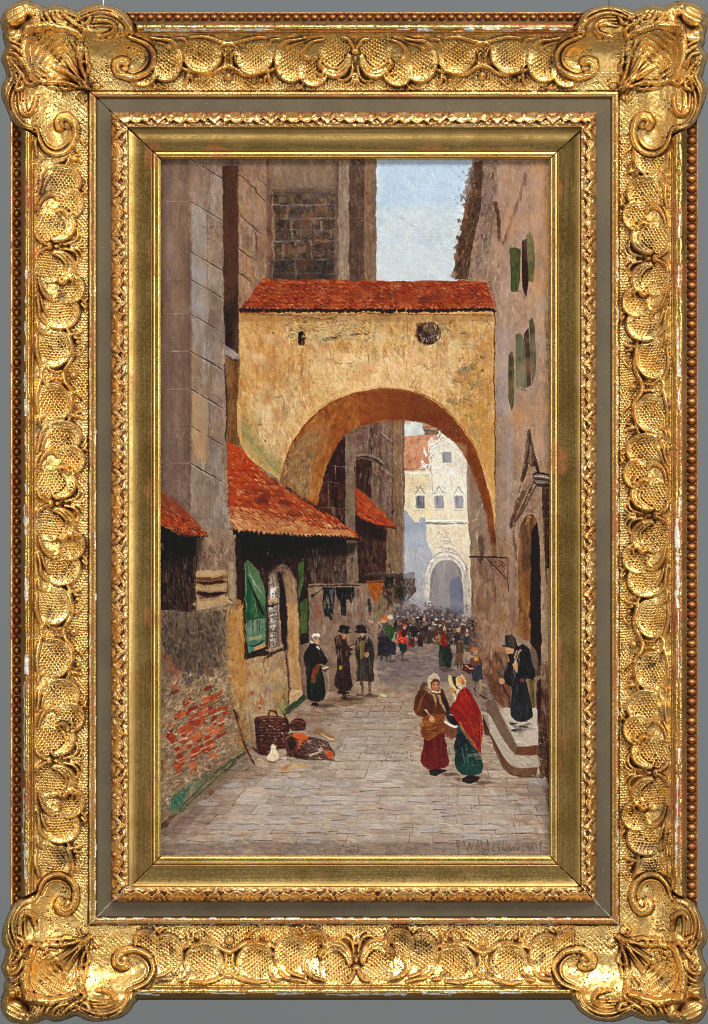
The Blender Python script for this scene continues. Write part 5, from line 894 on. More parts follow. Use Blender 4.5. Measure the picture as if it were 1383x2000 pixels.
    # light halo dabs left by the brush round the figures
    for q in (P(806,1392, 816,1402, 824,1410, 818,1430), P(816,1420, 820,1450), P(878,1440, 882,1470, 880,1500), P(640,1310, 642,1345, 636,1366), P(948,1440, 950,1490)): line(q, 4, (186,176,166), .5, .8, 1.)
    # ---------- general finish: broken dabs, varnish mottling, weave
    global PC, PZ
    # the hand is never steady: let every edge wander a little
    def warp(A, dx, dy):
        Y, X = np.mgrid[0:PH, 0:PW].astype(float)
        X = np.clip(X+dx, 0, PW-1.001); Y = np.clip(Y+dy, 0, PH-1.001)
        xi = X.astype(int); yi = Y.astype(int); fx = X-xi; fy = Y-yi
        if A.ndim == 3: fx = fx[..., None]; fy = fy[..., None]
        return (A[yi, xi]*(1-fx)+A[yi, xi+1]*fx)*(1-fy)+(A[yi+1, xi]*(1-fx)+A[yi+1, xi+1]*fx)*fy
    dx = smooth_noise(PH, PW, 16)*.8+smooth_noise(PH, PW, 6)*.5+smooth_noise(PH, PW, 2.5)*.22
    dy = smooth_noise(PH, PW, 16)*.8+smooth_noise(PH, PW, 6)*.5+smooth_noise(PH, PW, 2.5)*.22
    PC = warp(PC, dx, dy); PZ = warp(PZ, dx, dy)
    # wet-in-wet: drag colours already on the panel into their neighbours
    def drag(n, box, w, l, op, ang, aj, jit=.03, z=.2, thr=.3):
        x0, y0, x1, y1 = box
        for i in range(n):
            x = rng.uniform(max(x0-OX, 2), min(x1-OX, PW-3)); y = rng.uniform(max(y0-OY, 2), min(y1-OY, PH-3))
            th = math.radians(ang+rng.normal(0, aj)); L = rng.uniform(*l)*(1 if rng.random() < .5 else -1)
            c0 = PC[int(y), int(x)]; ok = True
            for f in (-.25, .35, .7, 1.1):
                xx = int(min(max(x+math.cos(th)*L*f, 0), PW-1)); yy = int(min(max(y+math.sin(th)*L*f, 0), PH-1))
                if np.abs(PC[yy, xx]-c0).sum() > thr: ok = False; break
            if not ok: continue
            c = c0+rng.normal(0, jit*.35, 3)+rng.normal(0, jit*.7)
            stroke(x, y, x+math.cos(th)*L, y+math.sin(th)*L, rng.uniform(*w), c, rng.uniform(*op), z, None, .6)
    drag(9000, (309, 305, 1080, 1200), (1.6, 4.2), (3, 12), (.3, .75), 88, 16, .05)
    drag(1500, (734, 305, 900, 545), (2, 5), (3, 9), (.3, .7), 60, 60, .025, .5)
    drag(2600, (466, 610, 966, 940), (1.6, 4), (3, 9), (.35, .8), 75, 35, .06, .6)
    drag(2400, (309, 1190, 560, 1560), (1.5, 4), (3, 8), (.35, .8), 100, 50, .07, .7)
    drag(4200, (309, 1380, 1080, 1680), (1.6, 4), (4, 14), (.3, .75), 3, 12, .05, .7)
    drag(1600, (580, 1180, 1060, 1380), (1.2, 2.4), (2, 5), (.3, .6), 80, 40, .03, thr=.2)
    # broken scumble: dry pigment catching only on the raised grain
    Z = smooth_noise(PH, PW, 1.4)+.6*smooth_noise(PH, PW, 3)
    M = np.clip(smooth_noise(PH, PW, 34)*.7+smooth_noise(PH, PW, 12)*.45+.45, 0, 1.3)
    hi = np.clip((Z-.75)*1.6, 0, 1)*M; lo = np.clip((-Z-.8)*1.6, 0, 1)*M
    lum = PC.mean(2)
    M[:545-OY, 734-OX:905-OX] *= .25
    PC = PC+(hi*(.016+.016*(lum > .3)))[..., None]*np.array([1.02, .98, .93])-(lo*(.010+.055*lum))[..., None]
    PZ = PZ+hi*.55-lo*.3
    for (k, a) in ((60, .014), (22, .016), (7, .014), (2, .014)): PC = PC+(smooth_noise(PH, PW, k)*a)[..., None]
    g = PC.mean(2, keepdims=True)
    PC = g+(PC-g)*.98                        # a touch more chroma
    PC = np.clip(PC, 0, 1)**1.06
    PC = PC+.14*(PC-.5)*(1-np.abs(PC-.5)*1.2) # and contrast
    PC = PC*np.array([.995, .985, .955])
    PC[:] = np.clip(PC, .02, .97)
    accents()
    accents_late()
    drag(6500, (309, 305, 1080, 1680), (1.2, 2.8), (2, 7), (.3, .6), 82, 40, .045, thr=.34)
    # colour balance of the old varnish: reds turn towards brick, greens calm down, edges stay crisp
    def soft1(A):
        B = A.copy()
        for ax in (0, 1): B = (np.roll(B, 1, ax)+2*B+np.roll(B, -1, ax))/4
        return B
    PC[:] = PC+.5*(PC-soft1(PC))+.3*(PC-soft1(soft1(soft1(PC))))
    r_, g_, b_ = PC[..., 0], PC[..., 1], PC[..., 2]
    redn = np.clip((r_-np.maximum(g_, b_)-.16)*3.2, 0, 1)[..., None]
    PC[:] = PC*(1-redn*np.array([.14, .005, .22]))
    grn = np.clip((g_-np.maximum(r_, b_)-.04)*6, 0, 1)[..., None]
    PC[:] = PC*(1-grn*np.array([-.08, .13, .02]))
    g_ = PC.mean(2, keepdims=True); och = np.clip((PC[..., 0]-PC[..., 2]-.22)*4, 0, 1)*np.clip((PC[..., 1]-.42)*5, 0, 1)
    PC[:] = PC*(1-.20*och[..., None])+(g_*np.array([1.02, 1.0, .97]))*(.20*och[..., None])
    PC[:] = np.clip(PC, 0, 1)**1.05
    PC[:] = PC+.20*(PC-.47)
    PC[:] = np.clip(PC*np.array([1.0, .98, .955]), .012, .97)
    # signature, scratched and brushed near the lower right edge
    sig = [P(897,1668, 893,1650, 891,1642, 899,1642), P(892,1654, 898,1653), P(906,1643, 910,1656, 914,1662, 917,1648, 922,1660, 926,1644), P(929,1652, 930,1662), P(934,1641, 935,1664), P(940,1641, 942,1664), P(950,1652, 945,1658, 950,1662, 953,1655, 953,1641, 955,1663), P(961,1656, 966,1652, 962,1662, 968,1661),
           P(972,1652, 975,1662, 978,1654), P(984,1643, 982,1660, 990,1662), P(997,1652, 998,1662, 1003,1654, 1005,1662), P(1010,1654, 1012,1661, 1017,1653), P(1022,1648, 1020,1662, 1026,1660), P(1032,1652, 1035,1662, 1040,1654, 1043,1662), P(1048,1650, 1050,1662), P(1057,1642, 1057,1664), P(1054,1649, 1061,1647)]
    return sig
def accents():
    """last sitting: crisp darks and loaded lights over the dry picture"""
    def inpoly(pts, x, y):
        c = False; n = len(pts)
        for i in range(n):
            (ax, ay), (bx, by) = pts[i], pts[(i+1) % n]
            if (ay > y) != (by > y) and x < ax+(y-ay)*(bx-ax)/(by-ay): c = not c
        return c
    def dab(x, y, l, w, ang, c, op=.8, z=.6):
        th = math.radians(ang); dx, dy = math.cos(th)*l/2, math.sin(th)*l/2
        stroke(x-OX-dx, y-OY-dy, x-OX+dx, y-OY+dy, w, col(c), op, z, None, .3)
    def pick(L): return L[rng.integers(len(L))]
    def mottle(poly, cols, n, cell, w, l, ang, aj, op, z=.5):
        op = (op[0]*.85, op[1]*.85)
        """clustered strokes: each colour keeps to its own patches"""
        poly = np.array(poly, float); x0, y0 = poly.min(0); x1, y1 = poly.max(0)
        h, w_ = int(y1-y0)+2, int(x1-x0)+2
        fl = [smooth_noise(h, w_, cell)+.35*smooth_noise(h, w_, cell*.3) for _ in cols]
        k = t = 0
        while k < n and t < n*12:
            t += 1
            x, y = rng.uniform(x0, x1), rng.uniform(y0, y1); i = rng.integers(len(cols))
            if fl[i][int(y-y0), int(x-x0)] < .55 or not inpoly(poly, x, y): continue
            k += 1; c = tuple(np.array(cols[i])+rng.normal(0, 6)); dab(x, y, rng.uniform(*l), rng.uniform(*w), ang+rng.normal(0, aj), c, rng.uniform(*op), z)
    # ochre wall: patches of grey damp, cream plaster and warm brick stain
    wall = [(470,616),(964,616),(964,930),(935,880),(912,845),(880,808),(848,778),(806,758),(757,750),(704,756),(652,772),(608,803),(578,838),(556,880),(545,920),(500,885),(470,840)]
    mottle(wall, [(150,134,108),(228,206,168),(198,128,72),(176,140,92),(220,190,140),(128,112,92),(212,160,110)], 1500, 26, (1.6,5), (3,13), 84, 22, (.3,.7), .7)
    mottle([(500,770),(620,770),(575,840),(555,900),(510,880)], [(226,208,178),(150,128,98),(196,130,76),(214,196,160)], 260, 14, (1.4,4), (3,12), 86, 14, (.4,.8), .9)
    mottle([(640,690),(900,690),(900,780),(850,770),(800,755),(700,755),(640,770)], [(230,212,180),(222,190,150),(204,150,100)], 420, 16, (1.6,4.5), (3,10), 80, 25, (.35,.75), .9)
    mottle([(850,640),(962,625),(962,830),(900,800)], [(128,122,108),(150,140,112),(104,94,82),(216,186,140),(150,116,80)], 300, 13, (1.4,4), (2,8), 80, 40, (.35,.75), .8)
    mottle([(560,620),(820,618),(820,668),(560,672)], [(208,194,140),(168,168,140),(110,104,92),(214,160,96)], 240, 12, (1.4,3.6), (3,8), 30, 50, (.35,.75), .8)
    for i in range(150): dab(rng.uniform(545,960), rng.uniform(617,800), rng.uniform(1,5), rng.uniform(1,2), rng.uniform(0,180), pick([(60,46,38),(88,66,48),(70,62,56)]), rng.uniform(.5,.85))
    for i in range(60): dab(rng.uniform(560,735), rng.normal(640,12), rng.uniform(3,9), rng.uniform(1.2,2.4), rng.normal(0,20), pick([(54,52,54),(80,78,74),(96,90,80)]), rng.uniform(.5,.85))
    for (x, y) in ((636,665),(645,663),(655,660),(690,654),(700,652),(716,653),(598,619),(622,621),(646,622),(560,634),(571,645)): dab(x, y, rng.uniform(5,10), 2.4, -5, (44,44,48), .85)
    # soffit
    mottle([(560,900),(585,850),(640,795),(705,768),(757,762),(806,770),(850,792),(888,826),(925,890),(900,860),(860,838),(820,824),(780,818),(742,820),(700,832),(668,850),(640,890),(622,960)], [(112,64,36),(172,104,54),(96,60,38),(160,92,48)], 260, 22, (1.6,4.5), (5,16), 0, 40, (.25,.55), .4)
    mottle([(550,935),(568,880),(600,848),(628,850),(606,920),(600,970)], [(96,84,72),(184,160,120),(74,64,56),(150,120,84)], 230, 10, (1.4,3.2), (3,9), 108, 16, (.4,.8), .9)
    # arch roof: pantiles in slanting files
    for r in range(7):
        yb = 553+r*7.6
        for x in np.arange(505-r*5.6, 962+r*1.2, 8.6):
            xx, yy = x+rng.normal(0,1.6)-max(0, 640-x)*.0, yb+rng.normal(0,1.2)
            if not inpoly([(514,545),(950,550),(967,602),(470,606)], xx, yy) or rng.random() < .12: continue
            a = 20+rng.normal(0,22)
            dab(xx, yy, rng.uniform(4,7.5), rng.uniform(1.6,2.8), a, pick([(92,36,24),(70,28,22),(118,48,30),(104,58,44)]), rng.uniform(.45,.85), .3)
            if rng.random() < .6: dab(xx+1, yy+3.2, rng.uniform(3,7), rng.uniform(1.5,2.4), a+8, pick([(206,112,76),(188,84,52),(220,150,118),(176,72,42),(196,128,100)]), rng.uniform(.5,.85), 1.)
    for i in range(42):
        x = rng.uniform(500, 955); y = rng.uniform(552, 580); dab(x-rng.uniform(0,6), y+10, rng.uniform(12,24), 1.8, 112 if x < 720 else 92, pick([(208,126,94),(90,40,28),(170,70,44)]), .45, .7)
    for x in np.arange(470, 966, 8.6): blobp(x+rng.normal(0,1), 605+rng.normal(0,1), rng.uniform(3,5), rng.uniform(2.4,4), pick([(38,16,16),(56,24,20),(30,14,16)]), .85, .3, jag=.25)
    # big roof
    BRp = [(445,868),(470,882),(560,962),(640,1006),(700,1044),(690,1046),(540,1040),(470,1030),(458,1028),(450,1000)]
    for r in range(14):
        for x in np.arange(446, 700, 9.5):
            yy = 884+r*11.5+(x-446)*.045+rng.normal(0,1.6); xx = x+(r%2)*4.5+rng.normal(0,1.8)
            if not inpoly(BRp, xx, yy) or rng.random() < .16: continue
            f = min(1, max(0, (yy-960)/70.)); a = 28+rng.normal(0,16)
            dab(xx, yy, rng.uniform(4,8), rng.uniform(1.6,3), a-10, pick([(96,38,24),(76,34,26),(128,54,32),(110,60,40)]), rng.uniform(.45,.85), .3)
            if rng.random() < .35+.45*f: dab(xx+3, yy+4.5, rng.uniform(4,9), rng.uniform(1.6,3), 36+rng.normal(0,10), pick([(216,140,104),(226,176,146),(200,100,60),(196,140,96),(232,200,176)]), rng.uniform(.5,.9), 1.1)
    for (bx, by, n, w, h) in ((354,1005,60,38,34),(730,1008,34,26,22)):
        for i in range(n):
            x, y = bx+rng.uniform(-w,w), by+rng.uniform(-h,h)
            P_ = [(313,962),(352,990),(400,1042),(350,1040),(313,1020)] if bx < 400 else [(697,958),(752,1008),(772,1030),(740,1022),(698,1004)]
            if inpoly(P_, x, y): dab(x, y, rng.uniform(4,9), rng.uniform(1.5,2.6), 38+rng.normal(0,14), pick([(100,40,26),(206,112,74),(176,66,38),(224,150,112),(120,52,34)]), rng.uniform(.45,.85), .8)
    # tower stones
    for k, y in enumerate((366,399,426,448,471,491,507,533)):
        for x in np.arange(531, 652, 6):
            if rng.random() < .62: dab(x+3, y+rng.normal(0,1), 8, rng.uniform(1.2,2.4), rng.normal(0,5), pick([(146,136,130),(132,120,112),(156,142,130)]), rng.uniform(.25,.65), .9)
    mottle([(530,370),(654,370),(654,542),(530,542)], [(52,44,44),(122,92,66),(78,72,72),(132,112,94),(96,62,48)], 420, 9, (2,5), (3,9), 60, 60, (.35,.75), .7)
    for (x, a, b) in ((570,432,468),(553,474,502),(577,510,538),(627,430,456),(608,475,503),(640,510,530),(596,336,360),(560,400,425),(618,402,424),(588,450,470)): dab(x, (a+b)/2, b-a, 3, 88, (150,142,138), .5, .9)
    # left wall and buttress: deeper scars, pale knife marks
    mottle([(316,315),(372,315),(372,1000),(316,960)], [(92,70,58),(158,138,126),(108,84,70),(80,62,54),(146,116,92)], 620, 24, (1.6,5), (5,20), 88, 10, (.25,.6), .6)
    mottle([(374,330),(434,330),(440,860),(448,1040),(376,1000)], [(170,158,150),(118,100,88),(176,160,140),(158,128,98),(136,130,130)], 560, 24, (1.6,5), (5,20), 88, 10, (.25,.6), .6)
    mottle([(468,318),(524,318),(522,540),(470,600)], [(172,150,134),(120,98,84),(160,118,84)], 200, 18, (1.6,4), (5,18), 88, 12, (.25,.6), .6)
    mottle([(316,840),(374,840),(374,1010),(330,975),(316,960)], [(60,50,46),(168,152,140),(84,68,60)], 260, 9, (1,2.4), (2,8), 86, 18, (.4,.85), 1.)
    for y0 in (393,491,545,612,685,760,905):
        for (dx, dy, c, w) in ((0,2.6,(184,172,162),2.2),(0,0,(52,40,36),2.4)):
            for j in range(4): 
                if rng.random() < .8: dab(379+j*12+rng.normal(0,1)+dx, y0+4+j*7.2+dy+rng.normal(0,.6), 13, w*rng.uniform(.6,1.1), 31, c, rng.uniform(.45,.85) if y0 > 400 else .35, .8)
        if rng.random() < .9: dab(352, y0+.5, rng.uniform(24,38), 2, rng.normal(0,2), pick([(178,164,152),(70,56,50)]), .6, .8)
    for (a, b) in (((470,341),(516,392)),((470,420),(508,455)),((467,486),(500,508)),((467,532),(494,552))):
        for j in range(5):
            f = (j+.5)/5; dab(a[0]+(b[0]-a[0])*f, a[1]+(b[1]-a[1])*f+rng.normal(0,.8), 12, 2.2*rng.uniform(.6,1.1), 44, (66,46,38), rng.uniform(.5,.85))
    # right building
    mottle([(970,330),(1072,330),(1072,900),(1010,900),(972,700)], [(186,160,140),(140,118,104),(190,148,108),(172,150,142)], 700, 26, (2,5.5), (6,22), 88, 10, (.2,.5), .6)
    mottle([(1000,560),(1072,560),(1072,960),(1010,960)], [(200,178,154),(132,108,88),(196,146,100)], 420, 14, (1.2,3), (2,9), 88, 12, (.3,.7), 1.)
    mottle([(925,1090),(1010,1090),(1005,1290),(930,1280)], [(178,152,130),(112,88,72),(168,124,92),(130,104,96)], 420, 16, (1.6,4), (6,22), 89, 7, (.25,.6), .6)
    mottle([(915,330),(975,330),(950,545),(895,545),(905,440)], [(66,50,42),(120,94,74),(88,68,54),(142,122,110)], 240, 14, (1.6,4), (4,14), 98, 16, (.3,.7), .6)
    # church front: stucco ornament
    for (x, y) in ((821,980),(858,980),(896,980),(872,894)):
        for i in range(16): dab(x+rng.uniform(-12,12), y-16+rng.uniform(-14,4), rng.uniform(2,6), rng.uniform(1.1,2), rng.uniform(0,180), pick([(140,132,130),(242,238,230),(120,112,114),(238,232,222)]), rng.uniform(.5,.9), 1.)
        dab(x-3, y-2, 12, 3.4, 86, (92,92,108), .75); dab(x+4, y+3, 10, 2.6, 88, (150,150,156), .7)
        for s_ in (-11, 11): dab(x+s_, y, 26, 2, 90, (244,240,232), .8, 1.)
    for i in range(150):
        t = rng.random(); x, y = rng.uniform(838,912), rng.uniform(836,925)
        if y > 880-((x-838)/74.)*0-abs(x-872)*-.2 or abs(x-872) < 30: dab(x, y, rng.uniform(2,6), rng.uniform(1,2), rng.uniform(0,180), pick([(152,142,138),(244,241,235),(176,166,160),(246,244,240)]), rng.uniform(.4,.85), 1.)
    for i in range(70): dab(rng.uniform(835,912), 1021+rng.normal(0,1.4), rng.uniform(4,10), rng.uniform(1,2), 0, pick([(120,110,106),(244,240,232),(170,160,152)]), .7, .9)
    for i in range(120):
        a = rng.uniform(3.3, 6.1); R_ = rng.uniform(36,46); dab(872+math.cos(a)*R_*.9, 1124+math.sin(a)*R_*1.05, rng.uniform(3,8), rng.uniform(1.2,2.4), math.degrees(a)+90, pick([(244,240,234),(150,142,140),(222,216,210),(128,118,118)]), rng.uniform(.4,.8), 1.)
    for i in range(60): dab(rng.normal(872,9), rng.uniform(1040,1078), rng.uniform(2,6), rng.uniform(1,2), rng.uniform(0,180), pick([(140,132,130),(244,240,232),(170,160,150)]), .7, 1.)
    mottle([(788,1060),(842,1080),(838,1200),(790,1200)], [(120,110,110),(214,208,202),(150,140,136)], 150, 10, (1,2.2), (2,7), 86, 14, (.35,.75), .9)
    mottle([(786,925),(912,925),(912,1090),(850,1090),(838,1020),(790,985)], [(238,222,186),(206,190,160),(244,240,230)], 240, 12, (1.4,3.2), (3,9), 86, 20, (.3,.7), .9)
    # lit stones under the roofs, house fronts
    mottle([(596,1070),(690,1062),(690,1138),(610,1140)], [(44,32,30),(112,94,86),(84,52,40),(128,112,102)], 240, 12, (1.2,3), (4,13), 88, 8, (.35,.8), .7)
    mottle([(698,1040),(754,1036),(752,1118),(700,1120)], [(40,26,24),(112,84,70),(90,56,42)], 120, 10, (1.4,3), (6,20), 89, 4, (.35,.75), .5)
    mottle([(698,830),(766,820),(766,1000),(740,985),(700,950)], [(92,70,62),(156,136,126),(78,60,54)], 160, 12, (1.4,3), (6,20), 89, 5, (.3,.65), .5)
    mottle([(606,1150),(745,1160),(745,1240),(650,1300),(608,1250)], [(172,152,136),(110,94,84),(150,116,86),(134,124,122)], 330, 14, (1.4,3.6), (4,14), 88, 10, (.3,.65), .6)
    # lower left wall: crumbling plaster over brick
    mottle([(316,1200),(380,1200),(440,1195),(440,1300),(400,1340),(316,1320)], [(44,38,40),(168,150,126),(72,64,66),(140,122,96),(98,84,74)], 800, 13, (1.1,3), (2,9), 88, 22, (.4,.85), 1.)
    mottle([(316,1320),(440,1300),(474,1340),(478,1450),(390,1520),(316,1590)], [(198,178,154),(84,72,70),(176,152,126),(120,100,86),(210,194,172)], 800, 12, (1.2,3.2), (2,9), -40, 35, (.4,.85), 1.)
    for i in range(74):
        row = rng.integers(0, 9); t = rng.uniform(0, 1); x = 334+t*106; y = 1398+row*13-(x-334)*.52+rng.normal(0,2)
        if not inpoly([(326,1410),(440,1345),(452,1450),(390,1510),(330,1530)], x, y): continue
        c = pick([(176,70,42),(158,56,34),(192,92,62),(206,116,90),(148,52,36)])
        fill(P(x-6,y+3, x-4,y-4, x+5,y-7, x+6,y-1, x-1,y+3)+rng.normal(0,.8,(5,2)), c, 1.2, .88, .03, .6)
        dab(x, y+5, 13, 1.8, -28, pick([(206,188,166),(64,50,52)]), .6, .8)
    mottle([(442,1190),(474,1180),(482,1300),(498,1450),(462,1450)], [(198,142,74),(150,108,66),(176,150,116),(210,170,116)], 260, 14, (1.4,4), (5,16), 88, 10, (.3,.7), .7)
    mottle([(482,1295),(556,1275),(560,1375),(500,1395),(500,1440)], [(196,176,148),(128,108,90),(190,144,96),(150,140,130)], 330, 14, (1.4,4), (4,12), 86, 16, (.3,.7), .8)
    # flagstones: every slab laid in its own tone, joints between
    busy = lambda x, y: (804 < x < 950 and 1310 < y < 1532) or (494 < x < 662 and 1392 < y < 1516) or (590 < x < 740 and y < 1384) or (925 < x and y < 1520 and x > 925+(y-1380)*.45)
    VX, VY = 850., 1120.
    ysr = [1362,1371,1380,1390,1401,1413,1426,1440,1455,1471,1487,1504,1521,1538,1555,1573,1591,1610,1629,1648]
    def edge_l(y): return max(316, 596-(y-1366)*1.02)
    def edge_r(y): return min(1066, 940+(y-1366)*.78) if y < 1520 else 1066
    for k in range(len(ysr)-1):
        y0, y1 = ysr[k], ysr[k+1]; h = y1-y0; x = edge_l(y0)+rng.uniform(0,10)
        while x < edge_r(y0)-8:
            w = h*rng.uniform(1.9, 3.6); s0 = (x-VX)/(y0-VY); s1 = (x+w-VX)/(y0-VY)
            xa, xb, xc, xd = x, min(x+w, edge_r(y0)), min(x+w+s1*h, edge_r(y1)+6), x+s0*h
            j0 = rng.normal(0,1.2); j1 = rng.normal(0,1.2)
            if not busy((xa+xb)/2, (y0+y1)/2) and xb > xa+6:
                f = min(1, (y0-1360)/120.)
                c = pick([(190,178,166),(182,164,148),(174,170,168),(196,180,164),(168,152,140),(186,168,158),(200,190,178)])
                fill(P(xa+1,y0+1+j0, xb-1,y0+1+j1, xc-1,y1-1, xd+1,y1-1)+rng.normal(0,.5,(4,2)), lerp((148,132,124), c, .25+.75*f), 1.5, rng.uniform(.3,.68), .03, .5)
                for q in range(rng.integers(1,4)): dab(rng.uniform(xa+4,max(xb-4,xa+5)), rng.uniform(y0+2,y1-1), rng.uniform(6,max(8,w*.7)), rng.uniform(1.5,max(2,h*.4)), rng.normal(2,5), pick([(208,198,188),(196,176,156),(158,142,132),(184,184,186),(206,186,166)]), rng.uniform(.25,.6), 1.)
                if rng.random() < .8: dab((xa+xb)/2, y0+(j0+j1)/2+.5, (xb-xa)*rng.uniform(.5,1), rng.uniform(1.1,2.1), rng.normal(0,1.5), pick([(84,64,56),(110,78,64),(132,96,78),(72,62,60)]), rng.uniform(.45,.9), .3)
                if rng.random() < .62: dab((xa+xd)/2, (y0+y1)/2, math.hypot(h, xd-xa), rng.uniform(1.1,2), math.degrees(math.atan2(h, xd-xa)), pick([(88,62,52),(124,84,70),(100,82,76)]), rng.uniform(.4,.85), .3)
            x += w
    for i in range(420):
        x, y = rng.uniform(340,1066), rng.uniform(1400,1668)
        if x > edge_l(y)+4 and not busy(x, y): dab(x, y, rng.uniform(1,5), rng.uniform(.9,1.8), rng.normal(0,40), pick([(74,62,58),(222,214,204),(130,92,74),(94,96,104)]), rng.uniform(.4,.8), .9)
    # dark base of the left wall and wall/ground shadow line
    for j in range(26):
        f = j/25.; dab(316+f*160, 1618-f*146+rng.normal(0,.8), 9, rng.uniform(2,3.6), -42, (62,42,34), rng.uniform(.6,.9), .3)
    # crowd sparkle
    for i in range(240):
        t = rng.random(); x = 772+t*155; y = rng.uniform(1186+max(0,t-.6)*50, 1246+t*14); dab(x, y, rng.uniform(1.5,5), rng.uniform(1.2,2.6), rng.normal(85,25), pick([(34,26,28),(26,22,26),(60,44,42),(190,176,166),(150,96,76),(88,84,90),(120,60,48),(176,168,160),(44,40,46)]), rng.uniform(.6,.95), .9)
    for (x, y) in ((839,1177),(830,1188),(784,1206),(817,1207),(852,1211),(803,1222)): dab(x, y, 4, 2.4, 15, (232,228,226), .95, 1.2)
    # man on the steps: hat, brim, profile
    fill(P(986,1243, 1000,1239, 1007,1249, 1008,1260, 996,1264, 987,1260), (28,24,29), 1., 1, .02, .3)
    dab(998, 1263, 30, 3.4, 12, (24,20,25), .95, .4)
    fill(P(990,1267, 1004,1268, 1003,1277, 996,1279, 992,1276), (190,150,122), 1., .95, .02, .4); dab(994, 1272, 3, 2, 0, (150,70,56), .8)
    fill(P(994,1278, 1004,1276, 1008,1284, 1002,1296, 996,1290), (34,22,24), 1.2, .95, .02, .3)
    dab(1022, 1276, 16, 2, 70, (66,68,78), .6); dab(1030, 1300, 22, 2.2, 80, (62,64,74), .5)
    # light catches on the front figures
    for (x, y, l, w, a, c) in ((846,1321,12,2.6,-10,(240,232,208)),(852,1352,14,2.4,12,(228,222,212)),(880,1334,16,3.4,70,(232,218,174)),(900,1334,14,3.4,80,(232,206,150)),(886,1418,18,2.6,12,(236,234,230)),(822,1376,22,3,100,(134,82,42)),(846,1424,26,2,-20,(184,118,58)),
                             (846,1430,22,1.8,-18,(92,52,30)),(910,1400,34,3,60,(190,52,32)),(922,1430,40,3,76,(126,24,20)),(936,1420,40,2.4,86,(186,66,40)),(846,1470,50,3,88,(100,20,22)),(862,1468,44,3,88,(146,38,34)),(906,1480,34,2.4,80,(72,116,108)),(920,1492,30,2.2,84,(24,48,50)),
                             (617,1240,10,3,-5,(242,240,236)),(626,1280,22,2.2,60,(70,60,62)),(612,1340,34,2.4,88,(38,74,62)),(668,1300,40,2.4,86,(96,66,62)),(704,1270,24,2,84,(150,134,92)),(722,1300,34,2.2,86,(92,84,78))): dab(x, y, l, w, a, c, .75, .9)

def glaze(pts, c, op, soft):
    """broad soft glaze of one tone, fading at its edges"""
    fill(P(*[v for p in pts for v in p]), c, soft, op, .01)

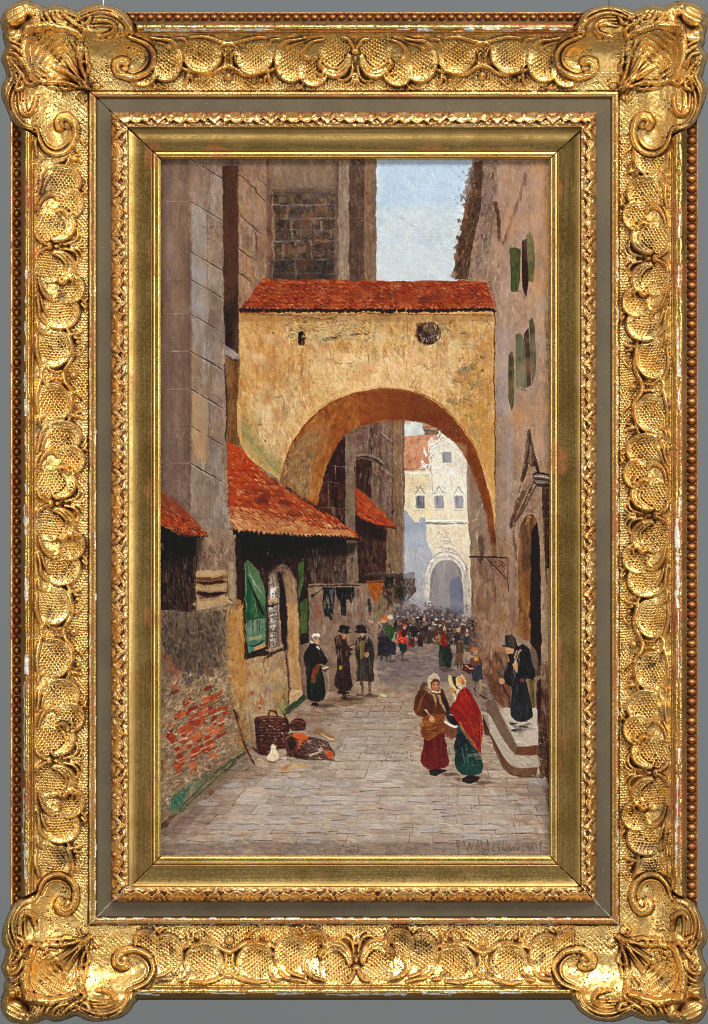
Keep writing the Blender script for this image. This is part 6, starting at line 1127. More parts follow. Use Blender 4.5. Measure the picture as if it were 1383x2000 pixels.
def accents_late():
    def dab(x, y, l, w, ang, c, op=.8, z=.6):
        th = math.radians(ang); dx, dy = math.cos(th)*l/2, math.sin(th)*l/2
        stroke(x-OX-dx, y-OY-dy, x-OX+dx, y-OY+dy, w, col(c), op, z, None, .3)
    def pick(L): return L[rng.integers(len(L))]
    # ---- big stone blocks of the buttress
    ys = [311, 393, 491, 545, 612, 685, 760, 832, 905, 1010]
    for k in range(len(ys)-1):
        a, b = ys[k], ys[k+1]
        glaze([(316,a+2),(371,a+2),(371,b-2),(316,b-2)], pick([(112,88,76),(136,116,104),(98,78,66),(128,104,88)]), rng.uniform(.18,.42), 7)
        xm = rng.uniform(398,414)
        for (x0, x1) in ((374,xm),(xm,434)):
            o0, o1 = (x0-372)*.6, (x1-372)*.6
            glaze([(x0+1,a+o0+3),(x1-1,a+o1+3),(x1-1,b+o1-3),(x0+1,b+o0-3)], pick([(152,146,148),(166,146,122),(138,120,108),(160,152,146),(124,106,96)]), rng.uniform(.2,.5), 5)
        line(P(xm,a+26, xm+1,(a+b)/2+18, xm,b+18), 1.6, (84,66,58), .5)
        o = 0
        for j in range(6):
            x = 373+j*10.5
            if rng.random() < .85: dab(x+5, a+(x-368)*.6, 12, rng.uniform(1.6,2.8), 31, (50,38,34), rng.uniform(.5,.85)); dab(x+5, a+(x-368)*.6+2.8, 11, 1.8, 31, (190,178,168), rng.uniform(.3,.65), 1.)
        dab(346, a, 44, 1.8, 0, pick([(176,162,150),(70,54,48)]), .55, .8)
    glaze([(312,305),(334,305),(334,1000),(312,960)], (92,74,64), .35, 14); glaze([(356,470),(373,470),(373,900),(356,900)], (86,64,54), .4, 9)
    glaze([(374,500),(400,515),(402,690),(374,670)], (160,158,164), .3, 9); glaze([(376,765),(404,778),(404,900),(376,890)], (182,146,104), .4, 7)
    # sky: cool blue above, milky towards the roof
    glaze([(738,300),(925,300),(918,345),(905,400),(738,410)], (170,194,224), .55, 22); glaze([(738,400),(900,400),(888,470),(884,545),(738,545)], (190,202,214), .5, 22)
    glaze([(738,480),(880,480),(880,545),(738,545)], (204,212,216), .3, 20)
    for i in range(130): dab(rng.uniform(742,885), rng.uniform(315,540), rng.uniform(5,14), rng.uniform(2,5), rng.normal(60,50), pick([(186,204,224),(206,214,220),(176,196,222),(198,206,212)]), rng.uniform(.2,.5), .8)
    glaze([(975,320),(1070,320),(1070,900),(1010,900),(975,700)], (180,156,144), .3, 24); glaze([(972,640),(1002,660),(1002,1040),(972,1060)], (172,158,156), .35, 12)
    glaze([(1040,320),(1072,320),(1072,600),(1046,560)], (186,140,98), .35, 16)
    # softer tower: break the grid, warm stones low down
    for i in range(70):
        x, y = rng.uniform(534,650), rng.uniform(372,540); glaze([(x-8,y-6),(x+8,y-5),(x+8,y+6),(x-8,y+6)], pick([(112,90,72),(84,70,66),(132,110,90),(66,56,56),(126,84,62),(104,92,88)]), rng.uniform(.25,.6), 3)
    for y in (399,426,471,507):
        for i in range(9): dab(rng.uniform(536,648), y+rng.normal(0,1.4), rng.uniform(7,18), rng.uniform(1.4,2.4), rng.normal(0,5), (152,142,134), rng.uniform(.25,.55), .9)
    glaze([(528,310),(655,310),(655,372),(528,372)], (142,122,106), .55, 16); glaze([(528,505),(655,505),(655,548),(528,548)], (50,42,42), .4, 12)
    glaze([(436,325),(464,325),(464,560),(436,540)], (84,54,38), .4, 7); glaze([(438,590),(462,590),(462,680),(440,680)], (40,26,24), .4, 9)
    # ---- arch wall modelling
    glaze([(470,612),(545,612),(540,760),(475,760)], (192,134,74), .3, 26); glaze([(600,690),(900,690),(880,760),(620,765)], (224,200,160), .28, 22)
    glaze([(925,640),(966,640),(966,960),(940,880)], (198,138,70), .35, 14); glaze([(470,612),(966,614),(966,628),(470,628)], (130,96,62), .4, 6)
    glaze([(505,780),(600,760),(560,850),(545,915),(510,880)], (214,192,152), .3, 18); glaze([(474,830),(500,865),(545,915),(548,935),(500,900),(476,870)], (138,134,92), .4, 8)
    # soffit: light turns from grey ochre at the foot to deep brown at the crown
    glaze([(757,762),(806,768),(850,790),(888,822),(918,870),(942,930),(960,1010),(950,1000),(930,935),(905,885),(870,845),(822,824),(757,818)], (106,58,30), .5, 8)
    glaze([(552,935),(568,885),(590,850),(630,815),(645,850),(620,905),(606,975)], (170,140,100), .35, 12); glaze([(640,800),(700,772),(757,766),(757,814),(700,826),(665,850)], (158,92,46), .35, 9)
    # ---- roofs: dull patches of old tile, moss and soot
    for (poly, n) in (([(505,552),(950,554),(962,598),(478,602)], 46), ([(450,890),(500,915),(640,1010),(690,1042),(540,1036),(460,1022)], 46)):
        poly = np.array(poly, float)
        for i in range(n):
            w = rng.dirichlet(np.ones(len(poly))*.8); x, y = w@poly
            glaze([(x-12,y-6),(x+9,y-7),(x+13,y+5),(x-8,y+7)], pick([(120,52,32),(186,96,62),(96,46,34),(176,70,36),(150,92,62),(142,58,34)]), rng.uniform(.25,.55), 4)
    glaze([(452,1000),(520,1010),(640,1032),(690,1046),(540,1043),(460,1034)], (196,146,104), .5, 6); glaze([(444,866),(470,884),(500,930),(490,985),(449,990)], (192,66,30), .35, 14)
    for i in range(150):
        t = rng.random(); x = 452+t*235; y = 880+t*158+rng.uniform(0, 130*(1-t)); 
        if y < 1034: dab(x, y, rng.uniform(4,8), rng.uniform(1.5,2.6), 30+rng.normal(0,16), pick([(84,34,24),(64,28,22),(226,170,138),(112,50,32)]), rng.uniform(.5,.9), .8)
    for i in range(170):
        x = rng.uniform(500,955); y = rng.uniform(556,600); dab(x, y, rng.uniform(4,8), rng.uniform(1.5,2.6), 14+rng.normal(0,18), pick([(74,30,22),(58,26,22),(210,132,98),(104,46,30),(96,66,52)]), rng.uniform(.45,.85), .8)
    # ---- shutters on the right, cleanly edged, with their dark openings
    def shutter(q, base, n=9):
        region(P(*q), base, [lerp(base,(40,50,24),.35), lerp(base,(150,160,100),.3), base], n*3, 89, 3, (10,32), (1.5,3.5), (.4,.8), .5, 4, soft=1.)
    fill(P(1020,470, 1030,464, 1033,540, 1029,580, 1021,560), (56,32,28), 1., .95); shutter((997,485,1007,482,1017,487,1016,545,1012,567,999,567), (74,82,48)); shutter((1029,458,1037,452,1043,470,1045,520,1041,550,1033,548), (96,92,58))
    fill(P(1024,652, 1033,640, 1036,690, 1038,750, 1030,757, 1026,700), (58,34,28), 1., .95); shutter((1008,652,1016,650,1024,662,1026,700,1028,757,1008,755), (80,86,56)); shutter((1035,626,1041,620,1045,640,1047,690,1046,730,1040,748), (78,78,52)); shutter((994,692,1000,685,1004,700,1004,790,1000,802,995,785), (82,78,56), 6)
    line(P(998,486, 1000,566), 1.4, (44,40,30), .7); line(P(1000,569, 1018,569), 1.6, (64,42,34), .8); line(P(1007,757, 1030,763), 1.8, (60,40,32), .85); line(P(1022,560, 1025,584), 3, (84,78,92), .6)
    # ---- gothic door surround
    for q, w, c in ((P(1035,840, 1036,866, 1030,896, 1026,904), 4.5, (66,48,44)), (P(1036,850, 1042,880, 1047,898, 1053,918), 4.5, (80,58,50)), (P(1037,870, 1038,895), 3, (150,120,96)), (P(1030,904, 1026,925, 1021,938), 5.5, (78,56,48)), (P(1045,902, 1052,922), 5, (58,38,36)),
                    (P(1046,930, 1036,948, 1027,968, 1018,992, 1008,1014, 1000,1028), 7, (104,78,62)), (P(1042,936, 1032,956, 1022,980, 1010,1006), 2, (182,158,136)), (P(1050,944, 1040,962, 1030,984, 1018,1004, 1008,1020), 2.6, (58,40,34)), (P(1000,1022, 998,1030), 6, (74,50,42)),
                    (P(1044,926, 1054,923, 1077,929), 3, (40,30,28)), (P(1046,930, 1060,931, 1077,934), 3.4, (196,184,172)), (P(1048,936, 1077,939), 3, (58,42,38)), (P(1048,942, 1077,944), 2.4, (170,156,146)), (P(1050,948, 1077,951), 4, (64,46,42)),
                    (P(1014,1028, 1022,1012, 1032,1003, 1042,1004, 1050,1016, 1055,1040), 2.6, (170,146,122)), (P(1062,950, 1066,1010, 1068,1100), 5, (72,50,42))):
        line(q, w, c, .9, .6, .4)
    specks(1002, 960, 1040, 1030, 50, [(60,42,36),(190,166,142),(120,90,70)], (1.2,2.6), (1,5), (.5,.9))
    glaze([(1038,1050),(1054,1050),(1057,1320),(1038,1320)], (36,18,16), .5, 3); glaze([(1018,1030),(1038,1020),(1038,1120),(1018,1120)], (100,76,58), .35, 6)
    # bracket
    line(P(918,1088, 945,1088, 992,1090), 2.8, (56,26,24), .95); line(P(991,1090, 992,1130, 994,1156), 2.2, (76,34,30), .92)
    for q in (P(934,1090, 939,1100, 946,1091), P(952,1091, 958,1100, 968,1098, 964,1091), P(960,1100, 970,1108, 978,1104, 974,1096), P(970,1110, 980,1118, 986,1112, 982,1102), P(978,1096, 988,1102, 984,1110), P(982,1122, 990,1132), P(955,1096, 972,1112, 990,1134)): line(q, 1.9, (78,38,32), .92)
    # ---- church windows and crest, redrawn
    for (x, y) in ((821,980),(858,980),(896,980)):
        fill(P(x-7,y-10, x+8,y-11, x+8,y+13, x-6,y+13), (116,116,128), .9, .9, .03); dab(x-3, y-3, 16, 3.4, 88, (78,78,96), .85); dab(x+4, y+2, 16, 2, 89, (160,160,166), .8)
        line(P(x-11,y-13, x+11,y-14), 2.4, (244,240,232), .95, 1.2); line(P(x-9,y-15, x-5,y-22, x,y-30, x+5,y-21, x+10,y-15), 2, (132,124,120), .9); line(P(x-5,y-18, x,y-24, x+5,y-18), 2, (246,243,236), .9, 1.2); line(P(x-10,y+16, x+10,y+16), 2, (130,122,118), .6)
    fill(P(864,884, 881,883, 881,903, 865,904), (120,120,128), .9, .9); dab(868, 894, 14, 3, 88, (84,84,100), .8); line(P(861,881, 885,881), 2.2, (246,243,238), .95, 1.2)
    for q in (P(838,872, 838,882, 844,887, 838,894, 842,907, 837,915), P(836,907, 827,913, 825,903, 830,907), P(841,870, 850,866, 857,860, 862,851, 869,853, 872,862, 881,868, 889,876), P(846,875, 856,869, 866,866), P(892,884, 900,890, 905,902)):
        line(q, 3.2, (246,243,237), .9, 1.2); line(q+np.array([1.6, 2.2]), 1.2, (134,126,122), .75, .4)
    line(P(830,1022, 870,1023, 912,1022), 2, (112,102,98), .85); line(P(832,1018, 912,1017), 2.4, (246,243,236), .9, 1.2)
    for k_ in range(3):
        r1 = 33+k_*4.5; q = [(872+math.cos(t)*r1, 1122+math.sin(t)*r1*1.06) for t in np.linspace(3.25, 6.15, 10)]
        line(P(*[v for p_ in q for v in p_]), 2, [(150,142,138),(244,240,234),(128,120,118)][k_], .8, .8)
    glaze([(846,1130),(856,1102),(876,1096),(896,1106),(902,1180),(846,1190)], (146,140,140), .4, 6); glaze([(880,1132),(896,1128),(903,1150),(903,1200),(881,1200)], (84,92,120), .55, 3)
    glaze([(787,1000),(800,1010),(812,1024),(830,1020),(836,1060),(842,1090),(820,1130),(788,1130)], (158,168,188), .45, 4)
    # ---- dark under the eaves deepens upwards
    glaze([(470,1048),(600,1056),(700,1060),(690,1082),(600,1090),(470,1090)], (20,12,12), .65, 9); glaze([(314,1032),(398,1050),(385,1110),(314,1100)], (20,12,12), .6, 12); glaze([(698,1014),(756,1036),(752,1056),(698,1050)], (26,15,15), .6, 6)
    # green shutter on the left: rail, panel, reflected light
    glaze([(482,1124),(490,1130),(492,1210),(482,1216)], (20,92,60), .5, 4); glaze([(492,1105),(510,1135),(518,1180),(505,1160)], (92,132,98), .4, 5); line(P(486,1136, 498,1162, 516,1202), 3.2, (34,20,20), .92); line(P(487,1122, 500,1142, 511,1160), 1.6, (166,190,160), .8)
    line(P(482,1212, 518,1206), 2, (46,60,44), .6); line(P(480,1282, 522,1266), 4, (34,20,20), .92)
    for y in range(1178, 1262, 7): line(P(528,y, 539,y-2), 1.5, (40,36,38), .7)
    line(P(533,1176, 534,1262), 1.6, (40,36,38), .6); line(P(546,1118, 552,1140, 553,1190, 554,1262), 4, (34,18,18), .85); blobp(532, 1159, 4.5, 6, (226,226,222), .9, 1.); blobp(533, 1160, 1.6, 2, (60,54,54), .9)
    # ---- left wall: darkened upper stretch, warm corner
    glaze([(316,1200),(430,1196),(430,1300),(316,1330)], (66,56,52), .35, 24); glaze([(444,1200),(474,1195),(480,1300),(470,1380),(448,1330)], (190,132,66), .35, 10)
    # ---- baskets: weave, rim, handle, goods
    for y in range(1408, 1466, 6):
        for x in range(503, 556, 7): dab(x+(y//6 % 2)*3.5, y+rng.normal(0,.6), 5.5, 2, 8, pick([(140,90,66),(112,66,48),(170,128,106),(52,24,20)]), rng.uniform(.45,.85), .9)
    line(P(500,1406, 520,1401, 556,1403), 2.6, (150,102,78), .85, 1.); line(P(524,1400, 527,1389, 539,1390, 543,1401), 2.4, (60,28,22), .95); glaze([(498,1400),(508,1400),(508,1468),(500,1468)], (44,20,18), .5, 3)
    line(P(566,1413, 582,1408, 597,1413), 2.2, (150,104,76), .8); 
    for i in range(90): dab(rng.uniform(562,648), rng.uniform(1444,1482), rng.uniform(2,7), rng.uniform(1.3,2.6), rng.normal(10,30), pick([(150,100,72),(44,22,20),(190,170,156),(112,60,44),(84,40,32),(206,190,176)]), rng.uniform(.5,.9), .9)
    for (x, y, a_, b_, c) in ((582,1441,11,6,(230,98,50)),(596,1440,7,4,(212,92,52)),(580,1454,5,7,(222,90,46)),(643,1474,6,7,(220,86,44)),(570,1454,5,9,(150,122,94)),(636,1433,13,4,(156,112,70)),(612,1456,6,4,(70,52,52)),(626,1464,5,3,(190,176,166))): blobp(x, y, a_, b_, c, .9, .9, rng.uniform(-20,20), 9, .25)
    line(P(604,1476, 632,1466), 2.2, (222,212,198), .9, 1.2); line(P(560,1474, 600,1483, 652,1485), 2.4, (40,20,18), .85)
    blobp(533, 1479, 10, 8, (218,206,182), .95, 1.); blobp(533, 1463, 4, 6, (222,212,190), .95, 1.); dab(538, 1481, 8, 2, 60, (168,150,126), .7); dab(532, 1488, 16, 2, 4, (96,70,56), .8)
    # ---- cool light on the flags, shade towards the walls and under feet
    glaze([(480,1540),(620,1480),(800,1480),(900,1540),(1000,1560),(1000,1640),(420,1640)], (192,186,182), .30, 40); glaze([(560,1430),(740,1390),(800,1400),(790,1470),(600,1480)], (176,168,162), .28, 24)
    glaze([(744,1290),(856,1275),(880,1340),(790,1350),(742,1330)], (116,108,114), .35, 14); glaze([(316,1630),(420,1535),(480,1475),(492,1482),(430,1552),(340,1640)], (96,78,68), .4, 8)
    glaze([(1030,1530),(1074,1540),(1074,1640),(1056,1600)], (120,108,98), .4, 12); glaze([(300,1645),(1090,1645),(1090,1700),(300,1700)], (128,116,112), .2, 24)
    for (x, y, w) in ((872,1513,26),(940,1529,28),(626,1379,30),(682,1366,34),(716,1360,30),(868,1309,22),(1020,1424,30),(762,1292,14),(786,1290,14)): glaze([(x-w*.5,y-2),(x+w*.6,y-3),(x+w,y+1),(x,y+4)], (78,62,58), .6, 3)
    for i in range(120):
        x, y = rng.uniform(430,1010), rng.uniform(1540,1640); dab(x, y, rng.uniform(8,26), rng.uniform(1.6,4), rng.normal(2,4), pick([(206,200,194),(190,188,190),(196,178,160),(214,206,194)]), rng.uniform(.2,.5), 1.1)
    # ---- man on the steps: tall hat, profile, beard
    glaze([(984,1236),(1012,1236),(1016,1272),(1000,1298),(984,1290)], (164,144,130), .0, 2)
    fill(P(976,1238, 986,1234, 988,1262, 980,1266, 972,1262), (152,132,118), 2, .9); fill(P(1008,1240, 1018,1244, 1022,1256, 1014,1258, 1009,1252), (150,128,110), 2, .85)
    fill(P(987,1244, 1000,1239, 1008,1247, 1009,1260, 989,1261), (24,20,26), .8, 1); line(P(983,1262, 998,1263, 1012,1268), 3.6, (20,17,22), .97); fill(P(989,1266, 1003,1268, 1004,1279, 997,1281, 992,1278, 988,1273), (194,152,122), .8, 1)
    fill(P(992,1278, 1003,1276, 1009,1270, 1010,1284, 1003,1297, 997,1292), (32,20,22), 1, .97); dab(993, 1272, 2.6, 1.6, 10, (120,50,42), .9); dab(1001, 1252, 10, 1.6, 80, (64,58,70), .6)
    line(P(1010,1272, 1006,1284, 1008,1300), 3, (190,168,138), .9); glaze([(1034,1258),(1048,1272),(1050,1310),(1040,1300)], (138,126,114), .5, 3)
    for x_ in (1003,1012,1020,1030): line(P(x_,1335, x_-1,1370, x_,1402), 1.8, pick([(70,72,84),(18,16,22)]), .6)
    # ---- the two women: cloth folds, faces
    for q, w, c in ((P(832,1350, 822,1372, 816,1392), 4, (146,92,48)), (P(840,1360, 838,1385, 848,1400), 3, (72,42,24)), (P(856,1372, 866,1384, 868,1396), 3, (72,42,24)), (P(824,1412, 846,1408, 866,1400), 2.4, (186,124,62)), (P(824,1430, 848,1426, 868,1414), 2.4, (88,50,28)), (P(828,1440, 846,1438, 862,1428), 2, (176,112,54)),
                    (P(838,1450, 834,1476, 838,1500), 3.4, (88,16,18)), (P(852,1446, 852,1476, 856,1502), 3, (150,42,38)), (P(864,1440, 868,1470, 870,1496), 3.4, (92,18,20)), (P(846,1448, 845,1498), 2, (142,40,36)),
                    (P(912,1348, 926,1376, 936,1410, 936,1460), 3.6, (118,20,16)), (P(900,1356, 912,1390, 926,1440), 3, (188,54,34)), (P(884,1384, 904,1400, 918,1424), 2.6, (122,22,18)), (P(906,1346, 918,1370), 2.4, (204,72,48)), (P(938,1400, 940,1450), 2, (206,84,50)),
                    (P(898,1440, 896,1480, 900,1508), 3, (20,40,42)), (P(910,1456, 914,1490, 912,1512), 3, (74,120,112)), (P(924,1470, 928,1500, 926,1512), 3, (22,46,46))): line(q, w, c, .7, .7)
    blobp(850, 1340, 6.5, 8.5, (196,134,96), .9, .4, -6, 12, .04); dab(846, 1346, 5, 3, 80, (160,96,66), .5); fill(P(841,1334, 848,1327, 858,1329, 859,1334, 852,1331, 845,1334, 842,1342), (104,46,30), .8, .95)
    for (x, y, r1, c) in ((847,1337,1.5,(48,24,22)),(855,1338,1.4,(48,24,22))): blobp(x, y, r1, 1.2, c, .95, .1)
    dab(852, 1346, 4.4, 1.6, 0, (112,40,36), .9); dab(852, 1341, 3.4, 1.3, 80, (220,164,122), .8)
    # men and woman on the left
    dab(674, 1245, 7, 4.4, 86, (190,140,104), .9); dab(671, 1254, 7, 3, 70, (44,28,26), .9); dab(707, 1241, 6, 5, 88, (184,146,122), .9); dab(706, 1236, 22, 2.6, 3, (26,20,20), .95); dab(674, 1234, 23, 2.6, 6, (24,18,18), .95)
    dab(674, 1226, 14, 9, 3, (30,22,22), .9); dab(706, 1226, 14, 9, 2, (34,25,24), .9); dab(620, 1254, 8, 5, 80, (204,164,128), .9); dab(616, 1249, 9, 1.6, 20, (56,28,24), .9)
    dab(690, 1263, 9, 3, -20, (196,160,134), .85); dab(636, 1308, 12, 4, -16, (104,54,38), .95); dab(636, 1305, 11, 2, -16, (230,218,200), .9, 1.2)
    for (x, y0, y1) in ((662,1290,1345),(677,1285,1345),(702,1290,1328),(726,1280,1330),(608,1320,1362),(622,1318,1362)): line(P(x,y0, x,y1), 2.2, pick([(38,26,28),(96,70,66)]) if x > 640 else pick([(14,32,28),(44,84,70)]), .6)
    # ---- crowd: heads and shoulders picked out
    for i in range(46):
        t = rng.random(); x = 778+t*138; y = 1196+max(0,t-.55)*46+rng.uniform(0,34); s_ = 1+(y-1196)/60.
        c = pick([(40,32,36),(72,58,56),(98,78,66),(56,58,66),(92,52,44),(112,100,88)])
        blobp(x, y+5*s_, 3.6*s_, 5.5*s_, c, .9, .6, 0, 9, .15); blobp(x, y-1.2*s_, 1.9*s_, 2.2*s_, pick([(188,148,122),(170,134,112),(198,170,148),(60,44,40)]), .95, .8); 
        if rng.random() < .6: dab(x, y-3*s_, 5*s_, 1.9*s_, rng.normal(0,8), pick([(28,22,24),(44,32,32),(226,220,212),(120,60,46)]), .95, .9)
    # ---- last stains: rain streaks and damp over every wall, haze over the far crowd
    def stains(x0, y0, x1, y1, n, cols, sx, sy, op, soft=8):
        for i in range(n):
            x, y = rng.uniform(x0, x1), rng.uniform(y0, y1); w, h = rng.uniform(*sx), rng.uniform(*sy)
            q = [(x+math.cos(t)*w*rng.uniform(.6,1.2), y+math.sin(t)*h*rng.uniform(.6,1.2)) for t in np.linspace(0, 5.5, 7)]
            glaze(q, pick(cols), rng.uniform(*op), min(soft, w*.9))
    stains(322, 320, 366, 990, 34, [(84,64,54),(150,132,120),(104,80,64),(136,110,88)], (6,16), (14,44), (.15,.4))
    stains(380, 330, 430, 1030, 34, [(170,156,146),(108,90,80),(160,128,94),(140,134,136)], (6,16), (14,44), (.15,.4))
    stains(474, 320, 520, 520, 12, [(112,90,78),(166,144,126),(172,128,90)], (6,14), (14,34), (.15,.35))
    stains(982, 330, 1068, 900, 44, [(132,110,96),(184,164,150),(190,144,100),(150,136,130)], (7,18), (16,50), (.12,.32))
    stains(930, 1060, 1004, 1260, 20, [(116,90,72),(172,146,124),(150,108,78)], (6,14), (14,40), (.15,.35))
    for i in range(44):
        x, y = rng.uniform(482, 955), rng.uniform(626, 745)
        glaze([(x-14,y-9),(x+3,y-12),(x+15,y-4),(x+12,y+10),(x-6,y+11)], pick([(214,198,168),(176,158,130),(206,142,90),(222,206,176),(164,140,108),(196,180,150)]), rng.uniform(.15,.42), 6)
    for i in range(30): 
        x, y = rng.uniform(490, 600), rng.uniform(740, 880)
        if x-490 < 640-y+240-((y-740)*.3): glaze([(x-8,y-12),(x+6,y-14),(x+9,y+10),(x-6,y+13)], pick([(216,200,170),(150,130,100),(186,130,84),(206,184,146)]), rng.uniform(.15,.4), 5)
    for i in range(60): dab(rng.uniform(484, 958), rng.uniform(622, 740), rng.uniform(10,30), rng.uniform(1.5,3.5), rng.normal(89,5), pick([(152,104,64),(120,96,74),(224,208,178),(176,116,70)]), rng.uniform(.2,.5), .8)
    glaze([(468,836),(486,868),(520,905),(548,936),(548,900),(510,860),(480,800)], (142,138,98), .3, 10)
    glaze([(772,1172),(830,1168),(905,1176),(930,1204),(900,1222),(820,1206),(770,1214)], (132,128,138), .42, 9)
    glaze([(788,1040),(905,1040),(912,1190),(788,1190)], (196,198,206), .22, 14); glaze([(842,850),(912,870),(912,1020),(842,1020)], (228,230,230), .3, 8)
    glaze([(316,1600),(360,1560),(420,1510),(500,1500),(420,1600),(340,1670),(316,1670)], (128,106,92), .28, 18); glaze([(960,1528),(1074,1528),(1074,1560),(970,1550)], (130,114,104), .25, 8)
    stains(420, 1500, 1040, 1640, 46, [(150,134,124),(196,190,186),(178,156,138),(164,162,166)], (16,40), (4,9), (.15,.35), 5)
    # streaked timber and plaster showing under the eaves, bolder brick, uneven flags
    for i in range(170):
        x, y = rng.uniform(318, 386), rng.uniform(1095, 1195); dab(x, y, rng.uniform(6,22), rng.uniform(1.2,3), rng.normal(89,5), pick([(92,70,60),(112,92,80),(66,42,36),(74,40,34),(130,112,98)]), rng.uniform(.25,.6), .8)
    for i in range(110):
        x, y = rng.uniform(520, 690), rng.uniform(1078, 1138); dab(x, y, rng.uniform(5,16), rng.uniform(1.2,2.6), rng.normal(89,6), pick([(104,80,68),(126,104,92),(72,46,40),(88,70,64)]), rng.uniform(.25,.6), .8)
    for (x, y, a_, b_) in ((352,1398,12,5),(378,1384,9,5),(402,1366,10,4),(360,1424,13,7),(388,1412,10,6),(414,1392,9,5),(338,1446,7,7),(384,1440,12,7),(410,1424,11,6),(432,1406,6,5),(352,1476,9,7),(382,1466,11,6),(408,1452,9,5),(376,1494,10,6),(348,1506,7,6),(414,1476,7,5),(332,1418,6,5)):
        fill(P(x-a_,y+b_*.8, x-a_*.8,y-b_*.2, x+a_*.7,y-b_*1.5, x+a_,y-b_*.6, x+a_*.6,y+b_*.4, x-a_*.3,y+b_*1.1)+rng.normal(0,.9,(6,2)), pick([(170,66,40),(150,54,34),(184,84,56),(196,102,74)]), 1.2, .9, .04, .7)
        dab(x, y+b_*1.1, a_*1.9, 1.8, -27, (208,188,166), .65, 1.)
    for i in range(90):
        x, y = rng.uniform(380, 1060), rng.uniform(1500, 1645)
        if x < 600-(y-1366)*1.0+0 or (790 < x < 975 and y < 1545) or (x > 925 and y < 1540): continue
        w, h = rng.uniform(9, 24), rng.uniform(4, 7.5)
        q = [(x+math.cos(t)*w*rng.uniform(.85,1.1), y+math.sin(t)*h*rng.uniform(.8,1.15)) for t in np.linspace(0, 5.6, 9)]
        glaze(q, pick([(186,182,182),(204,194,184),(166,148,136),(192,170,152),(176,174,178)]), rng.uniform(.3,.6), 2.5)
        dab(x, y+h, w*1.7, rng.uniform(1.3,2.4), rng.normal(1,4), pick([(92,70,60),(110,82,70),(78,66,64)]), rng.uniform(.4,.8), .3)
    glaze([(728,764),(800,766),(800,822),(728,826)], (138,76,38), .6, 22)
    glaze([(318,312),(370,312),(370,1000),(318,960)], (152,134,124), .28, 10); glaze([(436,325),(464,325),(464,560),(438,560)], (92,64,48), .3, 6)
    # shoes and hems, steps with flat pale treads and brown risers
    fill(P(838,1507, 850,1502, 866,1504, 874,1506, 862,1511, 852,1517, 841,1515), (38,26,24), 1, .95); fill(P(903,1521, 922,1517, 938,1520, 930,1528, 916,1531, 905,1528), (40,28,26), 1, .95)
    fill(P(824,1478, 830,1494, 842,1503, 862,1502, 876,1496, 879,1488, 874,1476, 850,1482), (116,26,24), 2, .6); fill(P(891,1484, 893,1502, 908,1514, 926,1516, 941,1510, 945,1496, 930,1490, 905,1492), (34,70,66), 2, .6)
    fill(P(976,1390, 996,1386, 1000,1404, 1016,1413, 1040,1406, 1044,1388, 1051,1386, 1052,1456, 1016,1458, 1006,1450, 990,1418), (190,180,170), 1.2, .6)
    fill(P(1012,1461, 1052,1458, 1052,1475, 1008,1477), (112,72,50), 1, .85); fill(P(944,1398, 958,1402, 984,1446, 1004,1474, 1054,1478, 1057,1497, 1008,1500, 990,1488, 962,1440), (178,168,156), 1.4, .7)
    fill(P(956,1432, 962,1440, 990,1487, 1008,1500, 1052,1499, 1048,1514, 1003,1516, 990,1508, 968,1462), (112,80,60), 1.2, .85); line(P(956,1434, 990,1498, 1004,1515, 1048,1516), 2, (64,42,34), .8)
    glaze([(948,1372),(966,1368),(980,1396),(1010,1458),(1006,1474),(980,1438)], (118,98,84), .7, 3)
    region(P(1002,1340, 1014,1334, 1030,1338, 1037,1370, 1040,1400, 1030,1408, 1012,1410, 1000,1400, 998,1380), (36,36,42), [(32,32,40),(46,46,54),(26,24,30),(56,58,66)], 60, 87, 6, (12,36), (2.5,5), (.4,.85), .5, 3)
    for (x, y, l, w_, an) in ((1010,1426,18,5,-8),(1024,1420,16,4,6),(1004,1414,12,4,-4)): dab(x, y, l, w_, an, (34,32,40), .9, .4)
    # tumbled second basket, open towards us
    fill(P(556,1442, 566,1434, 578,1436, 584,1452, 580,1470, 566,1474, 557,1464), (92,50,38), 1, .9); fill(P(561,1446, 568,1440, 575,1443, 578,1455, 573,1466, 565,1467), (52,28,24), 1, .9)
    line(P(558,1444, 567,1436, 578,1439, 583,1453, 578,1468), 2.2, (168,124,92), .85, 1.)
    for i in range(26): dab(rng.uniform(584,642), rng.uniform(1450,1478), rng.uniform(3,9), rng.uniform(1.4,2.6), rng.normal(12,22), pick([(126,80,58),(96,54,40),(176,134,104),(60,30,26)]), rng.uniform(.5,.9), .9)
    blobp(590, 1441, 12, 6, (224,96,52), .95, 1., 8, 9, .25); blobp(644, 1474, 6, 6, (216,86,46), .95, 1., 0, 9, .25)
# ---------------------------------------------------------------- the carved frame, as a relief
# HH = height in "px" (1 px = S metres) above the back plane, on a raster of FW x FH
FW, FH = 1384, 2000
fr = np.random.default_rng(11)
NOM = [20, 27, 40, 68, 172, 188, 217, 249, 258, 297, 300, 313]
EL = [20, 27, 40, 68, 172, 188, 217, 249, 258, 297, 300, 313]
ER = [1363, 1359, 1344, 1308, 1210, 1195, 1165, 1136, 1133, 1090, 1088, 1075]
ET = [24, 27, 40, 70, 177, 190, 219, 248, 257, 294, 297, 309]
EB = [1953, 1952, 1950, 1922, 1807, 1793, 1762, 1733, 1730, 1690, 1688, 1673]
YY, XX = np.mgrid[0:FH, 0:FW].astype(np.float32)

